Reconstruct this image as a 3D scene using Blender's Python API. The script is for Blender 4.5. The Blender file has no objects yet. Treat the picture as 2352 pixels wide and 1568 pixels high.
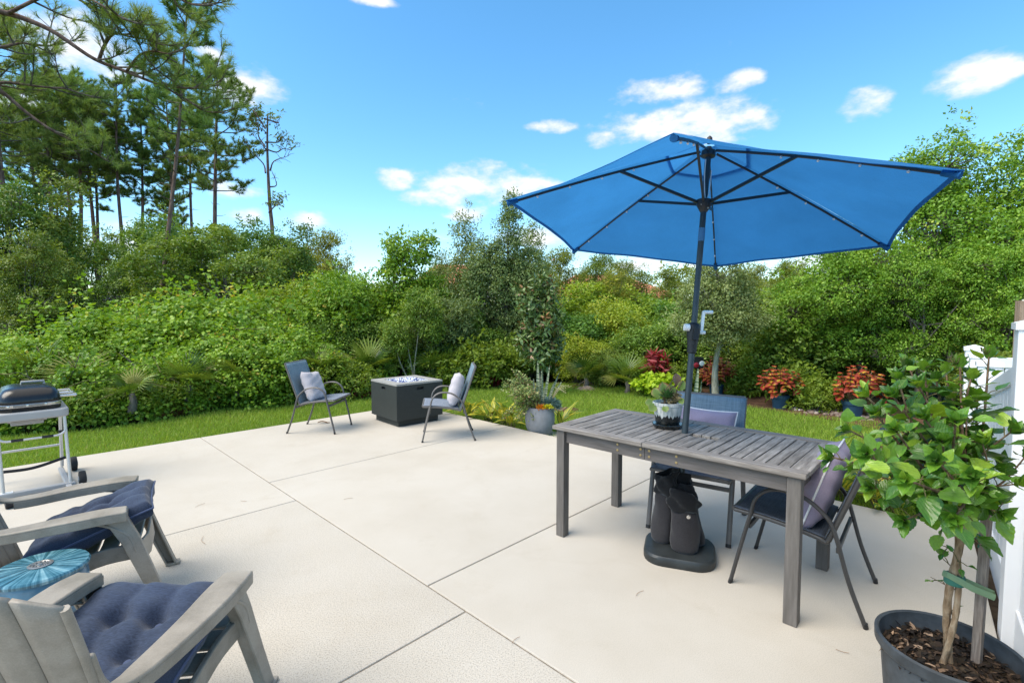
import bpy, bmesh, math, random
import numpy as np
from mathutils import Vector, Matrix, Quaternion
R = math.radians
PI = math.pi
scene = bpy.context.scene
col = scene.collection

# ------------------------------------------------------------------ camera
cam_d = bpy.data.cameras.new('camera')
cam_d.sensor_width = 36.0
cam_d.lens = 36.0 * 1122 / 2352
cam_d.clip_start = 0.05
cam_d.clip_end = 3000
cam = bpy.data.objects.new('camera', cam_d)
cam.location = (0, 0, 1.5)
PITCH = math.atan(63 / 1122)
cam.rotation_euler = (PI / 2 - PITCH, 0, 0)
col.objects.link(cam)
scene.camera = cam

# ------------------------------------------------------------------ world
SUN_EL, SUN_AZ = R(54), R(242)        # azimuth clockwise from +Y: behind the viewer, a little left
world = bpy.data.worlds.new('World')
scene.world = world
world.use_nodes = True
wt = world.node_tree
for n in list(wt.nodes):
    wt.nodes.remove(n)
def wn(t, **kw):
    n = wt.nodes.new(t)
    for k, v in kw.items():
        setattr(n, k, v)
    return n
def wmath(op, a, b=None, c=None):
    n = wn('ShaderNodeMath', operation=op)
    for i, x in enumerate((a, b, c)):
        if x is None: continue
        if isinstance(x, (int, float)): n.inputs[i].default_value = x
        else: wt.links.new(x, n.inputs[i])
    return n.outputs[0]
out = wn('ShaderNodeOutputWorld')
bg = wn('ShaderNodeBackground')
sky = wn('ShaderNodeTexSky', sky_type='NISHITA', sun_disc=False)
sky.sun_elevation = SUN_EL
sky.sun_rotation = SUN_AZ
sky.air_density = 1.0
sky.dust_density = 0.3
sky.ozone_density = 3.0
SKY_STRENGTH = 0.13
hs = wn('ShaderNodeHueSaturation')
hs.inputs['Hue'].default_value = 0.489
hs.inputs['Saturation'].default_value = 1.22
hs.inputs['Value'].default_value = 1.12
wt.links.new(sky.outputs[0], hs.inputs['Color'])
tc = wn('ShaderNodeTexCoord')
sep = wn('ShaderNodeSeparateXYZ')
wt.links.new(tc.outputs['Generated'], sep.inputs[0])
az = wmath('ARCTAN2', sep.outputs[0], sep.outputs[1])
el = wmath('ARCSINE', sep.outputs[2])
mp = wn('ShaderNodeMapping')
mp.inputs['Scale'].default_value = (1, 1, 2.0)
mp.inputs['Location'].default_value = (3.1, 1.7, 0.4)
wt.links.new(tc.outputs['Generated'], mp.inputs[0])
nz = wn('ShaderNodeTexNoise'); nz.inputs['Scale'].default_value = 9; nz.inputs['Detail'].default_value = 9
nz.inputs['Roughness'].default_value = 0.62
wt.links.new(mp.outputs[0], nz.inputs['Vector'])
nz2 = wn('ShaderNodeTexNoise'); nz2.inputs['Scale'].default_value = 2.2; nz2.inputs['Detail'].default_value = 5
wt.links.new(mp.outputs[0], nz2.inputs['Vector'])
def pdir(u, v):
    """direction (azimuth, elevation) that the photograph's point u, v (2352 px wide) looks in"""
    x, y, z = (u - 1176) / 1122, 1.0, (784 - v) / 1122
    c, s = math.cos(PITCH), math.sin(PITCH)
    y, z = c * y + s * z, -s * y + c * z
    return math.atan2(x, y), math.atan2(z, math.hypot(x, y))
# cumulus clouds: centre u, v, half width, half height, strength
CLOUDS = [(570, 205, 95, 62, 1.0), (488, 120, 62, 34, .62), (520, 432, 90, 30, .9), (690, 507, 75, 34, 1.0), (575, 500, 70, 36, .7),
          (905, 415, 62, 30, .95), (1120, 425, 190, 52, 1.05), (1010, 455, 120, 30, .8), (1065, 490, 80, 28, .8), (1215, 545, 120, 36, .75),
          (1515, 212, 120, 42, 1.05), (1570, 285, 215, 62, 1.1), (1265, 290, 72, 22, .72), (1385, 320, 60, 28, .8), (1690, 188, 76, 32, .85), (1990, 238, 88, 46, 1.0),
          (2240, 178, 130, 52, 1.0), (2310, 158, 90, 42, .9), (2140, 200, 50, 28, .6), (850, 4, 70, 16, .9), (150, 90, 170, 110, 1.0), (60, 250, 120, 70, .9),
          (270, 150, 80, 70, .8), (1500, 608, 190, 26, .75), (1900, 600, 160, 40, .85), (330, 560, 190, 60, .75), (1000, 545, 60, 18, .5)]
best = None
for (u, v, w, h, s) in CLOUDS:
    a0, e0 = pdir(u, v)
    a1, _ = pdir(u + w, v); a2, _ = pdir(u - w, v); _, e1 = pdir(u, v - h); _, e2 = pdir(u, v + h)
    sa, se = abs(a1 - a2) / 2 * .80, abs(e1 - e2) / 2 * .80
    dx = wmath('MULTIPLY', wmath('SUBTRACT', az, a0), 1 / sa)
    dy = wmath('MULTIPLY', wmath('SUBTRACT', el, e0), 1 / se)
    q = wmath('ADD', wmath('MULTIPLY', dx, dx), wmath('MULTIPLY', dy, dy))
    f = wmath('SUBTRACT', s + .14, wmath('MULTIPLY', q, 0.72))
    best = f if best is None else wmath('SMOOTH_MAX', best, f, 0.25)
best = wmath('MAXIMUM', best, -1.2)
hi = wn('ShaderNodeMapRange', interpolation_type='SMOOTHSTEP')          # the cloud that softens the sun thickens overhead
hi.inputs['From Min'].default_value = R(36); hi.inputs['From Max'].default_value = R(62); hi.inputs['To Max'].default_value = 0.56
wt.links.new(el, hi.inputs['Value'])
gen = wmath('MULTIPLY', wmath('ADD', wmath('SUBTRACT', nz2.outputs[0], 0.72), hi.outputs[0]), 6.0)     # scattered clouds over the rest of the sky
best = wmath('MAXIMUM', best, gen)
fld = wmath('ADD', best, wmath('MULTIPLY', wmath('SUBTRACT', nz.outputs[0], 0.5), 3.3))
nz3 = wn('ShaderNodeTexNoise'); nz3.inputs['Scale'].default_value = 24; nz3.inputs['Detail'].default_value = 6
wt.links.new(mp.outputs[0], nz3.inputs['Vector'])
fld = wmath('ADD', fld, wmath('MULTIPLY', wmath('SUBTRACT', nz3.outputs[0], 0.5), 1.7))
mr = wn('ShaderNodeMapRange', interpolation_type='SMOOTHSTEP')
mr.inputs['From Min'].default_value = 0.05
mr.inputs['From Max'].default_value = 1.3
wt.links.new(fld, mr.inputs['Value'])
mrc = wn('ShaderNodeMapRange')
mrc.inputs['From Min'].default_value = 0.4; mrc.inputs['From Max'].default_value = 1.6
mrc.inputs['To Min'].default_value = 0.74; mrc.inputs['To Max'].default_value = 1.0
wt.links.new(fld, mrc.inputs['Value'])
cc = wn('ShaderNodeVectorMath', operation='SCALE')
CLOUD = 4.9
cc.inputs[0].default_value = (CLOUD * .985, CLOUD * 0.995, CLOUD)
wt.links.new(mrc.outputs[0], cc.inputs['Scale'])
mix = wn('ShaderNodeMix', data_type='RGBA')
wt.links.new(wmath('MULTIPLY', mr.outputs[0], 0.97), mix.inputs['Factor'])
wt.links.new(hs.outputs[0], mix.inputs['A'])
wt.links.new(cc.outputs[0], mix.inputs['B'])
wt.links.new(mix.outputs['Result'], bg.inputs['Color'])
bg.inputs['Strength'].default_value = SKY_STRENGTH
wt.links.new(bg.outputs[0], out.inputs['Surface'])

sun_d = bpy.data.lights.new('sun', 'SUN')
sun_d.energy = 2.5
sun_d.angle = R(46)
sun_d.color = (1.0, 0.91, 0.78)
sun = bpy.data.objects.new('sun', sun_d)
sv = Vector((math.sin(SUN_AZ) * math.cos(SUN_EL), math.cos(SUN_AZ) * math.cos(SUN_EL), math.sin(SUN_EL)))
sun.rotation_euler = sv.to_track_quat('Z', 'Y').to_euler()
sun.location = sv * 40
col.objects.link(sun)

vs = scene.view_settings
scene.display_settings.display_device = 'sRGB'
vs.view_transform = 'Standard'
vs.look = 'None'
vs.exposure = 1.04
vs.gamma = 1
vs.use_curve_mapping = False
scene.cycles.max_bounces = 8
scene.cycles.diffuse_bounces = 5
scene.cycles.glossy_bounces = 3
scene.cycles.transmission_bounces = 6
scene.cycles.transparent_max_bounces = 8
scene.cycles.use_denoising = True

# ------------------------------------------------------------------ helpers
def px(u, v, Y):
    """the point at distance Y that the photograph (2352 px wide) shows at u, v"""
    x, y, z = (u - 1176) / 1122, 1.0, (784 - v) / 1122
    c, s = math.cos(PITCH), math.sin(PITCH)
    y, z = c * y + s * z, -s * y + c * z
    return Vector((x * Y / y, Y, 1.5 + z * Y / y))
def pz(u, v, h=0.0):
    """the point at height h that the photograph shows at u, v"""
    p = px(u, v, 1.0)
    t = (h - 1.5) / (p.z - 1.5)
    return Vector((p.x * t, t, h))
def tag(o, label=None, cat=None, group=None, kind=None):
    if label: o['label'] = label
    if cat: o['category'] = cat
    if group: o['group'] = group
    if kind: o['kind'] = kind
    return o
def thing(name, label, cat, loc=(0, 0, 0), rz=0.0, group=None, kind=None):
    o = bpy.data.objects.new(name, None)
    o.empty_display_size = 0.1
    o.location = loc
    o.rotation_euler = (0, 0, rz)
    col.objects.link(o)
    return tag(o, label, cat, group, kind)
def link(name, me, parent=None, loc=None, rot=None, scale=None):
    o = bpy.data.objects.new(name, me)
    if parent: o.parent = parent
    if loc is not None: o.location = loc
    if rot is not None:
        if isinstance(rot, Matrix):
            o.rotation_mode = 'QUATERNION'; o.rotation_quaternion = rot.to_quaternion()
        elif isinstance(rot, Quaternion):
            o.rotation_mode = 'QUATERNION'; o.rotation_quaternion = rot
        else: o.rotation_euler = rot
    if scale is not None: o.scale = (scale,) * 3 if isinstance(scale, (int, float)) else scale
    col.objects.link(o)
    return o
def copy_tree(o, parent=None):
    c = o.copy()
    col.objects.link(c)
    if parent: c.parent = parent
    for ch in KIDS(o):
        copy_tree(ch, c)
    return c
def KIDS(o):
    return [c for c in o.children]
def dup(root, label, loc, rz=0.0, scale=1.0, group=None):
    c = copy_tree(root)
    c.location = loc
    c.rotation_euler = (0, 0, rz)
    c.scale = (scale,) * 3 if isinstance(scale, (int, float)) else scale
    c['label'] = label
    if group: c['group'] = group
    return c

class MB:
    def __init__(s):
        s.v = []; s.f = []; s.m = []
    def add(s, vs, fs, mi=0):
        b = len(s.v)
        s.v += [tuple(p) for p in vs]
        s.f += [tuple(i + b for i in f) for f in fs]
        s.m += [mi] * len(fs)
    def box(s, c, d, rot=None, mi=0):
        x, y, z = d[0] / 2, d[1] / 2, d[2] / 2
        P = [Vector(p) for p in ((-x, -y, -z), (x, -y, -z), (x, y, -z), (-x, y, -z), (-x, -y, z), (x, -y, z), (x, y, z), (-x, y, z))]
        if rot: P = [rot @ p for p in P]
        s.add([p + Vector(c) for p in P], [(0, 3, 2, 1), (4, 5, 6, 7), (0, 1, 5, 4), (1, 2, 6, 5), (2, 3, 7, 6), (3, 0, 4, 7)], mi)
    def bar(s, p, q, w, h, ref=(0, 0, 1), mi=0):
        p, q = Vector(p), Vector(q)
        d = (q - p).normalized()
        a = d.cross(Vector(ref)).normalized(); b = a.cross(d)
        P = [p + a * (i * w / 2) + b * (j * h / 2) for i, j in ((-1, -1), (1, -1), (1, 1), (-1, 1))]
        P += [q + a * (i * w / 2) + b * (j * h / 2) for i, j in ((-1, -1), (1, -1), (1, 1), (-1, 1))]
        s.add(P, [(0, 1, 2, 3), (7, 6, 5, 4), (4, 5, 1, 0), (5, 6, 2, 1), (6, 7, 3, 2), (7, 4, 0, 3)], mi)
    def tube(s, pts, r, seg=10, caps=True, ref=None, flat=1.0, closed=False, mi=0):
        """round tube; with ref the section is an ellipse, r along ref and r*flat across it"""
        pts = [Vector(p) for p in pts]; n = len(pts)
        rs = r if isinstance(r, (list, tuple)) else [r] * n
        V = []; a = None
        for i in range(n):
            if closed: t = pts[(i + 1) % n] - pts[i - 1]
            else: t = pts[min(i + 1, n - 1)] - pts[max(i - 1, 0)]
            t.normalize()
            if ref is not None: a = Vector(ref) - t * Vector(ref).dot(t)
            elif a is None:
                a = t.orthogonal()
            else: a = a - t * a.dot(t)
            if a.length < 1e-6: a = t.orthogonal()
            a.normalize(); b = t.cross(a)
            for k in range(seg):
                th = 2 * PI * k / seg
                V.append(pts[i] + a * (math.cos(th) * rs[i]) + b * (math.sin(th) * rs[i] * flat))
        F = []
        for i in range(n if closed else n - 1):
            j = (i + 1) % n
            for k in range(seg):
                l = (k + 1) % seg
                F.append((i * seg + k, i * seg + l, j * seg + l, j * seg + k))
        if caps and not closed:
            F.append(tuple(range(seg))[::-1]); F.append(tuple((n - 1) * seg + k for k in range(seg)))
        s.add(V, F, mi)
    def lathe(s, prof, seg=32, c=(0, 0, 0), mi=0, sx=1.0, sy=1.0):
        c = Vector(c); V = []; F = []
        for (r, z) in prof:
            for k in range(seg):
                th = 2 * PI * k / seg
                V.append(c + Vector((r * sx * math.cos(th), r * sy * math.sin(th), z)))
        for i in range(len(prof) - 1):
            for k in range(seg):
                l = (k + 1) % seg
                F.append((i * seg + k, i * seg + l, (i + 1) * seg + l, (i + 1) * seg + k))
        if prof[0][0] > 1e-5: F.append(tuple(range(seg))[::-1])
        if prof[-1][0] > 1e-5: F.append(tuple((len(prof) - 1) * seg + k for k in range(seg)))
        s.add(V, F, mi)
    def grid(s, fn, nu, nv, mi=0, flip=False):
        V = [fn(i / nu, j / nv) for j in range(nv + 1) for i in range(nu + 1)]
        F = []
        for j in range(nv):
            for i in range(nu):
                q = (j * (nu + 1) + i, j * (nu + 1) + i + 1, (j + 1) * (nu + 1) + i + 1, (j + 1) * (nu + 1) + i)
                F.append(q[::-1] if flip else q)
        s.add(V, F, mi)
    def prism(s, poly, z0, z1, mi=0, M=None):
        n = len(poly)
        V = [Vector((x, y, z0)) for x, y in poly] + [Vector((x, y, z1)) for x, y in poly]
        if M: V = [M @ p for p in V]
        F = [tuple(range(n))[::-1], tuple(range(n, 2 * n))] + [(i, (i + 1) % n, n + (i + 1) % n, n + i) for i in range(n)]
        s.add(V, F, mi)
    def mesh(s, name, mats, smooth=None, weld=False):
        me = bpy.data.meshes.new(name)
        me.from_pydata(s.v, [], s.f)
        for m in (mats if isinstance(mats, (list, tuple)) else [mats]): me.materials.append(m)
        if any(s.m): me.polygons.foreach_set('material_index', s.m)
        bm = bmesh.new(); bm.from_mesh(me)
        if weld: bmesh.ops.remove_doubles(bm, verts=bm.verts, dist=1e-5)
        bmesh.ops.recalc_face_normals(bm, faces=bm.faces)
        bm.to_mesh(me); bm.free()
        if smooth is not None:
            me.shade_smooth(); me.set_sharp_from_angle(angle=R(smooth))
        return me
    def build(s, name, mats, parent=None, smooth=None, bevel=0, seg=2, weld=False, loc=None, rot=None, solid=0, subd=0):
        o = link(name, s.mesh(name, mats, smooth, weld), parent, loc, rot)
        if solid:
            md = o.modifiers.new('solid', 'SOLIDIFY'); md.thickness = solid; md.offset = 0
        if bevel:
            md = o.modifiers.new('bevel', 'BEVEL'); md.width = bevel; md.segments = seg; md.limit_method = 'ANGLE'; md.angle_limit = R(40)
        if subd:
            md = o.modifiers.new('sub', 'SUBSURF'); md.levels = subd; md.render_levels = subd
        return o

def np_mesh(name, V, F, mat, val=None, smooth=False):
    me = bpy.data.meshes.new(name)
    V = np.asarray(V, np.float32); F = np.asarray(F, np.int32)
    k = F.shape[1]
    me.vertices.add(len(V)); me.vertices.foreach_set('co', V.ravel())
    me.loops.add(F.size); me.loops.foreach_set('vertex_index', F.ravel())
    me.polygons.add(len(F)); me.polygons.foreach_set('loop_start', np.arange(0, F.size, k, dtype=np.int32))
    me.update(calc_edges=True)
    me.materials.append(mat)
    if val is not None:
        a = me.attributes.new('v', 'FLOAT', 'POINT'); a.data.foreach_set('value', np.asarray(val, np.float32))
    if smooth: me.shade_smooth()
    return me
RHOMB = (np.array([(0, 0, 0), (.5, .42, .10), (0, 1, -.08), (-.5, .42, .10)]), np.array([(0, 1, 2), (0, 2, 3)]))
HEART = (np.array([(0, .08, 0), (.36, -.06, .03), (.52, .32, .09), (0, 1, -.12), (-.52, .32, .09), (-.36, -.06, .03)]), np.array([(0, 1, 2), (0, 2, 3), (0, 3, 4), (0, 4, 5)]))
BLADE = (np.array([(-.5, 0, 0), (.5, 0, 0), (0, 1, -.15)]), np.array([(0, 1, 2)]))
LANCE = (np.array([(-.5, .0, 0), (.5, 0, 0), (.5, .5, .02), (0, 1, -.12), (-.5, .5, .02)]), np.array([(0, 1, 2), (0, 2, 3), (0, 3, 4)]))
def nrm(a):
    return a / np.maximum(np.linalg.norm(a, axis=-1, keepdims=True), 1e-9)
def leaves(name, P, A, N, L, W, mat, val, tmpl=RHOMB):
    """one mesh of many leaves: place P, axis A, normal N, length L, width W"""
    T, TF = tmpl
    A = nrm(A); N = nrm(N - A * (N * A).sum(1, keepdims=True)); S = np.cross(A, N)
    n, k = len(P), len(T)
    L = np.broadcast_to(np.asarray(L, float), (n,))[:, None, None]; W = np.broadcast_to(np.asarray(W, float), (n,))[:, None, None]
    V = P[:, None, :] + S[:, None, :] * (T[None, :, 0:1] * W) + A[:, None, :] * (T[None, :, 1:2] * L) + N[:, None, :] * (T[None, :, 2:3] * L)
    F = (TF[None] + (np.arange(n) * k)[:, None, None]).reshape(-1, TF.shape[1])
    return np_mesh(name, V.reshape(-1, 3), F, mat, np.repeat(val, k))
def rdir(rg, n):
    return nrm(rg.normal(size=(n, 3)))

# ------------------------------------------------------------------ materials
def srgb(r, g, b):
    f = lambda c: (c / 12.92 if c <= .04045 else ((c + .055) / 1.055) ** 2.4)
    return (f(r / 255), f(g / 255), f(b / 255))
class NT:
    def __init__(s, name):
        s.m = bpy.data.materials.new(name); s.m.use_nodes = True
        s.t = s.m.node_tree
        s.p = s.t.nodes['Principled BSDF']; s.o = s.t.nodes['Material Output']
    def n(s, t, **kw):
        n = s.t.nodes.new(t)
        for k, v in kw.items(): setattr(n, k, v)
        return n
    def l(s, a, b): s.t.links.new(a, b)
    def coord(s, kind='Object', scale=(1, 1, 1)):
        c = s.n('ShaderNodeTexCoord'); m = s.n('ShaderNodeMapping'); m.inputs['Scale'].default_value = scale
        s.l(c.outputs[kind], m.inputs[0]); return m.outputs[0]
    def world(s, scale=(1, 1, 1)):
        c = s.n('ShaderNodeNewGeometry'); m = s.n('ShaderNodeMapping'); m.inputs['Scale'].default_value = scale
        s.l(c.outputs['Position'], m.inputs[0]); return m.outputs[0]
    def noise(s, vec, scale, detail=4, rough=.55):
        n = s.n('ShaderNodeTexNoise'); n.inputs['Scale'].default_value = scale; n.inputs['Detail'].default_value = detail
        n.inputs['Roughness'].default_value = rough
        s.l(vec, n.inputs['Vector']); return n.outputs[0]
    def ramp(s, fac, stops):
        r = s.n('ShaderNodeValToRGB')
        while len(r.color_ramp.elements) < len(stops): r.color_ramp.elements.new(.5)
        for e, (p, c) in zip(r.color_ramp.elements, stops):
            e.position = p; e.color = (*c, 1)
        s.l(fac, r.inputs[0]); return r.outputs[0]
    def mixc(s, fac, a, b, mode='MIX'):
        m = s.n('ShaderNodeMix', data_type='RGBA', blend_type=mode)
        for k, x in (('Factor', fac), ('A', a), ('B', b)):
            if isinstance(x, (int, float)): m.inputs[k].default_value = x
            elif isinstance(x, tuple): m.inputs[k].default_value = (*x, 1)
            else: s.l(x, m.inputs[k])
        return m.outputs['Result']
    def math(s, op, a, b=None):
        n = s.n('ShaderNodeMath', operation=op)
        for i, x in enumerate((a, b)):
            if x is None: continue
            if isinstance(x, (int, float)): n.inputs[i].default_value = x
            else: s.l(x, n.inputs[i])
        return n.outputs[0]
    def color(s, c):
        if isinstance(c, tuple): s.p.inputs['Base Color'].default_value = (*c, 1)
        else: s.l(c, s.p.inputs['Base Color'])
    def bump(s, h, dist=.01, strength=.5):
        b = s.n('ShaderNodeBump'); b.inputs['Distance'].default_value = dist; b.inputs['Strength'].default_value = strength
        s.l(h, b.inputs['Height']); s.l(b.outputs[0], s.p.inputs['Normal'])
    def rough(s, r, spec=.5):
        s.p.inputs['Roughness'].default_value = r; s.p.inputs['Specular IOR Level'].default_value = spec
def simple(name, c, rough=.5, spec=.5, var=.12, vscale=6, bump=0, bscale=60, metal=0, kind='Object'):
    k = NT(name)
    v = k.coord(kind)
    n = k.noise(v, vscale, 5)
    lo = tuple(x * (1 - var) for x in c); hi = tuple(min(1, x * (1 + var)) for x in c)
    k.color(k.ramp(n, [(.3, lo), (.7, hi)]))
    k.rough(rough, spec)
    k.p.inputs['Metallic'].default_value = metal
    if bump: k.bump(k.noise(v, bscale, 4), .004, bump)
    return k.m
def leafmat(name, stops, transl=.35, rough=.45, spec=.35, tcol=None, objrand=.0, attr=True):
    """foliage: colour by the leaf's own random number, a part of the light passes through"""
    k = NT(name)
    if attr:
        a = k.n('ShaderNodeAttribute', attribute_name='v'); fac = a.outputs['Fac']
    else:
        fac = k.n('ShaderNodeObjectInfo').outputs['Random']
    c = k.ramp(fac, stops)
    if objrand:
        oi = k.n('ShaderNodeObjectInfo')
        h = k.n('ShaderNodeHueSaturation')
        k.l(k.math('ADD', k.math('MULTIPLY', oi.outputs['Random'], objrand * .12), .5 - objrand * .06), h.inputs['Hue'])
        k.l(k.math('ADD', k.math('MULTIPLY', oi.outputs['Random'], -objrand * .5), 1 + objrand * .25), h.inputs['Value'])
        k.l(c, h.inputs['Color']); c = h.outputs[0]
    k.color(c); k.rough(rough, spec)
    tr = k.n('ShaderNodeBsdfTranslucent')
    tm = k.mixc(1.0, c, tcol or (1.25, 1.2, .55), 'MULTIPLY')
    k.l(tm, tr.inputs['Color'])
    mx = k.n('ShaderNodeMixShader'); mx.inputs[0].default_value = transl
    k.l(k.p.outputs[0], mx.inputs[1]); k.l(tr.outputs[0], mx.inputs[2]); k.l(mx.outputs[0], k.o.inputs['Surface'])
    return k.m
# ------------------------------------------------------------------ colours of things
def concrete(name, coarse):
    k = NT(name)
    v = k.world()
    big = k.noise(v, .9, 6, .6); mid = k.noise(v, 5, 6, .65); fine = k.noise(v, 160 if coarse else 240, 3, .7)
    c = k.ramp(big, [(.32, (.440, .398, .334)), (.5, (.478, .438, .375)), (.68, (.502, .466, .408))])
    c = k.mixc(k.math('MULTIPLY', k.math('SUBTRACT', mid, .3), .5), c, (.445, .40, .33))
    st = k.n('ShaderNodeTexVoronoi', feature='DISTANCE_TO_EDGE'); st.inputs['Scale'].default_value = .55
    wv = k.n('ShaderNodeVectorMath', operation='ADD'); k.l(v, wv.inputs[0])
    wn_ = k.n('ShaderNodeTexNoise'); wn_.inputs['Scale'].default_value = 1.4; wn_.inputs['Detail'].default_value = 5; k.l(v, wn_.inputs['Vector'])
    k.l(wn_.outputs['Color'], wv.inputs[1]); k.l(wv.outputs[0], st.inputs['Vector'])
    c = k.mixc(k.ramp(st.outputs['Distance'], [(0, (.17, .17, .17)), (.025, (0, 0, 0))]), c, (.42, .37, .30))   # old tide marks
    dk = k.ramp(k.noise(v, 2.6, 8, .7), [(.58, (0, 0, 0)), (.8, (.5, .5, .5))])
    c = k.mixc(dk, c, (.385, .33, .255))                                       # dirt
    sp = k.ramp(fine, [(.36, (.62, .62, .62) if coarse else (.80, .80, .80)), (.5, (1, 1, 1)), (.68, (1.08, 1.08, 1.08))])
    c = k.mixc(1.0, c, sp, 'MULTIPLY')
    k.color(c); k.rough(.82, .3)
    k.bump(k.noise(v, 130 if coarse else 320, 4, .7), .004, .55 if coarse else .2)
    return k.m
M = {}
M['concrete'] = concrete('smooth_concrete', False)
M['concrete_coarse'] = concrete('broom_concrete', True)
M['joint'] = simple('joint_dirt', (.20, .17, .135), .95, .1, .4, 30)
M['soil'] = simple('soil', (.045, .033, .022), .95, .1, .5, 14, .6, 90)
def ground_mat():
    k = NT('forest_floor'); v = k.world()
    c = k.ramp(k.noise(v, 3.5, 8, .7), [(.3, (.018, .020, .008)), (.5, (.035, .032, .014)), (.7, (.055, .052, .02))])
    k.color(c); k.rough(.95, .1); k.bump(k.noise(v, 40, 5), .03, .8); return k.m
M['ground'] = ground_mat()
def lawn_mat():
    k = NT('turf'); v = k.world()
    c = k.ramp(k.noise(v, 14, 8, .7), [(.3, (.055, .085, .012)), (.5, (.095, .15, .020)), (.7, (.13, .17, .032))])
    k.color(c); k.rough(.9, .1); k.bump(k.noise(v, 120, 4), .02, .8); return k.m
M['lawn'] = lawn_mat()
M['grass'] = leafmat('grass_blades', [(0, (.155, .255, .026)), (.5, (.255, .380, .045)), (.8, (.340, .440, .065)), (1, (.46, .43, .15))], .35, .5, .25)
M['mulch'] = simple('mulch', (.10, .055, .035), .95, .1, .45, 22, .9, 70, kind='Generated')
M['alu'] = simple('anodised_tube', (.60, .59, .58), .38, .5, .06, 8, metal=.65)
M['frame'] = simple('taupe_powder_coat', (.115, .105, .098), .42, .5, .10, 12)
M['frame_dark'] = simple('charcoal_powder_coat', (.045, .043, .042), .42, .5, .10, 12)
def sling(name, c1, c2):
    k = NT(name); v = k.coord('Object')
    w1 = k.n('ShaderNodeTexWave', wave_type='BANDS', bands_direction='X'); w1.inputs['Scale'].default_value = 90; w1.inputs['Distortion'].default_value = 1.2
    w2 = k.n('ShaderNodeTexWave', wave_type='BANDS', bands_direction='Z'); w2.inputs['Scale'].default_value = 90; w2.inputs['Distortion'].default_value = 1.2
    k.l(v, w1.inputs[0]); k.l(v, w2.inputs[0])
    st = k.noise(k.coord('Object', (60, 2, 2)), 4, 5, .7); st2 = k.noise(k.coord('Object', (2, 60, 60)), 4, 5, .7)
    f = k.math('ADD', k.math('MULTIPLY', st, .5), k.math('MULTIPLY', st2, .5))
    c = k.ramp(f, [(.38, c1), (.62, c2)])
    k.color(c); k.rough(.7, .3)
    k.bump(k.math('ADD', w1.outputs['Fac'], w2.outputs['Fac']), .002, .35)
    return k.m
M['sling'] = sling('blue_sling_weave', srgb(88, 110, 124), srgb(136, 154, 164))
M['sling_seat'] = sling('grey_sling_weave', srgb(98, 108, 124), srgb(140, 148, 160))
M['sling_dark'] = sling('dark_sling_weave', srgb(52, 58, 68), srgb(92, 100, 112))
def cloth(name, c, var=.08, sc=(200, 200, 200), bump=.25):
    k = NT(name); v = k.coord('Object', sc)
    f = k.noise(v, 1, 3, .6); g = k.noise(k.coord('Object'), 5, 4)
    cc = k.ramp(k.math('ADD', k.math('MULTIPLY', f, .7), k.math('MULTIPLY', g, .3)), [(.35, tuple(x * (1 - var * 1.6) for x in c)), (.65, tuple(min(1, x * (1 + var)) for x in c))])
    k.color(cc); k.rough(.9, .15); k.p.inputs['Sheen Weight'].default_value = .15
    k.bump(f, .002, bump); return k.m
M['pillow_grey'] = cloth('pale_grey_linen', srgb(182, 176, 180))
M['pillow_mauve'] = cloth('mauve_linen', srgb(148, 136, 154))
M['piping'] = cloth('white_piping', srgb(226, 222, 220))
M['navy'] = cloth('navy_slub_weave', srgb(52, 62, 82), .28, (60, 300, 200), .3)
M['button'] = cloth('navy_button', srgb(70, 82, 112))
def resin():
    k = NT('grey_resin'); v = k.coord('Object')
    g = k.noise(v, 260, 3, .7); d = k.noise(v, 6, 7, .65)
    c = k.ramp(d, [(.32, srgb(124, 117, 105)), (.52, srgb(146, 138, 126)), (.7, srgb(157, 150, 138))])
    c = k.mixc(.35, c, k.ramp(g, [(.35, (.72, .72, .72)), (.65, (1.2, 1.2, 1.2))]), 'MULTIPLY')
    sc = k.noise(k.coord('Object', (30, 2, 30)), 4, 4, .7)
    c = k.mixc(k.ramp(sc, [(.62, (0, 0, 0)), (.75, (.35, .35, .35))]), c, srgb(176, 173, 167))
    k.color(c); k.rough(.46, .45); k.bump(g, .001, .35); return k.m
M['resin'] = resin()
def wood(name, a, b, c, scale=(1, 1, 1)):
    k = NT(name); oi = k.n('ShaderNodeObjectInfo')
    v0 = k.coord('Object', scale)
    ad = k.n('ShaderNodeVectorMath', operation='ADD'); k.l(v0, ad.inputs[0])
    cmb = k.n('ShaderNodeCombineXYZ'); k.l(k.math('MULTIPLY', oi.outputs['Random'], 37.0), cmb.inputs[0]); k.l(k.math('MULTIPLY', oi.outputs['Random'], 91.0), cmb.inputs[1])
    k.l(cmb.outputs[0], ad.inputs[1])
    g = k.noise(ad.outputs[0], 6, 6, .65)
    cc = k.ramp(g, [(.28, a), (.5, b), (.72, c)])
    h = k.n('ShaderNodeHueSaturation'); k.l(cc, h.inputs['Color'])
    k.l(k.math('ADD', k.math('MULTIPLY', oi.outputs['Random'], .34), .83), h.inputs['Value'])
    k.color(h.outputs[0]); k.rough(.72, .3); k.bump(g, .003, .45); return k.m
M['wood_y'] = wood('weathered_slat', srgb(90, 83, 76), srgb(128, 121, 113), srgb(164, 157, 149), (9, .8, 9))
M['wood_x'] = wood('weathered_rail', srgb(90, 83, 77), srgb(122, 115, 108), srgb(152, 145, 138), (.8, 9, 9))
M['wood_leg'] = wood('painted_leg', srgb(84, 79, 74), srgb(97, 92, 87), srgb(112, 106, 101), (9, 9, .8))
M['apron'] = wood('painted_apron', srgb(84, 79, 75), srgb(98, 92, 88), srgb(114, 107, 103), (.8, 9, 9))
M['brass'] = simple('screw_brass', (.45, .33, .16), .4, .5, .1, metal=.8)
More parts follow.
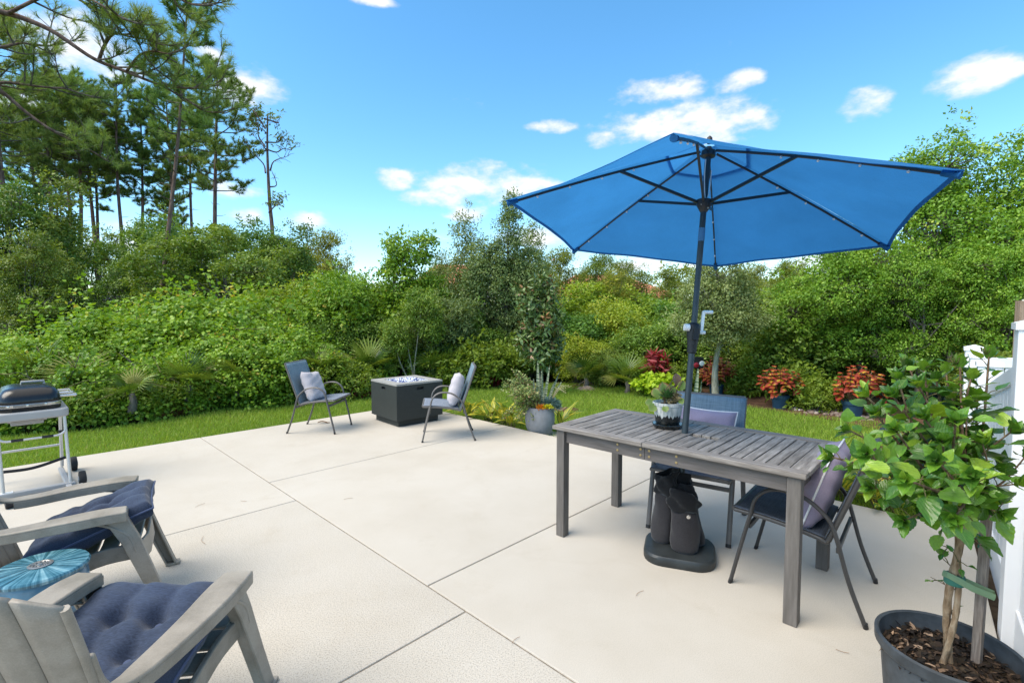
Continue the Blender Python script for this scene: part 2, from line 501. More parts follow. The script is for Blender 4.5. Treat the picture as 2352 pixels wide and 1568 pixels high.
def umbrella_cloth(name, c, tr):
    k = NT(name); v = k.coord('Object', (1, 1, 1))
    f = k.noise(v, 380, 3, .7); g = k.noise(v, 3, 4)
    cc = k.ramp(k.math('ADD', k.math('MULTIPLY', f, .6), k.math('MULTIPLY', g, .4)), [(.36, tuple(x * .82 for x in c)), (.64, tuple(x * 1.15 for x in c))])
    k.color(cc); k.rough(.8, .25)
    b = k.n('ShaderNodeBsdfTranslucent'); k.l(k.mixc(1.0, cc, (1.25, 1.15, 1.08), 'MULTIPLY'), b.inputs['Color'])
    mx = k.n('ShaderNodeMixShader'); mx.inputs[0].default_value = tr
    k.bump(k.math('ADD', k.noise(v, 7, 4, .6), k.math('MULTIPLY', f, .12)), .03, .35)
    k.l(k.p.outputs[0], mx.inputs[1]); k.l(b.outputs[0], mx.inputs[2]); k.l(mx.outputs[0], k.o.inputs['Surface'])
    return k.m
M['canopy'] = umbrella_cloth('blue_canopy', (.030, .190, .470), .50)
M['vent'] = umbrella_cloth('blue_mesh_vent', (.034, .20, .49), .56)
M['hem'] = umbrella_cloth('blue_hem', (.022, .155, .40), .40)
M['dark_metal'] = simple('dark_bronze_metal', (.020, .024, .028), .42, .5, .15, 20)
M['pole'] = simple('slate_pole', (.026, .038, .044), .42, .5, .15, 20)
M['black'] = simple('black_plastic', (.016, .016, .017), .5, .4, .2, 20, .2, 200)
M['rubber'] = simple('black_rubber', (.02, .02, .022), .7, .3, .2, 30, .3, 150)
M['white_plastic'] = simple('white_plastic', (.78, .78, .77), .35, .5, .03)
M['led'] = simple('clear_lamp', (.75, .74, .72), .2, .6, .05)
M['cord'] = simple('white_cord', (.75, .74, .70), .8, .2, .05)
M['label_blue'] = simple('blue_sticker', (.06, .17, .33), .3, .5, .1)
M['bag'] = cloth('dark_bag_canvas', (.030, .028, .030), .25, (240, 240, 240), .5)
M['bag_black'] = cloth('black_bag_flap', (.012, .012, .013), .25, (240, 240, 240), .5)
M['base'] = simple('black_base', (.022, .026, .027), .48, .45, .35, 9, .15, 160)
def speckle(name, c):
    k = NT(name); v = k.coord('Object')
    f = k.noise(v, 190, 3, .8); g = k.noise(v, 2.5, 4)
    cc = k.ramp(f, [(.35, tuple(x * .55 for x in c)), (.5, c), (.68, tuple(x * 1.75 for x in c))])
    cc = k.mixc(k.math('MULTIPLY', g, .3), cc, tuple(x * .8 for x in c))
    k.color(cc); k.rough(.62, .35); k.bump(f, .002, .25); return k.m
M['pit'] = speckle('speckled_charcoal', srgb(48, 52, 50))
M['pit_top'] = speckle('speckled_top', srgb(150, 148, 142))
def beads():
    k = NT('fire_glass'); a = k.n('ShaderNodeAttribute', attribute_name='v')
    k.color(k.ramp(a.outputs['Fac'], [(0, (.012, .02, .12)), (.3, (.03, .06, .30)), (.45, (.25, .30, .45)), (.6, (.75, .78, .82)), (1, (.9, .9, .92))]))
    k.rough(.08, .7); return k.m
M['beads'] = beads()
M['grill_black'] = simple('gloss_black_enamel', (.010, .010, .011), .24, .5, .1)
M['chrome'] = simple('chrome_band', (.62, .61, .60), .18, .6, .1, 5, metal=.9)
M['grill_grey'] = simple('grey_moulding', (.36, .35, .34), .45, .45, .06)
def drum_mat(name):
    k = NT(name); c = k.n('ShaderNodeTexCoord'); s = k.n('ShaderNodeSeparateXYZ'); k.l(c.outputs['Object'], s.inputs[0])
    an = k.math('ARCTAN2', s.outputs[0], s.outputs[1])
    cm = k.n('ShaderNodeCombineXYZ'); k.l(k.math('SINE', an), cm.inputs[0]); k.l(k.math('COSINE', an), cm.inputs[1])
    n = k.noise(cm.outputs[0], 7, 3, .6)
    n2 = k.noise(c.outputs['Object'], 22, 4, .6)
    f = k.math('ADD', k.math('MULTIPLY', n, .75), k.math('MULTIPLY', n2, .25))
    k.color(k.ramp(f, [(.36, srgb(26, 62, 76)), (.47, srgb(52, 98, 114)), (.56, srgb(88, 134, 150)), (.68, srgb(146, 182, 190))]))
    k.rough(.16, .6); return k.m
M['drum'] = drum_mat('blue_fan_glaze')
M['drum_side'] = simple('blue_streak_glaze', srgb(84, 122, 144), .2, .6, .3, 14)
M['pewter'] = simple('pewter', (.30, .30, .29), .35, .5, .15, metal=.7)
M['vinyl'] = simple('white_vinyl', (.80, .80, .80), .42, .45, .02, 3)
def postwood():
    k = NT('rough_pine_post'); v = k.coord('Object', (14, 14, 1.1)); g = k.noise(v, 3, 7, .7)
    k.color(k.ramp(g, [(.3, (.16, .10, .065)), (.5, (.30, .215, .15)), (.7, (.43, .33, .25))])); k.rough(.85, .2); k.bump(g, .006, .6); return k.m
M['post'] = postwood()
def bark(name, a, b, c, sc=(10, 10, 2.2)):
    k = NT(name); v = k.coord('Object', sc)
    vo = k.n('ShaderNodeTexVoronoi'); vo.inputs['Scale'].default_value = 1.2; k.l(v, vo.inputs['Vector'])
    g = k.noise(v, 1.6, 7, .7)
    f = k.math('ADD', k.math('MULTIPLY', vo.outputs['Distance'], .4), k.math('MULTIPLY', g, .7))
    k.color(k.ramp(f, [(.3, a), (.55, b), (.8, c)])); k.rough(.95, .1); k.bump(f, .02, .8); return k.m
M['pine_bark'] = bark('pine_bark', (.06, .040, .032), (.155, .105, .085), (.25, .18, .15))
M['bark'] = bark('grey_bark', (.05, .042, .034), (.125, .11, .09), (.23, .205, .17))
M['pale_bark'] = bark('pale_lichen_bark', (.16, .14, .09), (.30, .28, .20), (.43, .41, .34), (14, 14, 5))
M['twig'] = bark('brown_twig', (.07, .045, .028), (.17, .115, .07), (.28, .20, .13), (60, 60, 20))
M['green_twig'] = bark('green_twig', (.05, .06, .02), (.13, .12, .05), (.22, .17, .09), (60, 60, 20))
M['roof_tile'] = simple('terracotta_tile', (.52, .22, .135), .8, .3, .3, 1.5)
M['stucco'] = simple('beige_stucco', (.55, .48, .38), .85, .2, .08, 2, .3, 40)
M['white_wall'] = simple('white_siding', (.80, .79, .78), .7, .3, .03, 2)
M['shingle'] = simple('grey_shingle', (.085, .085, .095), .9, .2, .25, 4, .5, 30)
M['glass'] = simple('window_glass', (.03, .04, .05), .08, .7, .1)
M['planter'] = simple('grey_fibrestone', (.235, .24, .25), .75, .25, .12, 18, .35, 120)
M['tub'] = simple('dark_nursery_pot', (.045, .052, .058), .55, .35, .5, 11, .3, 60)
M['blue_pot'] = simple('blue_pot', (.020, .060, .105), .45, .4, .15, 10)
M['stake'] = wood('grey_stake', srgb(96, 84, 76), srgb(132, 118, 106), srgb(160, 146, 134), (30, 30, 2))
M['tie'] = simple('green_tie', (.03, .13, .09), .6, .3, .15)
M['tie_pale'] = simple('pale_green_tie', (.16, .24, .13), .6, .3, .15)
def glaze():
    k = NT('drip_glaze'); c = k.n('ShaderNodeTexCoord'); s = k.n('ShaderNodeSeparateXYZ'); k.l(c.outputs['Object'], s.inputs[0])
    an = k.math('ARCTAN2', s.outputs[0], s.outputs[1])
    w = k.math('MULTIPLY', k.math('SINE', k.math('MULTIPLY', an, 23)), .006)
    n = k.math('MULTIPLY', k.math('SUBTRACT', k.noise(k.coord('Object', (1, 1, .1)), 45, 2), .5), .05)
    h = k.math('ADD', s.outputs[2], k.math('ADD', w, n))
    f = k.ramp(h, [(.078, (0, 0, 0)), (.084, (1, 1, 1))])
    wh = k.ramp(k.noise(k.coord('Object', (30, 30, 6)), 2, 4), [(.35, (.34, .37, .35)), (.6, (.66, .64, .58))])
    bk = k.ramp(k.noise(k.coord('Object'), 28, 4), [(.4, (.006, .008, .008)), (.75, (.03, .035, .033))])
    k.color(k.mixc(f, bk, wh)); k.rough(.14, .6); k.bump(k.noise(k.coord('Object'), 40, 3), .004, .4); return k.m
M['glaze'] = glaze()
M['leaf_litter'] = simple('dry_leaf', (.22, .12, .06), .8, .2, .35, 30)

# ------------------------------------------------------------------ ground, lawn, patio
def AB(a, b, z=0.0):            # patio axes: a away to the left, b away to the right
    return Vector((-.715 * a + .699 * b, .699 * a + .715 * b, z))
GZ = -0.09
m = MB(); m.grid(lambda u, v: (-900 + 1800 * u, -200 + 2000 * v, GZ - .012), 6, 6)
tag(m.build('ground', M['ground']), kind='structure')
EDGE = [(-420, 1030), (-200, 1014), (0, 1002), (200, 986), (400, 960), (520, 938), (640, 915), (740, 905), (850, 900), (1000, 888), (1100, 881), (1300, 881), (1400, 886),
        (1500, 897), (1620, 912), (1750, 938), (1880, 958), (1990, 966), (2080, 985), (2200, 1005)]
EDGE3 = [pz(u, v, GZ) for u, v in EDGE]
poly = [(-9.5, 2.5)] + [(p.x, p.y) for p in EDGE3] + [(7.0, 5.2), (4.6, 1.0), (2.0, .5), (-6, .5)]
m = MB(); m.prism(poly, GZ - .008, GZ)
lawn = tag(m.build('lawn', M['lawn']), kind='structure')
def inpoly(x, y, P):
    r = np.zeros(len(x), bool); n = len(P)
    for i in range(n):
        x1, y1 = P[i]; x2, y2 = P[(i + 1) % n]
        c = ((y1 > y) != (y2 > y)) & (x < (x2 - x1) * (y - y1) / (y2 - y1 + 1e-12) + x1)
        r ^= c
    return r
A_END, B_END, A_NEAR = 6.83, 4.60, .03
patio = thing('patio', None, None, kind='structure')
slabs = [(3.95, A_END, -3.4, 1.55, 0), (1.84, 3.95, -3.4, 1.55, 1), (-1.2, 1.84, -3.4, 1.55, 1),
         (4.55, A_END, 1.55, B_END, 0), (2.17, 4.55, 1.55, B_END, 0)]
rot_p = math.atan2(.699, -.715)
for (a0, a1, b0, b1, coarse) in slabs:
    g = .0045
    c = AB((a0 + a1) / 2, (b0 + b1) / 2)
    me = MB(); me.box((0, 0, -.05), (a1 - a0 - 2 * g, b1 - b0 - 2 * g, .10))
    o = me.build('slab', M['concrete_coarse' if coarse else 'concrete'], patio, bevel=.005, seg=2)
    o.location = c; o.rotation_euler = (0, 0, rot_p)
# the slab beside the fence follows the fence line
m = MB(); m.prism([tuple(AB(a, b))[:2] for a, b in ((2.17 - .0045, 1.5545), (2.17 - .0045, B_END - .0045), (.035, B_END - .0045), (-.115, 2.75), (-1.2, 2.75), (-1.2, 1.5545))], -.10, 0)
m.build('slab', M['concrete'], patio, bevel=.005, seg=2)
m = MB(); m.prism([tuple(AB(a, b))[:2] for a, b in ((A_END - .01, -3.38), (A_END - .01, B_END - .01), (.045, B_END - .015), (-.105, 2.74), (-1.18, 2.74), (-1.18, -3.38))], -.098, -.006)
m.build('joint_bed', M['joint'], patio)
# bare soil strip along the fence
m = MB(); m.prism([tuple(AB(a, b))[:2] for a, b in ((.028, 4.6), (-.7, 4.6), (-.7, 2.755), (-.122, 2.755))], GZ + .004, -.035)
tag(m.build('soil_strip', M['soil']), kind='structure')

# grass blades: thousands nobody could count
rg = np.random.default_rng(3)
N = 420000
gx = rg.uniform(-10, 7.2, N); gy = rg.uniform(1.5, 11.2, N)
keep = inpoly(gx, gy, poly)
ga = -.715 * gx + .699 * gy; gb = .699 * gx + .715 * gy
keep &= ~((ga < A_END + .002) & (gb < B_END + .002) & (ga > -1))
keep &= (gy > 2.6) & (gx / gy < 1.16) & (gx / gy > -1.3) & ~((ga < .3) & (gb < 6.6))
dens = np.clip((7.0 / np.hypot(gx, gy)) ** 1.2, .45, 1)
keep &= rg.random(N) < dens
patch = .5 + .5 * np.sin(gx * 1.3 + 2 * np.sin(gy * .9)) * np.cos(gy * 1.7 + 1.3 * np.sin(gx * .7))
gx, gy, patch = gx[keep], gy[keep], patch[keep]
n = len(gx)
P = np.stack([gx, gy, np.full(n, GZ - .004)], 1)
A = np.stack([rg.normal(0, .42, n), rg.normal(0, .42, n), np.ones(n)], 1)
gl = rg.uniform(.035, .078, n) * (.8 + .4 * patch)
val = np.clip(rg.beta(2, 2.6, n) * .75 + .25 * patch + (rg.random(n) > .965) * .5, 0, 1)
o = link('grass', leaves('grass', P, A, rdir(rg, n), gl, rg.uniform(.007, .012, n), M['grass'], val, BLADE))
tag(o, 'short bright green lawn grass around the concrete patio', 'grass', kind='stuff')

NEEDLE = ['longest curved pine needle on the concrete near the far adirondack chair', 'short pine needle on the patio above the far adirondack chair', 'pine needle on the patio near the front of the umbrella base, left of it',
          'short needle on the concrete in the front right, below the table end', 'pine needle lying in the middle of the large left slab', 'pine needle on the bare concrete left of the table leg', 'pine needle on the patio between the left fire pit chair and the far adirondack']
# pine needles and a dry leaf lying on the patio
for i, (u, v, r_, L) in enumerate(((470, 1240, 2.2, .14), (460, 1160, 1.2, .08), (1185, 1470, .9, .06), (1935, 1495, 2.6, .05), (800, 1145, .4, .07), (1470, 1362, .7, .07), (560, 1150, 2.9, .06))):
    p = pz(u, v, .004)
    m = MB(); m.tube([(t * L - L / 2, .12 * L * math.sin(3 * t), .002) for t in (0, .25, .5, .75, 1)], .0010, 5)
    o = m.build('pine_needle', M['leaf_litter']); o.location = p; o.rotation_euler = (0, 0, r_)
    tag(o, NEEDLE[i], 'pine needle', 'fallen needles scattered on the patio')
p = pz(744, 971, .004)
m = MB(); m.grid(lambda u, v: ((u - .5) * .16, (v - .5) * .045 * math.sin(PI * min(.98, u + .05)), .012 * math.sin(u * 5) + .02 * abs(v - .5)), 6, 2)
o = m.build('dry_leaf', M['leaf_litter'], solid=.002); o.location = p + Vector((0, 0, .006)); o.rotation_euler = (0, 0, .3)
tag(o, 'curled brown leaf on the concrete under the left fire pit chair', 'leaf')

# ------------------------------------------------------------------ sling chairs
W2 = .25
def spline(pts, n=6):
    """Catmull-Rom through points"""
    P = [Vector(p) for p in pts]; P = [P[0] * 2 - P[1]] + P + [P[-1] * 2 - P[-2]]
    o = []
    for i in range(1, len(P) - 2):
        for k in range(n):
            t = k / n
            a, b, c, d = P[i - 1:i + 3]
            o.append(.5 * (2 * b + (c - a) * t + (2 * a - 5 * b + 4 * c - d) * t * t + (3 * b - 3 * c + d - a) * t ** 3))
    return o + [P[-2]]
def slingchair(label, backmat, seatmat, framemat, group):
    t = thing('patio_chair', label, 'chair', group=group)
    for s in (-1, 1):
        x = s * (W2 + .012)
        arm = spline([(x, .305, 0), (x, .255, .22), (x, .212, .40), (x, .180, .515), (x, .10, .578), (x, -.03, .572), (x, -.125, .51), (x, -.175, .43), (x, -.24, .20), (x, -.315, 0)], 5)
        m = MB(); m.tube(arm, .0165, 10, ref=(1, 0, 0), flat=.62)
        lf = m.build('arm_and_leg_tube', M[framemat], t, smooth=50)
        for y in (.305, -.315):
            m = MB(); m.tube([(x, y, 0), (x, y - (.006 if y > 0 else -.004), .022)], .0175, 10, ref=(1, 0, 0), flat=.66); m.build('foot_cap', M['black'], lf, smooth=40)
    def side(s_):
        if s_ < .5:
            q = s_ / .5; y = .295 - .44 * q; z = .418 - .05 * q + .012 * math.sin(PI * q)
        else:
            q = (s_ - .5) / .5
            y = -.145 - .035 * q ** .8 * 1.0 - .145 * q; z = .368 + .51 * q
            r_ = max(0, 1 - q / .12); y += .02 * r_ * (1 - r_) * 0
        return y, z
    path = [side(i / 24) for i in range(25)]
    for s in (-1, 1):
        m = MB(); m.tube(spline([(s * W2, path[i][0], path[i][1]) for i in (0, 4, 8, 11, 12, 14, 18, 24)], 4), .0125, 8)
        m.build('side_rail', M[framemat], t, smooth=50)
    def sheet(i0, i1, sag):
        def fn(u, v):
            f = i0 + (i1 - i0) * v; i = min(int(f), 23); w = f - i
            y = path[i][0] * (1 - w) + path[i + 1][0] * w; z = path[i][1] * (1 - w) + path[i + 1][1] * w
            q = (1 - (2 * u - 1) ** 2) * sag * math.sin(PI * min(1, max(0, v)))
            yy = y - q * (1 if i0 >= 11 else 0); zz = z - q * (1 if i0 < 11 else 0)
            e = min(u, 1 - u) * 2 * W2
            lift = .0125 if e > .03 else .0125 + .004 * (1 - e / .03)
            return ((2 * u - 1) * (W2 + .004), yy + (lift if i0 >= 11 else .0), zz + (lift if i0 < 11 else 0))
        return fn
    m = MB(); m.grid(sheet(0, 11.6, .022), 12, 14); m.build('seat_sling', M[seatmat], t, smooth=60, solid=.004)
    m = MB(); m.grid(sheet(12.2, 24, .018), 12, 14); bs = m.build('back_sling', M[backmat], t, smooth=60, solid=.004)
    for s in (-1, 1):                                   # hem seams beside the rails
        for o_ in (.018, .030):
            m = MB(); m.tube([(s * (W2 - o_), path[i][0] + .0165 - .012 * 0, path[i][1]) for i in range(13, 25, 2)], .0014, 5); m.build('seam', M['sling'], bs)
    y, z = path[0]
    m = MB(); m.tube([(-W2, y, z + .004), (W2, y, z + .004)], .013, 8); m.build('front_rail', M[framemat], t, smooth=50)
    y, z = path[24]
    m = MB(); m.tube([(-W2, y, z), (W2, y, z)], .0125, 8); m.build('top_rail', M[framemat], t, smooth=50)
    m = MB(); m.bar((-W2, .215, .345), (W2, .215, .345), .016, .028); m.build('stretcher', M[framemat], t, bevel=.003)
    m = MB(); m.bar((-W2, -.19, .335), (W2, -.19, .335), .016, .028); m.build('stretcher', M[framemat], t, bevel=.003)
    return t
def face(o, at, f):
    o.location = (at[0], at[1], 0); o.rotation_euler = (0, 0, math.atan2(-f[0], f[1]))
PG = 'sling patio chairs'
chair = slingchair('blue sling chair left of the fire pit, facing it with a grey pillow', 'sling', 'sling_seat', 'frame', PG)
face(chair, (-2.50, 6.317), (.995, -.07))
chair2 = dup(chair, 'sling chair right of the fire pit seen from its side, with a grey pillow', (0, 0, 0), group=PG)
face(chair2, (-.786, 5.944), (-.99, -.14))
chair3 = dup(chair, 'blue sling chair pushed under the far long side of the wooden table', (0, 0, 0), group=PG)
face(chair3, (1.345, 3.465), (-.56, -.83))
chair4 = slingchair('dark sling chair at the table end next to the potted hibiscus', 'sling_dark', 'sling_dark', 'frame_dark', PG)
face(chair4, (1.625, 2.66), (-.757, .653))

# ------------------------------------------------------------------ pillows
def pillow(label, w, h, d, mat, piping, group):
    t = thing('pillow', label, 'pillow', group=group)
    def pt(a, b, s):
        e = max(abs(a), abs(b))
        pin = 1 - .075 * (1 - abs(a)) * abs(b) ** 3 - .0
        X = a * w / 2 * (1 - .07 * (1 - b * b) * abs(a) ** 2); Z = b * h / 2 * (1 - .07 * (1 - a * a) * abs(b) ** 2)
        th = d / 2 * (max(0, (1 - a ** 4)) * max(0, (1 - b ** 4))) ** .42
        wr = .006 * math.sin(9 * a + 4 * b) * (abs(b) ** 3) + .004 * math.sin(13 * b + 5 * a)
        return (X, s * (th + wr * (1 if e < .97 else 0)), Z)
    m = MB()
    for s in (-1, 1):
        m.grid(lambda u, v: pt(2 * u - 1, 2 * v - 1, s), 20, 20, flip=s > 0)
    m.build('cover', mat, t, smooth=80, weld=True)
    if piping:
        pts = []
        for (p, q) in (((-1, -1), (1, -1)), ((1, -1), (1, 1)), ((1, 1), (-1, 1)), ((-1, 1), (-1, -1))):
            for k in range(8):
                f = k / 8; a = p[0] + (q[0] - p[0]) * f; b = p[1] + (q[1] - p[1]) * f
                pts.append(pt(a, b, 0))
        m = MB(); m.tube(pts, .0055, 7, closed=True); m.build('piping', M['piping'], t, smooth=60)
    return t
def lean(o, ch, y, z, tilt, yaw=0.0, roll=0.0, x=0.0):
    """stand a pillow on a chair's seat against its back"""
    Mx = Matrix.Translation(ch.location) @ Matrix.Rotation(ch.rotation_euler.z, 4, 'Z') @ Matrix.Translation((x, y, z)) @ Matrix.Rotation(yaw, 4, 'Z') @ Matrix.Rotation(tilt, 4, 'X') @ Matrix.Rotation(roll, 4, 'Y')
    o.location = Mx.translation; o.rotation_mode = 'XYZ'; o.rotation_euler = Mx.to_euler()
pl = pillow('plain pale grey pillow on the sling chair left of the fire pit', .42, .40, .15, M['pillow_grey'], False, 'chair pillows')
lean(pl, chair, -.085, .565, R(20), .06, R(-6))
p2 = dup(pl, 'plain pale grey pillow edge-on in the chair right of the fire pit', (0, 0, 0), group='chair pillows')
lean(p2, chair2, -.095, .585, R(17), 0, R(4))
p3 = pillow('mauve pillow with white piping behind the far edge of the table', .46, .44, .15, M['pillow_mauve'], True, 'chair pillows')
lean(p3, chair3, -.085, .595, R(15), .0, R(-2), .01)
m = MB(); m.box((.17, -.0, .222), (.05, .008, .012)); m.build('zip_tab', M['black'], p3)
p4 = pillow('mauve pillow with white piping in the chair beside the potted hibiscus', .46, .44, .15, M['pillow_mauve'], True, 'chair pillows')
lean(p4, chair4, -.085, .59, R(17), .0, R(3))

# ------------------------------------------------------------------ fire pit
fp = thing('fire_pit', 'square speckled charcoal fire table holding blue and white fire glass', 'fire pit', (-1.49, 6.865, 0), R(42.4))
S_, H_, B0 = .36, .578, .085
m = MB(); m.box((0, 0, B0 / 2), (.63, .63, B0)); m.build('plinth', M['pit'], fp, bevel=.006)
for k in range(4):
    r_ = Matrix.Rotation(k * PI / 2, 3, 'Z'); z0, z1 = B0 + .002, H_ - .028
    m = MB(); hw, hh, hz = .055, .017, z1 - .055
    y = -S_ + .012
    for c, d in (((0, y, (z0 + hz - hh) / 2), (2 * S_ - .05, .024, hz - hh - z0)), ((0, y, (z1 + hz + hh) / 2), (2 * S_ - .05, .024, z1 - hz - hh)),
                 ((-(S_ - .025 + hw) / 2, y, hz), (S_ - .025 - hw, .024, 2 * hh)), (((S_ - .025 + hw) / 2, y, hz), (S_ - .025 - hw, .024, 2 * hh))):
        m.box(r_ @ Vector(c), d, r_)
    m.box(r_ @ Vector((S_ - .0125, -S_ + .0125, (z0 + z1) / 2)), (.0249, .0249, z1 - z0), r_)
    side_ = m.build('side_panel', M['pit'], fp)
    m = MB(); m.box(r_ @ Vector((0, y + .03, hz)), (2 * hw + .03, .02, 2 * hh + .03), r_); m.build('hand_slot', M['black'], side_)
m = MB(); ro, ri = S_ + .002, .235
for k in range(4):
    r_ = Matrix.Rotation(k * PI / 2, 3, 'Z')
    q = [(-ro, -ro), (ro, -ro), (ri, -ri), (-ri, -ri)]
    m.prism([tuple((r_ @ Vector((x, y, 0))).xy) for x, y in q], H_ - .026, H_)
m.build('top_slab', M['pit_top'], fp, bevel=.002)
m = MB(); m.box((0, 0, H_ - .045), (2 * ri + .01, 2 * ri + .01, .03)); m.build('burner_pan', M['dark_metal'], fp)
rg = np.random.default_rng(8)
n = 900
bx = rg.uniform(-ri + .01, ri - .01, (n, 2)); bz = H_ - .026 + rg.random(n) * .018 + .018 * (1 - (np.abs(bx).max(1) / ri) ** 2)
T = np.array([(1, 0, 0), (0, 1, 0), (-1, 0, 0), (0, -1, 0), (0, 0, .8), (0, 0, -.8)]) * .013
TF = np.array([(0, 1, 4), (1, 2, 4), (2, 3, 4), (3, 0, 4), (1, 0, 5), (2, 1, 5), (3, 2, 5), (0, 3, 5)])
V = []; 
for i in range(n):
    q = Quaternion(rdir(rg, 1)[0], rg.uniform(0, 6)).to_matrix()
    V.append(T @ np.array(q).T * rg.uniform(.7, 1.3) + np.array((bx[i, 0], bx[i, 1], bz[i])))
o = link('fire_glass', np_mesh('fire_glass', np.concatenate(V), (TF[None] + (np.arange(n) * 6)[:, None, None]).reshape(-1, 3), M['beads'], np.repeat(rg.random(n), 6)), fp)
tag(o, kind='stuff')

# ------------------------------------------------------------------ wooden table
TX, TY, TH, TR = 1.09, 3.03, .755, R(-43)
L2, Wd2 = .75, .40
tb = thing('dining_table', 'weathered grey slatted wooden table with the umbrella pole through it', 'table', (TX, TY, 0), TR)
for sx in (-1, 1):
    for sy in (-1, 1):
        m = MB(); m.box((sx * (L2 - .055), sy * (Wd2 - .05), (TH - .03) / 2), (.062, .062, TH - .03)); m.build('leg', M['wood_leg'], tb, bevel=.004)
for s in (-1, 1):                                       # long top boards, in two halves with a seam
    for c, l in ((-L2 + .66 / 2, .657), (L2 - .84 / 2, .837)):
        m = MB(); m.box((c, s * (Wd2 - .038), TH - .013), (l, .076, .026)); m.build('edge_board', M['wood_x'], tb, bevel=.004)
for s in (-1, 1):
    m = MB(); m.box((s * (L2 - .043), 0, TH - .0135), (.086, 2 * (Wd2 - .077), .025)); m.build('end_board', M['wood_y'], tb, bevel=.003)
ns = 23
sw = (2 * (L2 - .088)) / ns
hole = .115
rs = random.Random(5)
for i in range(ns):
    x = -(L2 - .088) + sw * (i + .5)
    dz = rs.uniform(-.0015, .001)
    if abs(x - hole) < sw * .55 + .03:
        for a, b in ((-(Wd2 - .079), -.032), (.032, Wd2 - .079)):
            m = MB(); m.box((0, (a + b) / 2, 0), (sw - .006, b - a, .02)); o = m.build('slat', M['wood_y'], tb, bevel=.002, seg=1); o.location = (x, 0, TH - .014 + dz)
        continue
    m = MB(); ln = 2 * (Wd2 - .079)
    m.box((0, 0, 0), (sw - .0075, ln, .02))
    o = m.build('slat', M['wood_y'], tb, bevel=.002, seg=1); o.location = (x, 0, TH - .014 + dz); o.rotation_euler = (0, rs.uniform(-.012, .012), rs.uniform(-.003, .003))
for s in (-1, 1):
    for a, b in ((-L2 + .09, -.092), (-.09, L2 - .09)):
        m = MB(); m.box(((a + b) / 2, s * (Wd2 - .052), TH - .027 - .042), (b - a, .024, .084))
        ap = m.build('apron', M['apron'], tb, bevel=.002)
    for x in (-.27, -.115, -.06, .105):
        for z in (TH - .05, TH - .085):
            m = MB(); m.lathe([(.0001, 0), (.0065, .0), (.0075, .003), (.0001, .004)], 10)
            o = m.build('screw', M['brass'], tb); o.location = (x, s * (Wd2 - .0395), z); o.rotation_euler = (R(90) * (1 if s < 0 else -1), 0, 0)
for s in (-1, 1):
    m = MB(); m.box((s * (L2 - .056), 0, TH - .027 - .042), (.024, 2 * (Wd2 - .083), .084)); m.build('apron', M['apron'], tb, bevel=.002)
for x in (-.3, .2):
    m = MB(); m.box((x, 0, TH - .045), (.05, 2 * (Wd2 - .066), .035)); m.build('cross_batten', M['apron'], tb)

# ------------------------------------------------------------------ umbrella and its base
UB = Vector((1.0888, 3.041, .755)); UW = Vector((.0987, .09497, .99058)).normalized()
Ua = Vector((0, 1, 0)).cross(UW).normalized(); Uc = UW.cross(Ua)
foot = UB - UW * (.70 / UW.z)
um = thing('patio_umbrella', 'open blue patio umbrella leaning over the wooden table', 'umbrella', foot)
MU = Matrix((Ua, Uc, UW)).transposed()                   # local frame: z along the pole
um.rotation_euler = MU.to_euler()
zb = (UB - foot).dot(UW)
zap = zb + 1.8457; zrun = zb + 1.4674; Rc, drop, phi = 1.2703, .5365, -2.04
m = MB(); m.tube([(0, 0, .02), (0, 0, zb + .62)], .0195, 16); m.build('lower_pole', M['pole'], um, smooth=50)
m = MB(); m.tube([(0, 0, zb + .62), (0, 0, zap - .01)], .0185, 16); m.build('upper_pole', M['pole'], um, smooth=50)
m = MB(); m.lathe([(.020, 0), (.028, .006), (.030, .05), (.041, .135), (.041, .175), (.032, .19), (.021, .195)], 16, (0, 0, zb + .50))
m.box((0, -.036, zb + .62), (.034, .03, .07))
ck = m.build('crank_housing', M['black'], um, smooth=40)
m = MB(); m.lathe([(.022, 0), (.022, .03)], 14, (0, 0, 0)); o = m.build('crank_hub', M['white_plastic'], ck, smooth=40); o.location = (-.036, -.02, zb + .66); o.rotation_euler = (0, R(-90), 0)
m = MB(); m.bar((.05, .0, zb + .63), (.055, 0, zb + .775), .018, .014, (0, 1, 0)); m.tube([(.04, 0, zb + .64), (.075, 0, zb + .64)], .011, 8); m.tube([(.055, 0, zb + .77), (.112, 0, zb + .775)], .011, 8)
m.build('crank_handle', M['white_plastic'], ck, smooth=40)
m = MB(); m.lathe([(.0205, 0), (.0205, .085)], 16, (0, 0, zb + 1.22)); m.build('sticker', M['label_blue'], um, smooth=40)
m = MB(); m.lathe([(.019, -.06), (.026, -.05), (.048, -.012), (.050, .018), (.026, .024), (.02, .024)], 18, (0, 0, zrun)); m.build('runner', M['dark_metal'], um, smooth=40)
m = MB(); m.lathe([(.019, -.03), (.044, -.022), (.044, .012), (.03, .02), (.0001, .02)], 18, (0, 0, zap - .05)); m.build('top_hub', M['dark_metal'], um, smooth=40)
m = MB(); m.lathe([(.012, 0), (.02, .01), (.016, .04), (.0001, .055)], 12, (0, 0, zap + .012)); m.build('finial', M['black'], um, smooth=40)
m = MB(); m.tube(spline([(-.02, -.02, zap - .1), (-.021, -.022, zap - .2), (-.012, -.03, zap - .33), (.0, -.03, zap - .36), (.018, -.024, zap - .30), (.021, -.02, zap - .17)], 5), .003, 6)
m.tube([(-.012, -.03, zap - .35), (-.03, -.03, zap - .4)], .003, 6); m.tube([(-.002, -.03, zap - .355), (.016, -.03, zap - .42)], .003, 6)
m.build('pull_cord', M['cord'], um, smooth=50)
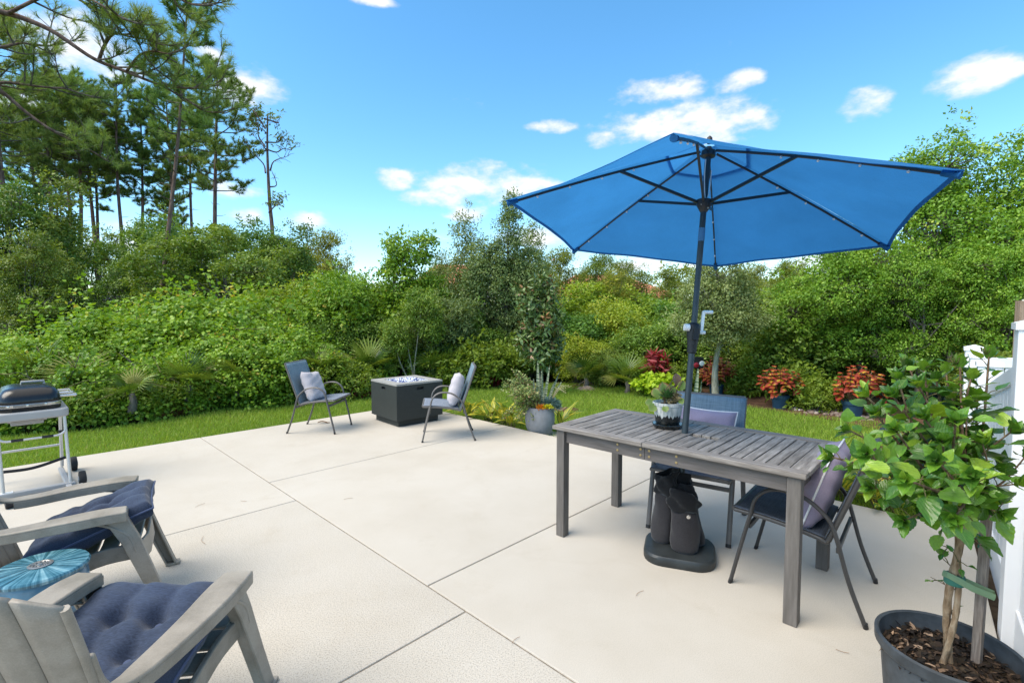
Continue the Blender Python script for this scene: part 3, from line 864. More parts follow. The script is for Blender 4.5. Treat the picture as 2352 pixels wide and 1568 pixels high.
def rib_pt(k, t):
    """on rib k, t from hub 0 to tip 1; the ribs bow slightly under the cloth's tension"""
    a = phi - k * PI / 3
    r_ = .03 + (Rc - .03) * t
    z = zap - .04 - (drop - .04) * t + .016 * math.sin(PI * t)
    return Vector((r_ * math.cos(a), r_ * math.sin(a), z))
def cloth_pt(k, f, t):
    """canopy between rib k and k+1 at fraction f; the cloth sags and its hem is cut hollow"""
    p, q = rib_pt(k, t), rib_pt(k + 1, t)
    b = f * (1 - f) * 4
    P = p.lerp(q, f)
    hollow = .055 * b * max(0, t - .15) ** 2
    rad = Vector((P.x, P.y, 0)).normalized()
    wr = .0018 * math.sin(17 * f + 6 * t + k) * t * t + .003 * math.sin(9 * f - 13 * t + 2 * k) * b * t
    return P - rad * hollow + Vector((0, 0, wr + .024 - .034 * b * t * (1.15 - t) - .0 * hollow))
for k in range(6):
    m = MB(); m.grid(lambda u, v: cloth_pt(k, u, .185 + .815 * v), 14, 18)
    pn = m.build('canopy_panel', M['canopy'], um, smooth=60)
    m = MB(); m.grid(lambda u, v: cloth_pt(k, u, .982 + .018 * v) - Vector((0, 0, .0025)), 14, 1); m.build('hem', M['hem'], pn, smooth=60)
    m = MB(); m.grid(lambda u, v: cloth_pt(k, u, .005 + .20 * v) + Vector((0, 0, .022 - .012 * v)), 10, 6); m.build('vent_flap', M['vent'], um, smooth=60)
    P = [rib_pt(k, t) for t in (.02, .2, .4, .6, .8, .95)]
    m = MB(); m.tube(P, .0085, 6, ref=(0, 0, 1), flat=.72)
    rb = m.build('rib', M['dark_metal'], um)
    for t in (.36, .52, .68, .84):
        m = MB(); p = rib_pt(k, t) - Vector((0, 0, .014)); m.lathe([(.0001, -.008), (.007, -.004), (.007, .004), (.0001, .008)], 8, p); m.build('string_light', M['led'], rb, smooth=60)
    m = MB(); p = rib_pt(k, .975); d = (rib_pt(k, .975) - rib_pt(k, .9)).normalized(); m.tube([p - d * .05, p + d * .02], [.014, .017], 8); m.build('tip_pocket', M['hem'], rb, smooth=50)
    q = rib_pt(k, .43); a = phi - k * PI / 3
    m = MB(); m.bar((.035 * math.cos(a), .035 * math.sin(a), zrun), q, .013, .017, (0, 0, 1)); m.build('strut', M['dark_metal'], um)
bc0 = pz(1560, 1262, .03)
bs = thing('umbrella_base', 'black moulded umbrella base with rounded corners under the table', 'umbrella base', (bc0.x, bc0.y, 0), R(-20))
def rrect(w, h, r, n=8):
    P = []
    for cx_, cy_, a0 in ((w - r, h - r, 0), (-w + r, h - r, 90), (-w + r, -h + r, 180), (w - r, -h + r, 270)):
        for i in range(n + 1):
            a = R(a0 + 90 * i / n); P.append((cx_ + r * math.cos(a), cy_ + r * math.sin(a)))
    return P
m = MB(); lay = [(.205, 0), (.209, .012), (.209, .045), (.200, .058), (.155, .066), (.06, .078)]
rings = [[(x, y, z) for x, y in rrect(w, w * .93, w * .56)] for w, z in lay]
n = len(rings[0]); V = [p for r_ in rings for p in r_]; F = [tuple(range(n))[::-1], tuple((len(rings) - 1) * n + i for i in range(n))]
for j in range(len(rings) - 1): F += [(j * n + i, j * n + (i + 1) % n, (j + 1) * n + (i + 1) % n, (j + 1) * n + i) for i in range(n)]
m.add(V, F); m.build('base_plate', M['base'], bs, smooth=35)
m = MB(); m.lathe([(.04, .075), (.034, .09), (.0225, .10), (.0225, .13)], 16, (-.005, .028, 0)); m.build('socket', M['black'], bs, smooth=40)
def weight_bag(loc, rz, lean_, h, w, fold, label):
    t = thing('weight_bag', label, 'sandbag', loc, rz, 'weight bags round the umbrella pole')
    rr = random.Random(int(h * 1000)); ph = rr.uniform(0, 6)
    def fn(u, v, h=h):
        th = 2 * PI * u; z = h * v
        prof = [(0, .62), (.05, .90), (.18, 1.0), (.42, .98), (.6, .90), (.74, .82), (.86, .84), (1, .80)]
        for (a, ra), (b, rb_) in zip(prof, prof[1:]):
            if a <= v <= b: k = ra + (rb_ - ra) * (v - a) / (b - a); break
        else: k = .78
        cr = 1 + .06 * math.sin(3 * th + ph + 9 * v) + (.10 * math.sin(7 * th + 5 * v + ph) + .12 * math.sin(4 * th - 14 * v) + .10 * math.sin(2 * th + 19 * v)) * max(0, v - .30)
        r_ = w * k * cr
        return Vector((r_ * math.cos(th), r_ * math.sin(th) * .72 - lean_ * z, z))
    m = MB(); m.grid(lambda u, v: fn(u, v * .72), 28, 18); V0 = [fn(i / 28, 0) for i in range(28)]; m.add(V0, [tuple(range(28))[::-1]])
    m.build('bag_body', M['bag'], t, smooth=70, weld=True)
    m = MB(); m.grid(lambda u, v: fn(u, .70 + .3 * v) * 1.0 + Vector((math.cos(2 * PI * u), math.sin(2 * PI * u), 0)) * (.006 + fold * math.sin(PI * v) + .009 * math.sin(8 * PI * u + 9 * v + h * 50)) + Vector((0, 0, .028 * math.sin(2 * PI * u + h * 30) * v)), 28, 8)
    m.build('bag_flap', M['bag_black'], t, smooth=70, solid=.004)
    return t
bc = bs.location
o = weight_bag((bc.x - .105, bc.y + .045, .066), R(-75), -.10, .44, .080, .006, 'tallest black weight bag, left of the umbrella pole under the table')
o = weight_bag((bc.x + .005, bc.y - .095, .066), R(-5), -.20, .345, .088, .016, 'dark weight bag standing in front of the umbrella pole on its base')
m = MB(); m.lathe([(.0001, 0), (.011, .001), (.012, .004), (.006, .005), (.0001, .005)], 12); e = m.build('eyelet', M['chrome'], o, smooth=40); e.location = (0, -.047, .235); e.rotation_euler = (R(90), 0, 0)
o = weight_bag((bc.x + .112, bc.y + .015, .066), R(85), -.24, .37, .082, .010, 'dark weight bag on the right side of the umbrella pole, partly hidden')
o = weight_bag((bc.x + .015, bc.y + .125, .066), R(180), -.16, .42, .082, .006, 'black weight bag behind the umbrella pole, its flap showing above the others')

# ------------------------------------------------------------------ adirondack chairs
def plate(m, pts, w, up, t):
    """bent board along pts, width list w, thickness t, wide across 'up x direction'"""
    n = len(pts); P = [Vector(p) for p in pts]
    V = []
    for i in range(n):
        d = (P[min(i + 1, n - 1)] - P[max(i - 1, 0)]).normalized()
        a = d.cross(Vector(up[i] if isinstance(up, list) else up)).normalized(); b = a.cross(d)
        ww = w[i] if isinstance(w, list) else w
        for x, y in ((-1, -1), (1, -1), (1, 1), (-1, 1)): V.append(P[i] + a * (x * ww / 2) + b * (y * t / 2))
    F = [(0, 1, 2, 3), tuple(4 * (n - 1) + k for k in (3, 2, 1, 0))]
    for i in range(n - 1):
        for k in range(4): F.append((4 * i + k, 4 * i + 4 + k, 4 * i + 4 + (k + 1) % 4, 4 * i + (k + 1) % 4))
    m.add(V, F)
def adirondack(label):
    t = thing('adirondack_chair', label, 'chair', group='resin adirondack chairs')
    for s in (-1, 1):
        path = spline([(s * .262, -.245, .70), (s * .247, -.205, .60), (s * .244, -.145, .545), (s * .256, -.04, .538), (s * .275, .14, .55), (s * .275, .30, .556), (s * .270, .395, .552)], 5)
        nn_ = len(path) - 1
        wd = [.022 + .040 * min(1, i / nn_ / .45) + .046 * max(0, min(1, (i / nn_ - .40) / .35)) - .012 * max(0, i / nn_ - .85) / .15 for i in range(nn_ + 1)]
        m = MB(); plate(m, path, wd, (0, 0, 1), .016)
        ar = m.build('armrest', M['resin'], t, smooth=35, bevel=.006)
        m = MB()                                        # rolled lip along both edges of the arm
        for e in (-1, 1):
            plate(m, [p + Vector((s * e * (w_ / 2 - .004), 0, -.021)) for p, w_ in list(zip(path, wd))[12:]], .008, (0, 0, 1), .036)
        m.bar(path[-1] + Vector((-wd[-1] / 2, -.004, -.021)), path[-1] + Vector((wd[-1] / 2, -.004, -.021)), .008, .036, (0, 0, 1))
        m.build('arm_lip', M['resin'], ar, smooth=35, bevel=.003)
        fl = [(s * .272, .345, .535), (s * .278, .405, .40), (s * .288, .475, .19), (s * .298, .54, 0)]
        m = MB(); plate(m, fl, [.082, .072, .060, .054], (1, 0, 0), .012)
        for e in (-1, 1):
            plate(m, [Vector(p) + Vector((-s * .02, e * (w_ / 2 - .005), 0)) for p, w_ in zip(fl, [.082, .072, .060, .054])], .009, (1, 0, 0), .045)
        m.box((s * .285, .545, .008), (.058, .072, .016))
        plate(m, spline([(s * .268, .425, .34), (s * .266, .395, .43), (s * .264, .30, .50), (s * .262, .20, .525)], 4), .012, (1, 0, 0), .04)
        m.build('front_leg', M['resin'], t, smooth=35, bevel=.004)
        m = MB(); plate(m, spline([(s * .245, .42, .335), (s * .243, .26, .325), (s * .24, .05, .245), (s * .24, -.22, .12), (s * .245, -.43, .0)], 4), .075, (1, 0, 0), .020)
        m.build('side_rail', M['resin'], t, smooth=35, bevel=.004)
    for i in range(6):
        y = .40 - i * .088; z = .375 - .020 * i - .004 * max(0, i - 1) ** 2 * .4
        m = MB(); plate(m, [(-.235, y, z), (-.1, y, z - .012), (.1, y, z - .012), (.235, y, z)], .078, (0, -.25, 1), .014); m.build('seat_slat', M['resin'], t, smooth=30, bevel=.004)
    m = MB(); plate(m, [(-.245, .445, .33), (-.12, .462, .315), (.12, .462, .315), (.245, .445, .33)], .10, (0, 1, .1), .014); m.build('front_apron', M['resin'], t, smooth=30, bevel=.004)
    nb = 7
    def bk(a, v, off=0.0):
        """fan-shaped curved back: a across -1..1, v from seat 0 to top 1"""
        hw = .195 + .085 * v ** .8
        x = a * hw
        y = -.135 - .24 * v - .02 * v * v + .075 * a * a * (.7 + .3 * v)
        top = .945 - .085 * a * a
        z = .235 + (top - .235) * v
        return Vector((x, y - off, z - off * .4))
    for i in range(nb):
        a0, a1 = -1 + 2 * i / nb + .006, -1 + 2 * (i + 1) / nb - .006
        m = MB(); m.grid(lambda u, v: bk(a0 + (a1 - a0) * u, v) - Vector((0, .002 * (1 - (2 * u - 1) ** 2), 0)), 4, 12)
        m.build('back_slat', M['resin'], t, smooth=40, solid=.011)
    for v0 in (.34,):
        m = MB(); plate(m, [bk(a, v0, .018) for a in np.linspace(-.99, .99, 11)], .085, [(0, 1, .4)] * 11, .016); m.build('back_brace', M['resin'], t, smooth=35, bevel=.004)
    m = MB(); plate(m, [(-.25, -.17, .42), (-.1, -.245, .42), (.1, -.245, .42), (.25, -.17, .42)], .06, (0, 1, .2), .02); m.build('back_crossbar', M['resin'], t, smooth=35, bevel=.004)
    for s in (-1, 1):                                   # moulded outer edge that runs down into the arm
        m = MB(); m.tube([bk(s, v, .0) for v in np.linspace(0, 1, 9)] + [], .010, 8); m.build('back_edge', M['resin'], t, smooth=50)
    return t
ad1 = adirondack('grey resin adirondack chair at the bottom edge, seen from behind, navy cushion')
face(ad1, (-1.262, 1.345), (-.02, 1))
ad2 = dup(ad1, 'grey resin adirondack chair facing right between the grill and the blue drum stool', (0, 0, 0))
face(ad2, (-2.345, 2.33), (.837, .546))
def seat_cushion(label):
    t = thing('seat_cushion', label, 'cushion', group='navy seat cushions')
    w, d, h = .50, .51, .128
    tufts = [(-.28, -.28), (.28, -.28), (-.28, .28), (.28, .28)]
    def pt(a, b, s):
        X = a * w / 2 * (1 - .05 * (1 - b * b) * abs(a)); Y = b * d / 2 * (1 - .05 * (1 - a * a) * abs(b))
        th = h / 2 * (max(0, 1 - a ** 6) * max(0, 1 - b ** 6)) ** .30
        dent = sum(math.exp(-(((a - p) ** 2 + (b - q) ** 2) / .022)) for p, q in tufts)
        crease = sum(math.exp(-((a - p) / .07) ** 2) for p in (-.28, .28)) + sum(math.exp(-((b - q) / .07) ** 2) for q in (-.28, .28))
        th = th * (1 - .15 * min(1.4, crease)) - .046 * min(1, dent) * (1 if abs(a) < .9 else 0)
        th += .004 * math.sin(11 * a + 3 * b) + .003 * math.sin(17 * b + 5 * a) if max(abs(a), abs(b)) < .96 else 0
        sag = -.03 * (b + 1) * 0
        return Vector((X, Y, s * max(th, .0)))
    m = MB()
    for s in (-1, 1): m.grid(lambda u, v: pt(2 * u - 1, 2 * v - 1, s), 44, 44, flip=s < 0)
    cv = m.build('cover', M['navy'], t, smooth=80, weld=True)
    m = MB(); pts = []
    for (p, q) in (((-1, -1), (1, -1)), ((1, -1), (1, 1)), ((1, 1), (-1, 1)), ((-1, 1), (-1, -1))):
        for k in range(10): f = k / 10; pts.append(pt(p[0] + (q[0] - p[0]) * f, p[1] + (q[1] - p[1]) * f, 0))
    m.tube(pts, .005, 6, closed=True); m.build('edge_seam', M['button'], t, smooth=60)
    for p, q in tufts:
        m = MB(); c = pt(p, q, 1); m.lathe([(.0001, 0), (.011, .001), (.011, .005), (.004, .008), (.0001, .008)], 12, c + Vector((0, 0, .004))); m.build('tuft_button', M['button'], t, smooth=60)
    return t
def seat_on(o, ch, y, z, tilt, rz=0.0):
    Mx = Matrix.Translation(ch.location) @ Matrix.Rotation(ch.rotation_euler.z, 4, 'Z') @ Matrix.Translation((0, y, z)) @ Matrix.Rotation(tilt, 4, 'X') @ Matrix.Rotation(rz, 4, 'Z')
    o.location = Mx.translation; o.rotation_euler = Mx.to_euler()
cu = seat_cushion('navy tufted cushion on the nearest adirondack chair at the bottom edge')
seat_on(cu, ad1, .185, .42, R(13))
cu2 = dup(cu, 'navy tufted cushion curling up on the adirondack chair beside the grill', (0, 0, 0))
seat_on(cu2, ad2, .245, .445, R(19), .04)

# ------------------------------------------------------------------ drum stool
st = thing('drum_stool', 'glossy blue ceramic drum stool with a round medallion in its top', 'stool', (-1.975, 1.99, 0), .4)
st.scale = (.90, .90, .97)
m = MB(); m.lathe([(.150, 0), (.160, .015), (.172, .10), (.178, .22), (.176, .33), (.168, .42), (.162, .435)], 40); m.build('body', M['drum_side'], st, smooth=40)
m = MB(); m.lathe([(.163, .436), (.176, .440), (.178, .452), (.172, .460), (.05, .466), (.0001, .466)], 48); m.build('top', M['drum'], st, smooth=40)
m = MB(); m.lathe([(.044, .4665), (.046, .470), (.036, .472), (.032, .4685), (.012, .4685), (.010, .474), (.0001, .475)], 28); m.build('medallion', M['pewter'], st, smooth=30)
m = MB()
for k in range(10):
    a = 2 * PI * k / 10; m.lathe([(.0045, .468), (.004, .4735), (.0001, .474)], 8, (.025 * math.cos(a), .025 * math.sin(a), 0))
m.build('medallion_relief', M['pewter'], st, smooth=40)

# ------------------------------------------------------------------ grill on its folding cart
gr = thing('gas_grill', 'black lidded gas grill on a grey wheeled folding cart by the lawn', 'grill', (-4.17, 4.18, 0), R(47))
gr.scale = (1, 1, .955)
gw, gd = .22, .30                                     # half width across the picture, half depth
m = MB()
V = rrect(gw - .03, gd - .02, .09, 6); n = len(V)
lay = [(1.0, .80), (1.01, .815), (.99, .84), (.94, .88), (.82, .915), (.55, .937), (.2, .945)]
rings = [[(x * k, y * k, z) for x, y in V] for k, z in lay]
m.add([p for r_ in rings for p in r_], [tuple(range(n))[::-1], tuple((len(lay) - 1) * n + i for i in range(n))] + [(j * n + i, j * n + (i + 1) % n, (j + 1) * n + (i + 1) % n, (j + 1) * n + i) for j in range(len(lay) - 1) for i in range(n)])
lid = m.build('lid', M['grill_black'], gr, smooth=45)
m = MB(); m.prism(rrect(gw - .026, gd - .016, .092, 6), .772, .80); m.build('lid_band', M['chrome'], lid, bevel=.003)
for x in (-.13, -.02, .09):
    m = MB(); m.lathe([(.0001, 0), (.010, 0), (.009, .006), (.0001, .007)], 10); o = m.build('band_screw', M['chrome'], lid); o.location = (x, -gd + .015, .786); o.rotation_euler = (R(90), 0, 0)
m = MB(); m.tube([(-.04, 0, .935), (-.04, 0, .962), (.10, 0, .962), (.10, 0, .935)], .011, 8); m.build('lid_handle', M['grill_grey'], lid, smooth=50)
m = MB(); m.tube([(gw - .03, -.12, .825), (gw + .07, -.12, .825), (gw + .075, .12, .825), (gw - .03, .12, .825)], .013, 8); m.tube([(gw - .03, -.12, .85), (gw + .05, -.12, .85), (gw + .055, .12, .85), (gw - .03, .12, .85)], .008, 8); m.build('side_handle', M['chrome'], gr, smooth=50)
m = MB(); m.prism(rrect(gw - .03, gd - .03, .08, 6), .735, .771); m.build('cook_box', M['grill_black'], gr, bevel=.008)
m = MB(); m.prism(rrect(gw + .012, gd + .01, .06, 6), .66, .735); m.build('tray_frame', M['grill_grey'], gr, smooth=40, bevel=.014, seg=3)
m = MB(); m.box((-.02, -.05, .645), (.24, .25, .03)); m.box((-.02, -.06, .615), (.20, .19, .03)); m.build('drip_tray', M['grill_grey'], gr, bevel=.006)
m = MB(); m.box((-.02, -.178, .645), (.20, .012, .012)); m.build('tray_runner', M['black'], gr)
for sx in (-1, 1):
    m = MB(); m.tube([(sx * (gw - .02), -gd + .03, .67), (sx * (gw - .02) + .015 * (1), -gd - .03, .06)], .0125, 10); m.build('front_leg', M['alu'], gr, smooth=50)
    m = MB(); m.tube([(sx * (gw - .01), gd - .06, .67), (sx * (gw - .01), gd + .01, .07)], .0135, 10); lg = m.build('rear_leg', M['alu'], gr, smooth=50)
    m = MB(); m.tube([(sx * (gw - .01), gd - .06, .675), (sx * (gw - .01), gd - .055, .64)], .017, 10); m.build('leg_collar', M['black'], lg, smooth=50)
    m = MB(); m.tube([(sx * (gw - .01), gd - .035, .44), (sx * (gw - .01), gd - .029, .40)], .0165, 10); m.build('leg_collar', M['black'], lg, smooth=50)
m = MB(); m.tube(spline([(-gw + .02, -gd + .0, .53), (-gw + .07, -gd - .0, .50), (0, -gd, .50), (gw - .07, -gd, .50), (gw - .02, -gd + .0, .53)], 4), .010, 8); cb = m.build('cross_bar', M['alu'], gr, smooth=50)
for x in (-.09, .09):
    m = MB(); m.tube([(x - .035, -gd, .50), (x + .035, -gd, .50)], .0125, 8); m.build('bar_grip', M['black'], cb, smooth=50)
m = MB(); m.tube([(-gw, gd - .0, .29), (gw, gd - .0, .29)], .011, 8); m.build('rear_cross_bar', M['alu'], gr, smooth=50)
m = MB(); m.tube(spline([(-gw, .05, .17), (0, .05, .16), (gw, .06, .21)], 6), .014, 8); m.build('gas_hose', M['rubber'], gr, smooth=50)
m = MB(); m.bar((-gw - .03, -gd - .03, .05), (gw + .03, -gd - .03, .05), .055, .045); m.build('base_rail', M['grill_grey'], gr, bevel=.010, seg=3)
m = MB(); m.bar((-gw - .02, -gd - .031, .0745), (-gw + .09, -gd - .031, .0745), .045, .006); m.build('white_label', M['white_plastic'], gr)
m = MB(); m.tube([(-.17, -gd - .23, .035), (gw + .06, -gd - .17, .045)], .032, 12); fl = m.build('foot_bar', M['grill_grey'], gr, smooth=50)
m = MB(); m.tube([(-.18, -gd - .232, .036), (.09, -gd - .202, .04)], .0345, 12); m.build('bar_sleeve', M['rubber'], fl, smooth=50)
m = MB(); m.bar((gw - .02, -gd - .17, .045), (gw - .02, gd + .02, .045), .04, .035); m.build('side_rail', M['grill_grey'], gr, bevel=.008)
for y in (-gd - .0, gd + .03):
    m = MB(); m.lathe([(.03, -.024), (.066, -.022), (.070, -.012), (.070, .012), (.066, .022), (.03, .024)], 24)
    o = m.build('wheel', M['rubber'], gr, smooth=35); o.location = (gw + .075, y, .071); o.rotation_euler = (0, R(90), 0)
    m = MB(); m.tube([(0, 0, -.028), (0, 0, .028)], .028, 14); m.build('hub_cap', M['grill_grey'], o, smooth=40)

# ------------------------------------------------------------------ white fence and the wooden post
F0, F1 = Vector((2.36, 2.20, 0)), Vector((4.36, 4.60, 0))
fd = (F1 - F0).normalized(); flen = (F1 - F0).length; fn_ = Vector((-fd.y, fd.x, 0))
fe = thing('vinyl_fence', 'white vinyl privacy fence with capped posts behind the potted hibiscus', 'fence', F0, math.atan2(fd.y, fd.x))
def fpost(x, h, y=0.0, w=.127):
    m = MB(); m.box((x, y, h / 2 + GZ / 2), (w, w, h - GZ)); p = m.build('post', M['vinyl'], fe, bevel=.004)
    m = MB(); q = w / 2 + .010
    m.prism([(x - q, y - q), (x + q, y - q), (x + q, y + q), (x - q, y + q)], h, h + .03)
    m.add([(x - q + .004, y - q + .004, h + .031), (x + q - .004, y - q + .004, h + .031), (x + q - .004, y + q - .004, h + .031), (x - q + .004, y + q - .004, h + .031), (x, y, h + .055)], [(0, 1, 4), (1, 2, 4), (2, 3, 4), (3, 0, 4), (3, 2, 1, 0)])
    m.build('post_cap', M['vinyl'], p)
xs = [(flen - .06, 1.16), (flen - .62, 1.13), (flen - 1.36, 1.12), (-.02, 1.43), (-1.2, 1.75)]
for x, h in xs: fpost(x, h)
def fpanel(x0, x1, h0, h1, y=0.0):
    for z, hh in ((.055, .07),):
        m = MB(); m.bar((x0, y, z), (x1, y, z), .044, .206); m.build('bottom_rail', M['vinyl'], fe, bevel=.003)
    m = MB(); m.bar((x0, y, h0 - .045), (x1, y, h1 - .045), .044, .09); m.build('top_rail', M['vinyl'], fe, bevel=.003)
    n = max(1, round((x1 - x0) / .15))
    w = (x1 - x0) / n
    for i in range(n):
        h = (h0 + (h1 - h0) * (i + .5) / n) - .09
        m = MB(); m.box((x0 + w * (i + .5), y, (.16 + h) / 2), (w - .008, .022, h - .16)); m.build('board', M['vinyl'], fe, bevel=.005, seg=1)
X = [x for x, h in xs]
fpanel(X[1] + .064, X[0] - .064, 1.10, 1.10)
fpanel(X[2] + .064, X[1] - .064, 1.08, 1.08)
fpanel(X[3] + .064, X[2] - .064, 1.30, .98)
fpanel(X[4] + .064, X[3] - .064, 1.68, 1.42)
# a second run of fence leaves the end post towards the right
e0 = F1 - fd * .06; e1 = e0 + (fd * .25 - fn_).normalized() * 2.4
f2 = thing('vinyl_fence', 'low white vinyl fence run behind the capped posts, in front of the wood post', 'fence', e0, math.atan2((e1 - e0).y, (e1 - e0).x))
sv_, fe = fe, f2
fpanel(.07, 1.1, 1.10, 1.10); fpost(1.17, 1.13); fpanel(1.24, 2.3, 1.10, 1.10)
fe = sv_
pw = px(2346, 760, 5.25)
wp = thing('wooden_post', 'rough brown wooden post rising behind the white fence', 'post', (pw.x + .02, pw.y, GZ), R(-25))
m = MB(); m.box((0, 0, .86), (.115, .115, 1.74)); m.build('post_shaft', M['post'], wp, bevel=.004)
m = MB(); m.tube([(-.02, -.01, 1.73), (-.02, -.01, 1.745)], .015, 8); m.build('nail_plate', M['chrome'], wp)
# ------------------------------------------------------------------ far houses (seen between the trees)
def tiled_roof(o, x0, x1, yf, yb, ze, zr, hip=1.6):
    """hipped roof of barrel tiles: ridge along x"""
    ym = (yf + yb) / 2
    m = MB()
    a, b, c, d = (x0, yf, ze), (x1, yf, ze), (x1, yb, ze), (x0, yb, ze)
    e, f = (x0 + hip * 1.6, ym, zr), (x1 - hip * 1.6, ym, zr)
    m.add([a, b, c, d, e, f], [(0, 1, 5, 4), (1, 2, 5), (2, 3, 4, 5), (3, 0, 4), (3, 2, 1, 0)])
    rf = m.build('roof', M['roof_tile'], o)
    t = MB(); n = int((x1 - x0) / .32)
    for i in range(n):
        x = x0 + (i + .5) * (x1 - x0) / n
        k = min(1, (x - x0) / (hip * 1.6), (x1 - x) / (hip * 1.6))
        p, q = Vector((x, yf - .05, ze + .02)), Vector((x, yf + (ym - yf) * k, ze + (zr - ze) * k + .02))
        rows = max(1, int((q - p).length / .42))
        for r_ in range(rows):
            s, e_ = p.lerp(q, r_ / rows), p.lerp(q, (r_ + 1) / rows)
            t.tube([s + Vector((0, 0, .03)), e_ + Vector((0, 0, .0))], .10, 6, caps=False)
    t.tube([e, f], .14, 8); t.tube([a, e], .13, 8); t.tube([b, f], .13, 8)
    tl = t.build('roof_tiles', M['roof_tile'], rf, smooth=50)
    tag(tl, kind='stuff')
def house(name, label, x0, x1, y0, y1, ze, zr, wall, wins):
    h = thing(name, label, 'house')
    m = MB(); m.box(((x0 + x1) / 2, (y0 + y1) / 2, ze / 2 - .1), (x1 - x0 - .8, y1 - y0 - .8, ze + .1)); m.build('wall', wall, h)
    m = MB(); m.box(((x0 + x1) / 2, (y0 + y1) / 2, ze - .08), (x1 - x0, y1 - y0, .12)); m.build('fascia', M['white_wall'], h)
    for x in wins:
        m = MB(); m.box((x, y0 + .385, ze * .55), (1.3, .06, 1.25)); w = m.build('window', M['white_wall'], h)
        for sx in (-.31, .31):
            m = MB(); m.box((x + sx, y0 + .35, ze * .55), (.54, .03, 1.1)); m.build('pane', M['glass'], w)
    return h
h = house('house', 'distant house with orange terracotta roof left of the tall grey-green tree', -7.2, -1.8, 33, 42, 2.9, 4.9, M['stucco'], (-6, -4, -2.8)); tiled_roof(h, -7.2, -1.8, 33, 42, 2.95, 5.1, .9)
h = house('house', 'distant house with orange terracotta roof seen between the trees behind the umbrella pole', 1.6, 11.2, 32, 42, 2.5, 3.9, M['stucco'], (4, 7, 9.5)); tiled_roof(h, 1.6, 11.2, 32, 42, 2.55, 4.3, 2.0)
h = house('house', 'distant white house with grey shingle roof behind the left pine trunks', -30, -24.8, 29, 36, 1.9, 2.6, M['white_wall'], (-28, -26.2))
m = MB(); m.add([(-30.3, 28.7, 1.9), (-24.5, 28.7, 1.9), (-24.5, 36.3, 1.9), (-30.3, 36.3, 1.9), (-28.5, 32.5, 2.75), (-26.3, 32.5, 2.75)], [(0, 1, 5, 4), (1, 2, 5), (2, 3, 4, 5), (3, 0, 4), (3, 2, 1, 0)]); m.build('roof', M['shingle'], h)

# ------------------------------------------------------------------ foliage colours
G = {}
G['vine'] = leafmat('vine_leaf', [(0, (0.082, 0.173, 0.016)), (.5, (0.199, 0.347, 0.026)), (.9, (0.342, 0.483, 0.045)), (1, (0.616, 0.441, 0.090))], 0.34, .42, .36)
G['bush'] = leafmat('bush_leaf', [(0, (0.062, 0.134, 0.018)), (.5, (0.144, 0.259, 0.032)), (1, (0.269, 0.380, 0.056))], 0.30, .42, .36, objrand=.5)
G['yellow'] = leafmat('yellow_green_leaf', [(0, (.115, .205, .016)), (.5, (.245, .360, .028)), (.85, (.360, .460, .048)), (1, (.52, .48, .08))], 0.34, .42, .36, objrand=.4)
G['dark'] = leafmat('dark_leaf', [(0, (0.062, 0.128, 0.020)), (.55, (0.142, 0.238, 0.034)), (1, (0.270, 0.366, 0.060))], 0.28, .42, .36, objrand=.4)
G['oak'] = leafmat('grey_green_leaf', [(0, (0.106, 0.160, 0.052)), (.5, (0.201, 0.270, 0.085)), (1, (0.323, 0.385, 0.145))], 0.30, .42, .36, objrand=.3)
G['far'] = leafmat('far_leaf', [(0, (0.094, 0.143, 0.022)), (.5, (0.198, 0.255, 0.036)), (1, (0.346, 0.360, 0.072))], .40, .5, .3, objrand=.4)
G['big'] = leafmat('big_tree_leaf', [(0, (0.073, 0.170, 0.018)), (.5, (0.177, 0.336, 0.030)), (.9, (0.307, 0.462, 0.055)), (1, (0.448, 0.525, 0.080))], 0.33, .42, .36)
G['pine'] = leafmat('pine_needle_green', [(0, (.100, .165, .044)), (.5, (.195, .295, .068)), (.9, (.310, .410, .105)), (1, (.48, .38, .12))], .38, .5, .35, objrand=.35)
G['palm'] = leafmat('palmetto_leaf', [(0, (0.061, 0.119, 0.020)), (.5, (0.131, 0.210, 0.028)), (1, (0.263, 0.315, 0.050))], .30, .35, .5, attr=False)
G['palm_yellow'] = leafmat('yellowed_palmetto', [(0, (.15, .19, .03)), (1, (.28, .27, .06))], .30, .5, .3, attr=False)
G['palm_dead'] = leafmat('dead_palmetto', [(0, (.26, .17, .12)), (1, (.42, .31, .24))], .2, .8, .2, attr=False)
G['magnolia'] = leafmat('magnolia_leaf', [(0, (.055, .105, .022)), (.5, (.115, .190, .045)), (.76, (.19, .26, .085)), (.82, (.22, .10, .035)), (1, (.30, .15, .06))], .15, .32, .5)
G['lime'] = leafmat('lime_leaf', [(0, (0.228, 0.396, 0.012)), (1, (0.504, 0.624, 0.042))], .4, .45, .3)
G['red'] = leafmat('red_leaf', [(0, (.13, .010, .016)), (1, (.36, .035, .045))], .3, .4, .4)
G['jade'] = leafmat('jade_leaf', [(0, (.090, .155, .028)), (.5, (.175, .250, .055)), (.85, (.34, .38, .13)), (1, (.30, .16, .08))], .2, .35, .5)
G['blue'] = leafmat('blue_succulent', [(0, (.065, .135, .135)), (1, (.19, .30, .29))], .2, .5, .3)
G['orange'] = leafmat('orange_succulent', [(0, (.60, .16, .012)), (1, (.75, .36, .03))], .3, .4, .4)
G['gold'] = leafmat('golden_succulent', [(0, (.42, .45, .008)), (1, (.62, .60, .04))], .3, .4, .4)
G['fern'] = leafmat('fern_leaf', [(0, (0.094, 0.176, 0.018)), (1, (0.251, 0.338, 0.039))], .4, .45, .3, attr=True)

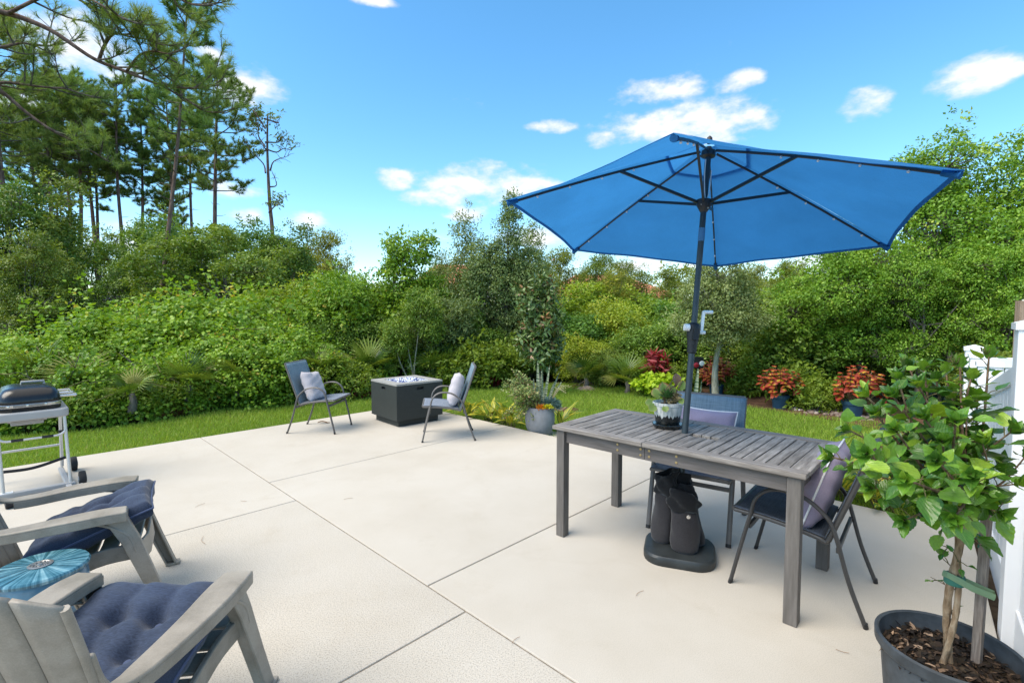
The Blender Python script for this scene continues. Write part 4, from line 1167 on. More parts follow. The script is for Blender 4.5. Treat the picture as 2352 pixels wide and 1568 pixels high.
def blobs_shell(rg, blobs, n, shell=(.62, 1.04), up=.15):
    """cluster centres spread through the outer part of ellipsoids (cx, cy, cz, rx, ry, rz)"""
    B = np.array(blobs, float)
    w = (B[:, 3] * B[:, 4] + B[:, 3] * B[:, 5] + B[:, 4] * B[:, 5]); w /= w.sum()
    k = rg.choice(len(B), n, p=w)
    d = rdir(rg, n); d[:, 2] += up; d = nrm(d)
    r = rg.uniform(shell[0], shell[1], n)[:, None]
    return B[k, :3] + d * B[k, 3:6] * r, d, B[k, :3]
def clumps(rg, C, D, npc, rc, flat=.6, droop=.25, spread=1.0):
    """leaves shingled over small puffs about the centres C that face D"""
    n = len(C) * npc
    c = np.repeat(C, npc, 0); d = np.repeat(D, npc, 0)
    u = nrm(rdir(rg, n) + d * .45 + np.array((0, 0, .35)))
    size = np.repeat(rg.uniform(.65, 1.35, len(C)), npc)[:, None]
    P = c + u * rc * 1.45 * size * rg.uniform(.35, 1.12, (n, 1)) * np.array((1, 1, flat + .15)) + rg.normal(size=(n, 3)) * rc * .16
    A = nrm(rdir(rg, n) * .8 * spread + u * .55 - np.array((0, 0, droop)))
    Nn = nrm(u * .85 + np.array((0, 0, .55)) + rdir(rg, n) * .42)
    val = np.clip(np.repeat(rg.uniform(0, .55, len(C)), npc) + rg.uniform(0, .45, n), 0, 1)
    return P, A, Nn, val
def crown(name, seed, blobs, ncl, npc, rc, L, W, mat, tmpl=RHOMB, shell=(.55, 1.05), flat=.6, droop=.25, up=.15, zmin=None):
    ncl = int(ncl * .95); npc = int(npc * 2.6); rc *= 1.15; L = (L[0] * .72, L[1] * 1.05); W = (W[0] * .80, W[1] * 1.10)
    rg = np.random.default_rng(seed)
    C, D, B = blobs_shell(rg, blobs, ncl, shell, up)
    k = rg.choice(len(C), max(1, len(C) // 6), replace=False)
    C2 = C[k] + D[k] * rc * rg.uniform(.8, 2.6, (len(k), 1)) + np.array((0, 0, 1)) * rc * rg.uniform(0, 1.6, (len(k), 1))
    P, A, Nn, val = clumps(rg, C, D, npc, rc, flat, droop)
    P2, A2, N2, v2 = clumps(rg, C2, D[k], max(4, npc // 3), rc * .6, 1.3, -.2)
    P, A, Nn, val = np.concatenate((P, P2)), np.concatenate((A, A2)), np.concatenate((Nn, N2)), np.concatenate((val, np.clip(v2 + .15, 0, 1)))
    if zmin is not None:
        k = P[:, 2] > zmin; P, A, Nn, val = P[k], A[k], Nn[k], val[k]
    n = len(P)
    return leaves(name, P, A, Nn, rg.uniform(L[0], L[1], n), rg.uniform(W[0], W[1], n), mat, val, tmpl), C, B
def limbs(name, trunk, rtr, ends, mats, seed, rl=.35, jit=.15, sub=None, seg=7, fork=(.35, .8)):
    """tapered trunk polyline with limbs to the ends, and twigs to sub"""
    rr = random.Random(seed); m = MB()
    T = spline(trunk, 4); n = len(T)
    m.tube(T, [rtr * (1 - .75 * i / (n - 1)) for i in range(n)], seg)
    for e in ends:
        e = Vector(e)
        z0 = max(.25, min(.95, rr.uniform(*fork)))
        i = min(n - 2, int(z0 * n)); p = T[i]
        if p.z > e.z: 
            c = [q for q in T if q.z < e.z - .1]; p = c[-1] if c else T[1]; i = max(1, len(c) - 1)
        r0 = rtr * (1 - .75 * i / (n - 1)) * .6
        mid = p.lerp(e, .5) + Vector((rr.uniform(-jit, jit), rr.uniform(-jit, jit), rr.uniform(-.3 * jit, jit))) * (e - p).length
        m.tube(spline([p, mid, e], 3), [r0, r0 * .85, r0 * .7, r0 * .55, r0 * .45, r0 * .35, r0 * .25], 5, caps=False)
    for a, b in (sub or []):
        a, b = Vector(a), Vector(b); md = a.lerp(b, .5) + Vector((rr.uniform(-1, 1), rr.uniform(-1, 1), rr.uniform(-1, 1))) * (b - a).length * .12
        r0 = rtr * rl * .3
        m.tube([a, md, b], [r0, r0 * .7, r0 * .35], 4, caps=False)
    return m.mesh(name, mats, 60)
PROTO = {}
def proto(key, trunk_me, crown_me, tn='trunk', cn='crown'):
    PROTO[key] = (trunk_me, crown_me, tn, cn)
def plant(key, name, label, cat, loc, rz=0.0, sc=1.0, group=None):
    tm, cm, tn, cn = PROTO[key]
    t = thing(name, label, cat, loc, rz, group)
    t.scale = (sc,) * 3 if isinstance(sc, (int, float)) else sc
    if tm: link(tn, tm, t)
    link(cn, cm, t)
    return t
def stems(seed, n, r0, targets, mat, base_r=.15):
    rr = random.Random(seed); m = MB()
    for i in range(n):
        e = Vector(targets[rr.randrange(len(targets))]); p = Vector((rr.uniform(-base_r, base_r), rr.uniform(-base_r, base_r), -.05))
        md = p.lerp(e, .5) + Vector((rr.uniform(-.1, .1), rr.uniform(-.1, .1), .12)) * e.length
        m.tube(spline([p, md, e], 3), [r0, r0 * .9, r0 * .8, r0 * .65, r0 * .5, r0 * .4, r0 * .25], 5, caps=False)
    return m.mesh('stem', mat, 60)

# broad dense bush, 2.4 m
def make_bush(key, seed, mat, bl, ncl, npc, rc, L, W, tmpl=RHOMB, **kw):
    cm, C, B = crown('foliage', seed, bl, ncl, npc, rc, L, W, mat, tmpl, zmin=.02, **kw)
    proto(key, stems(seed, 14, .022, C, M['bark'], .25), cm, 'stem', 'foliage')
make_bush('bush_a', 11, G['bush'], [(0, 0, 1.15, 1.05, 1.0, 1.15), (.55, .2, 1.6, .6, .6, .75), (-.6, -.1, 1.0, .65, .7, .85), (.1, -.5, .7, .9, .7, .7)], 420, 22, .14, (.07, .11), (.035, .055))
make_bush('bush_b', 12, G['dark'], [(0, 0, 1.2, 1.1, 1.0, 1.1), (-.4, .1, 1.8, .6, .6, .6), (.6, -.2, .9, .7, .7, .8)], 420, 22, .13, (.06, .09), (.03, .045))
make_bush('bush_yellow', 13, G['yellow'], [(0, 0, 1.1, 1.1, 1.0, 1.1), (.5, 0, 1.75, .55, .55, .6), (-.55, 0, 1.5, .6, .6, .65), (0, -.6, .65, 1.0, .6, .6)], 460, 20, .13, (.065, .10), (.035, .05))
make_bush('vine_mound', 14, G['vine'], [(0, 0, .45, 1.1, 1.0, .75), (.5, -.1, .6, .6, .6, .6), (-.6, .0, .5, .6, .6, .6)], 520, 15, .11, (.042, .068), (.036, .058), droop=.55, flat=.5)
make_bush('leafy_low', 15, G['fern'], [(0, 0, .28, .45, .42, .34), (.25, 0, .25, .3, .3, .3), (-.25, .05, .22, .3, .3, .28)], 110, 12, .08, (.06, .10), (.025, .045))
make_bush('spire', 16, G['oak'], [(0, 0, .7, .75, .7, .75), (0, 0, 1.5, .55, .55, .8), (.05, 0, 2.3, .35, .35, .7), (0, 0, 3.0, .16, .16, .5)], 420, 16, .12, (.06, .09), (.02, .034))
make_bush('vine_tower', 17, G['vine'], [(0, 0, .9, .8, .8, .9), (.1, 0, 2.0, .42, .42, .8), (.35, 0, 2.8, .5, .35, .3), (.75, 0, 2.75, .22, .2, .3)], 330, 14, .12, (.06, .09), (.045, .065), droop=.6)
make_bush('blue_shrub', 18, G['oak'], [(0, 0, .9, .7, .65, .9), (.25, 0, 1.5, .5, .5, .5)], 260, 18, .11, (.09, .13), (.022, .034), droop=.1)
# understorey broadleaf trees with see-through crowns
def make_tree(key, seed, mat, H, bl, ncl, npc, rc, L, W, tmat, rtr, lean=.3, tmpl=RHOMB, fork=(.35, .8), **kw):
    cm, C, B = crown('crown', seed, bl, ncl, npc, rc, L, W, mat, tmpl, **kw)
    rr = random.Random(seed)
    tr = [(0, 0, -.1), (lean * .2, .05, H * .25), (lean * .5, -.05, H * .5), (lean, .0, H * .8)]
    k = list(range(len(C))); rr.shuffle(k)
    proto(key, limbs('trunk', tr, rtr, [b[:3] for b in bl] + [tuple(C[i]) for i in k[:14]], tmat, seed, fork=fork, sub=[(tuple(B[i]), tuple(C[i])) for i in k[:int(len(k) * .45)]]), cm)
rr = random.Random(1)
def cloudblobs(seed, n, z0, z1, r, rb):
    rr = random.Random(seed); o = []
    for i in range(n):
        a = rr.uniform(0, 2 * PI); t = (i + .5) / n; z = z0 + (z1 - z0) * t
        q = r * (math.sin(PI * (t * .8 + .12)) ** .7) * rr.uniform(.25, 1)
        s = rb * rr.uniform(.7, 1.25)
        o.append((q * math.cos(a), q * math.sin(a), z, s, s, s * .72))
    return o
make_tree('under_a', 21, G['dark'], 6.5, cloudblobs(21, 15, 1.6, 6.8, 2.0, .85), 420, 18, .20, (.11, .17), (.06, .09), M['bark'], .09, .4)
make_tree('under_b', 22, G['bush'], 6.0, cloudblobs(22, 15, 1.0, 6.2, 2.2, .95), 460, 18, .20, (.11, .17), (.06, .09), M['bark'], .08, -.3)
make_tree('under_c', 23, G['far'], 6.0, cloudblobs(23, 13, 1.8, 6.2, 1.7, .75), 380, 16, .20, (.10, .16), (.04, .07), M['bark'], .07, .3)
make_tree('sparse', 24, G['dark'], 7.0, cloudblobs(24, 12, 2.4, 7.2, 2.0, .62), 200, 14, .20, (.12, .18), (.07, .10), M['bark'], .07, .5)
make_tree('grey_tree', 25, G['oak'], 5.2, cloudblobs(251, 13, .7, 3.3, 1.05, .62) + [(.1, 0, 3.7, .5, .5, .6), (-.35, 0, 3.4, .45, .45, .5), (.75, .1, 3.3, .5, .4, .45), (.15, 0, 4.5, .32, .32, .6), (-.75, 0, 2.9, .42, .42, .6), (-.72, 0, 3.6, .25, .25, .5), (.2, 0, 5.1, .18, .18, .45)], 1150, 20, .13, (.06, .10), (.028, .045), M['bark'], .07, .1)
make_tree('young_oak', 26, G['oak'], 2.9, [(0, 0, 1.75, .85, .8, .5), (-.35, 0, 2.2, .65, .6, .5), (.35, .1, 2.3, .65, .6, .55), (0, 0, 2.7, .6, .55, .5), (.6, -.1, 1.75, .5, .5, .32), (-.65, 0, 1.7, .45, .45, .3)], 560, 18, .11, (.05, .08), (.024, .036), M['pale_bark'], .085, .03, fork=(.62, .95))
make_tree('big_a', 27, G['big'], 5.4, cloudblobs(27, 20, 1.5, 5.3, 2.0, .85) + [(1.2, -.6, 2.4, .9, .8, .7), (-1.3, -.5, 2.2, .9, .8, .7)], 1250, 19, .15, (.065, .105), (.038, .058), M['bark'], .13, .2)
make_tree('big_b', 28, G['big'], 4.4, cloudblobs(28, 17, 1.35, 4.2, 1.8, .80), 950, 19, .14, (.06, .095), (.034, .052), M['bark'], .10, -.2)
make_tree('magnolia', 29, G['magnolia'], 2.6, [(0, 0, 1.0, .42, .4, .45), (.1, 0, 1.6, .42, .4, .5), (-.1, 0, 2.2, .33, .3, .5), (.05, 0, 2.6, .18, .18, .35), (.3, 0, 1.2, .3, .3, .35), (-.3, 0, 1.15, .3, .3, .35)], 150, 9, .11, (.11, .17), (.04, .06), M['bark'], .026, .02, LANCE, up=.3)
make_tree('multi_stem', 30, G['bush'], 2.7, [(-.25, 0, 1.9, .55, .5, .35), (.35, 0, 2.4, .55, .5, .4), (-.5, 0, 1.45, .4, .4, .3), (.2, 0, 2.9, .4, .4, .35), (.6, 0, 1.9, .35, .35, .3)], 210, 13, .12, (.09, .14), (.028, .045), M['pale_bark'], .03, -.15)
# extra pale stems for the multi-stemmed tree
m = MB()
for q in ([(0, 0, -.05), (-.16, 0, .35), (-.42, 0, .95), (-.5, 0, 1.4)], [(.02, 0, -.05), (.0, .05, .5), (-.1, .05, 1.1), (-.2, 0, 1.9)], [(.1, 0, -.05), (.06, 0, .6), (.14, 0, 1.3), (.28, 0, 2.4)]):
    T = spline(q, 5); m.tube(T, [.034 * (1 - .6 * i / (len(T) - 1)) for i in range(len(T))], 7)
PROTO['multi_stem'] = (m.mesh('trunk', M['pale_bark'], 60),) + PROTO['multi_stem'][1:]

# ------------------------------------------------------------------ pines
def tuft(rg, p, d, n, L, spread=1.0):
    a = nrm(np.asarray(d, float)[None] * rg.uniform(.25, 1.2, (n, 1)) + rdir(rg, n) * .75 * spread)
    P = np.asarray(p, float)[None] + np.asarray(d, float)[None] * rg.uniform(-.10, .06, (n, 1))
    return P, a, rdir(rg, n), rg.uniform(L * .75, L * 1.15, n)
def pine_mesh(seed, H, zc, rmax, nb, rtr, lean, L=.26, wd=.021, npt=60):
    rg = np.random.default_rng(seed); rr = random.Random(seed)
    T = spline([(0, 0, -.2), (lean * .15, .1, H * .3), (lean * .55, -.1, H * .62), (lean, 0, H * .97)], 8)
    n = len(T); m = MB()
    m.tube(T, [rtr * (1 - .72 * (i / (n - 1)) ** 1.1) for i in range(n)], 9)
    br = MB()
    PP, AA, NN, LL, VV = [], [], [], [], []
    for b in range(nb):
        t = (b + rr.random()) / nb
        z = zc + (H - zc) * t
        i = min(n - 2, int(z / (H * .97) * (n - 1))); o = T[i].lerp(T[i + 1], rr.random())
        a = b * 2.4 + rr.uniform(-.5, .5)
        ln = rmax * (math.sin(PI * min(1, .22 + .75 * t)) ** .8) * rr.uniform(.55, 1.1) * (.65 if t > .9 else 1)
        up = .15 + .5 * t + rr.uniform(-.15, .2)
        e = o + Vector((math.cos(a) * ln, math.sin(a) * ln, ln * up))
        md = o.lerp(e, .55) + Vector((rr.uniform(-.1, .1) * ln, rr.uniform(-.1, .1) * ln, -.10 * ln))
        B = spline([o, md, e], 5)
        r0 = .022 + .02 * ln / rmax
        br.tube(B, [r0 * (1 - .7 * k / (len(B) - 1)) for k in range(len(B))], 5, caps=False)
        nt = int(4 + 5 * ln)
        for k in range(nt):
            f = .35 + .65 * (k + .5) / nt
            j = min(len(B) - 2, int(f * (len(B) - 1))); p = B[j].lerp(B[j + 1], rr.random())
            dd = (B[j + 1] - B[j]).normalized()
            sd = Vector((rr.uniform(-1, 1), rr.uniform(-1, 1), rr.uniform(-.2, .9))).normalized()
            tl = rr.uniform(.2, .62) * (1.1 - .4 * f) if k < nt - 1 else .05
            q = p + (sd * .8 + dd * .5).normalized() * tl
            br.tube([p, p.lerp(q, .5) + Vector((0, 0, -.03)), q], [.011, .009, .006], 4, caps=False)
            td = np.array(((q - p).normalized() + Vector((0, 0, .35))).normalized())
            for w in range(2 if tl > .3 else 1):
                pos = np.array(q if w == 0 else p.lerp(q, .55))
                P, A, N_, l = tuft(rg, pos, td, npt, L)
                PP.append(P); AA.append(A); NN.append(N_); LL.append(l)
                VV.append(np.clip(rg.uniform(0, .45) + rg.uniform(0, .45, npt) + (.3 if rg.random() > .985 else 0), 0, 1))
    for k in range(9):                                  # dead stubs on the bare trunk
        z = zc * rr.uniform(.45, 1); i = min(n - 2, int(z / (H * .97) * (n - 1))); a = rr.uniform(0, 6.3); l = rr.uniform(.2, 1.1)
        m.tube([T[i], T[i] + Vector((math.cos(a) * l * .6, math.sin(a) * l * .6, .05)), T[i] + Vector((math.cos(a) * l, math.sin(a) * l, rr.uniform(-.2, .4)))], [.02, .015, .006], 4, caps=False)
    P = np.concatenate(PP)
    nd = leaves('needles', P, np.concatenate(AA), np.concatenate(NN), np.concatenate(LL), wd, G['pine'], np.concatenate(VV), BLADE)
    return m.mesh('trunk', M['pine_bark'], 60), br.mesh('branches', M['bark'], 60), nd
PINES = [pine_mesh(41, 16.5, 9.6, 2.8, 48, .17, .6), pine_mesh(42, 17.5, 11.4, 2.4, 42, .15, -.4), pine_mesh(43, 15.5, 9.6, 2.5, 44, .15, .3), pine_mesh(44, 13.5, 8.8, 1.6, 24, .10, .5)]
def pine(i, u, Y, sc, rz, label, tilt=(0, 0)):
    p = px(u, 700, Y)
    t = thing('pine_tree', label, 'tree', (p.x, Y, GZ), 0, 'tall pines at the left')
    t.rotation_euler = (tilt[0], tilt[1], rz); t.scale = (sc,) * 3
    a, b, c = PINES[i]
    link('trunk', a, t); link('branches', b, t); link('needles', c, t)
pine(0, 492, 30, 1.0, .3, 'tallest pine at the right end of the group, thick trunk left of the bare tree')
pine(1, 402, 33, .93, 2.0, 'straight pine just left of the rightmost big pine, lower branches spread wide')
pine(3, 420, 38, .85, 4.0, 'thin pine trunk close behind the rightmost big pine')
pine(2, 330, 34, 1.0, 1.1, 'straight pine behind the leaning trunk in the middle of the pines')
pine(3, 350, 15.5, .84, 3.3, 'slim pink-barked pine leaning left out of the vine thicket', (0, R(-9)))
pine(1, 283, 32, .98, 5.0, 'single straight pine in the sky gap right of the paired pine trunks')
pine(2, 197, 31, 1.04, 2.6, 'thicker of the paired pine trunks side by side, slightly bowed')
pine(1, 178, 33, 1.0, .9, 'thinner of the paired pine trunks side by side')
pine(0, 110, 36, .98, 4.2, 'pine with dark spreading branches behind the pale-stemmed tree at the left')
pine(0, 24, 23, .92, 5.5, 'thick pine trunk at the left edge of the picture')
pine(2, -60, 27, 1.0, .4, 'pine just outside the left edge whose branches reach into the picture')
pine(3, 383, 40, .95, 1.9, 'thinnest distant pine trunk between the two straight pines')

# the near pine, its trunk outside the frame, whose boughs hang across the top left corner
pine(0, 232, 35, 1.02, 3.6, 'pine with its crown above the gap right of the paired trunks')
pine(2, 130, 30, 1.02, 2.9, 'pine whose low boughs hang left of the paired trunks')
pine(1, 236, 37, 1.0, 1.6, 'slender distant pine trunk just right of the sky gap pine')
pine(1, 443, 36, .98, 4.4, 'distant straight pine between the two rightmost thick trunks')
pine(3, 150, 36, 1.08, 5.2, 'thin distant pine left of the paired trunks')
npn = thing('pine_tree', 'near pine whose dark boughs and needle tufts cross the top left corner', 'tree', (0, 0, 0))
TXY = Vector((-13.4, 9.0, 0))
m = MB(); m.tube(spline([TXY + Vector((0, 0, -.2)), TXY + Vector((.1, 0, 4)), TXY + Vector((.0, .1, 9)), TXY + Vector((.2, .1, 14))], 6), [.24 - .008 * i for i in range(19)], 12); m.build('trunk', M['pine_bark'], npn, smooth=60)
def bough(pts, r0, r1, seed, ntw, name_l, tl=(.35, .9), upb=.55, from_=.12):
    rg = np.random.default_rng(seed); rr = random.Random(seed)
    B = spline(pts, 6); n = len(B)
    m = MB(); m.tube(B, [r0 + (r1 - r0) * i / (n - 1) for i in range(n)], 9)
    m.build('bough', M['pine_bark'], npn, smooth=60)
    tw = MB(); PP, AA, NN, LL, VV = [], [], [], [], []
    def add(q, d, k=42, sp=1.0):
        P, A, N_, l = tuft(rg, np.array(q), np.array(d), k, .19, sp)
        PP.append(P); AA.append(A); NN.append(N_); LL.append(l); VV.append(np.clip(rg.uniform(0, .4) + rg.uniform(0, .4, k), 0, 1))
    for k in range(ntw):
        f = from_ + (1 - from_) * (k + rr.random()) / ntw
        i = min(n - 2, int(f * (n - 1))); p = B[i].lerp(B[i + 1], rr.random()); d = (B[i + 1] - B[i]).normalized()
        sd = Vector((rr.uniform(-.6, .6), rr.uniform(-1, 1), rr.uniform(-.35, 1) * upb + .15)).normalized()
        l = rr.uniform(*tl)
        q = p + (sd + d * .75).normalized() * l
        md = p.lerp(q, .5) + Vector((rr.uniform(-.1, .1), rr.uniform(-.1, .1), -.08)) * l
        S = spline([p, md, q], 4)
        tw.tube(S, [.022 * (1 - .65 * j / (len(S) - 1)) for j in range(len(S))], 5, caps=False)
        for j in range(int(3 + l * 6)):
            g = rr.uniform(.3, 1); a = min(len(S) - 2, int(g * (len(S) - 1))); s = S[a].lerp(S[a + 1], rr.random())
            s2 = (Vector((rr.uniform(-1, 1), rr.uniform(-1, 1), rr.uniform(-.2, 1))).normalized() * .7 + (q - p).normalized() * .6).normalized()
            e = s + s2 * rr.uniform(.10, .32)
            tw.tube([s, e], [.009, .006], 4, caps=False)
            add(e, (s2 + Vector((0, 0, .25))).normalized())
        add(q, (q - p).normalized())
    tw.build('twigs', M['bark'], npn, smooth=60)
    link('needles', leaves('needles', np.concatenate(PP), np.concatenate(AA), np.concatenate(NN), np.concatenate(LL), .008, G['pine'], np.concatenate(VV), BLADE), npn)
P_ = lambda u, v, Y: px(u, v, Y)
bough([TXY + Vector((.1, 0, 8.6)), P_(-120, 0, 9.6), P_(0, 27, 10), P_(60, 45, 10.1), P_(125, 75, 10.2), P_(215, 135, 10.4), P_(290, 165, 10.5), P_(370, 195, 10.6), P_(440, 203, 10.8), P_(500, 196, 11)], .064, .014, 61, 11, '', (.5, 1.25), .9, .55)
bough([P_(228, 136, 10.4), P_(240, 105, 10.2), P_(262, 78, 10.0), P_(300, 85, 9.9), P_(350, 92, 9.8)], .035, .012, 62, 9, '', (.3, .75), .8)
bough([P_(290, 165, 10.5), P_(320, 128, 10.3), P_(350, 118, 10.2), P_(388, 125, 10.0)], .028, .010, 63, 7, '', (.3, .6), .8)
bough([P_(20, 30, 10.0), P_(110, -10, 9.7), P_(190, -6, 9.4), P_(250, 22, 9.3), P_(285, 45, 9.2)], .034, .012, 64, 12, '', (.4, .9), .7)
bough([P_(300, -60, 9.0), P_(395, -12, 9.0), P_(440, 10, 9.0), P_(490, 14, 9.0)], .026, .010, 65, 7, '', (.2, .5), .6)
bough([TXY + Vector((.1, 0, 6.6)), P_(-60, 178, 10.3), P_(5, 212, 10.6), P_(60, 258, 10.8), P_(120, 300, 11.0), P_(190, 335, 11.4), P_(235, 362, 11.6)], .052, .012, 66, 8, '', (.4, .9), .7, .55)
bough([TXY + Vector((.1, 0, 8.0)), P_(-90, 100, 11), P_(-10, 110, 11.3), P_(60, 100, 11.6), P_(120, 125, 11.9)], .05, .014, 67, 12, '', (.5, 1.1), .8, .2)
bough([TXY + Vector((.1, 0, 7.2)), P_(-80, 180, 11.5), P_(20, 190, 11.9), P_(100, 200, 12.2), P_(165, 205, 12.5)], .05, .014, 68, 13, '', (.5, 1.1), .8, .15)
bough([P_(370, 195, 10.6), P_(430, 230, 10.9), P_(470, 255, 11.1), P_(520, 260, 11.3)], .026, .010, 69, 7, '', (.3, .7), .6)

# the bare tree right of the pines
bt = thing('bare_tree', 'nearly leafless dark tree right of the pines with a few leaves in its bent top', 'tree', px(628, 700, 30).xy.to_3d() + Vector((0, 0, GZ)))
o0 = bt.location.copy()
Q = lambda u, v: px(u, v, 30) - o0
m = MB(); T = spline([(0, 0, -.2), Q(627, 560), Q(620, 470), Q(616, 400), Q(614, 330), Q(615, 262)], 5); m.tube(T, [.14 * (1 - .7 * i / (len(T) - 1)) for i in range(len(T))], 9)
m.build('trunk', M['pine_bark'], bt, smooth=60)
m = MB(); lv = []
for pts in ([(615, 400), (598, 372), (582, 350), (560, 322)], [(617, 390), (632, 372), (655, 355)], [(614, 340), (596, 315), (588, 290), (584, 262)], [(614, 330), (630, 320), (650, 318), (668, 330)],
            [(615, 300), (604, 280), (592, 262), (580, 255)], [(616, 280), (630, 275), (640, 290)], [(614, 345), (628, 345), (648, 340), (664, 342)], [(620, 470), (632, 465), (645, 470)], [(621, 490), (640, 478), (650, 470)], [(618, 430), (628, 422), (632, 405)], [(614, 310), (600, 296), (590, 285)], [(613, 350), (600, 335), (592, 318)]):
    S = spline([Q(*p) + Vector((0, random.Random(p[0]).uniform(-.5, .5), 0)) for p in pts], 4)
    m.tube(S, [.05 * (1 - .75 * i / (len(S) - 1)) for i in range(len(S))], 5, caps=False)
    r9 = random.Random(pts[0][0] * 7 + pts[-1][1])
    for k in range(9):
        a = S[r9.randrange(len(S) // 2, len(S))]; e = a + Vector((r9.uniform(-.5, .5), r9.uniform(-.4, .4), r9.uniform(-.2, .5)))
        m.tube([a, a.lerp(e, .5) + Vector((0, 0, .06)), e], [.018, .012, .006], 4, caps=False)
        if len(pts) > 3 or pts[-1][1] < 300 or pts[0][1] > 460: lv.append(e)
m.build('branches', M['pine_bark'], bt, smooth=60)
rg = np.random.default_rng(77)
C = np.array([tuple(p) for p in lv]); P, A, Nn, val = clumps(rg, C, np.tile((0, 0, 1.), (len(C), 1)), 7, .16)
link('leaves', leaves('leaves', P, A, Nn, rg.uniform(.16, .26, len(P)), .10, G['dark'], val), bt)

# ------------------------------------------------------------------ far wood: one mass beyond the houses
rg = np.random.default_rng(90)
bl = []
for i in range(120):
    x = -75 + 150 * (i + rg.random()) / 120; hgt = rg.uniform(2.2, 4.4) * (1.5 if x < -18 else 1.0 if x < 14 else 1.5)
    y = rg.uniform(46, 60); bl.append((x, y, hgt * .5, rg.uniform(1.5, 3), 1.6, hgt * .55))
cm, _, _ = crown('far_woods', 91, bl, 5200, 9, .42, (.28, .45), (.16, .26), G['far'], up=.3)
tag(link('far_woods', cm), 'distant wood closing the view low behind the houses', 'woods', kind='stuff')

# ------------------------------------------------------------------ vine thicket at the left: one tangled mass nobody could count
rg = np.random.default_rng(50)
ex = np.array([p.x for p in EDGE3]); ey = np.array([p.y for p in EDGE3])
def thick_h(x, y):
    e = np.interp(x, ex, ey); d = y - e
    b = np.clip(d / .55, 0, 1) ** .6 * .62 + np.clip((d - .5) / 5.5, 0, 1) * np.interp(x / np.maximum(y, .1), [-1.1, -.85, -.62, -.4], [.12, .28, .78, .85])
    return d, b * (1 + .38 * np.sin(x * 1.9 + y * .8) * np.sin(y * 1.5 - x * .7) + .34 * np.sin(4.1 * x + 1.3) * np.cos(3.7 * y) + .12 * np.sin(9 * x) * np.sin(8 * y + 1))
n = 40000
x = rg.uniform(-13.5, -1.6, n); d_ = rg.uniform(0, 1, n) ** 1.5 * 7.5; y = np.interp(x, ex, ey) + d_
d_, hh = thick_h(x, y)
k = (x / y > -1.32); x, y, hh, d_ = x[k], y[k], hh[k], d_[k]; n = len(x)
eps = .12
gxh = (thick_h(x + eps, y)[1] - hh) / eps; gyh = (thick_h(x, y + eps)[1] - hh) / eps
nr = nrm(np.stack([-gxh, -gyh, np.ones(n)], 1))
C = np.stack([x, y, GZ + hh * rg.uniform(.55, 1.06, n) + rg.exponential(.035, n)], 1)
hol = np.sin(x * 5.3 + 2.1 * np.sin(y * 3.1)) * np.sin(y * 5.9 + 1.7 * np.sin(x * 2.7)) + .6 * np.sin(x * 11.3 + y * 4.1) * np.sin(y * 10.7 - x * 3.3) + .35 * rg.normal(size=n)
k = hol > -.42
C, nr, x, y = C[k], nr[k], x[k], y[k]
C[:, 2] += .10 * np.clip(hol[k], -1, 1.4)
P, A, Nn, val = clumps(rg, C, nr, 6, .070, .8, .75)
Nn = nrm(np.repeat(nr, 6, 0) * .55 + np.array((0, -.15, .62)) + rdir(rg, len(P)) * .55)
val = np.clip(rg.beta(1.8, 2.2, len(P)) * .72 + .32 * np.repeat(.5 + .5 * np.sin(x * 2.3 + 1.7 * np.sin(y * 1.9)), 6) - .05, 0, 1)
vt = link('vine_thicket', leaves('vine_thicket', P, A, Nn, rg.uniform(.038, .074, len(P)), rg.uniform(.034, .062, len(P)), G['vine'], val, RHOMB))
tag(vt, 'tangled mass of climbing vines sloping up from the lawn at the left', 'vines', kind='stuff')
# low feathery weeds along the thicket's foot
n = 2600
x = rg.uniform(-9.5, -3.0, n); y = np.interp(x, ex, ey) + rg.uniform(-.08, .45, n)
C = np.stack([x, y, GZ + rg.uniform(.08, .48, n)], 1)
P, A, Nn, val = clumps(rg, C, np.tile((0, -.6, .8), (n, 1)), 9, .07, .6, .1)
tag(link('weeds', leaves('weeds', P, A, Nn, rg.uniform(.05, .09, len(P)), .022, G['fern'], val)), 'low feathery weeds along the foot of the vine thicket', 'weeds', kind='stuff')
# trailing stems between the leaves
m = MB(); rr = random.Random(9)
for i in range(150):
    x0 = rr.uniform(-9, -2.6); y0 = float(np.interp(x0, ex, ey)) + rr.uniform(.1, 4); z0 = GZ + float(thick_h(np.array([x0]), np.array([y0]))[1][0])
    q = [(x0, y0, z0 * .4), (x0 + rr.uniform(-.3, .3), y0 - .1, z0 + .05), (x0 + rr.uniform(-.6, .6), y0 - rr.uniform(.2, .5), z0 + rr.uniform(-.2, .15))]
    m.tube(spline(q, 3), .006, 4, caps=False)
m.build('vine_stems', M['green_twig'], vt, smooth=60)

m = MB(); rr = random.Random(19)
for i in range(110):
    x0 = rr.uniform(-12, -2.4); y0 = float(np.interp(x0, ex, ey)) + rr.uniform(.2, 6.5); z0 = GZ + float(thick_h(np.array([x0]), np.array([y0]))[1][0])
    e = Vector((x0 + rr.uniform(-.35, .35), y0 + rr.uniform(-.3, .2), z0 + rr.uniform(.08, .5)))
    s = Vector((x0, y0, z0 * .5)); md = s.lerp(e, .6) + Vector((rr.uniform(-.1, .1), 0, .05)); m.tube(spline([s, md, e], 3), [.010, .009, .008, .007, .006, .005, .004], 4, caps=False)
    for k in range(3):
        f = md.lerp(e, rr.random()); m.tube([f, f + Vector((rr.uniform(-.18, .18), rr.uniform(-.15, .1), rr.uniform(-.02, .18)))], [.005, .003], 4, caps=False)
m.build('dead_twigs', M['bark'], vt, smooth=60)
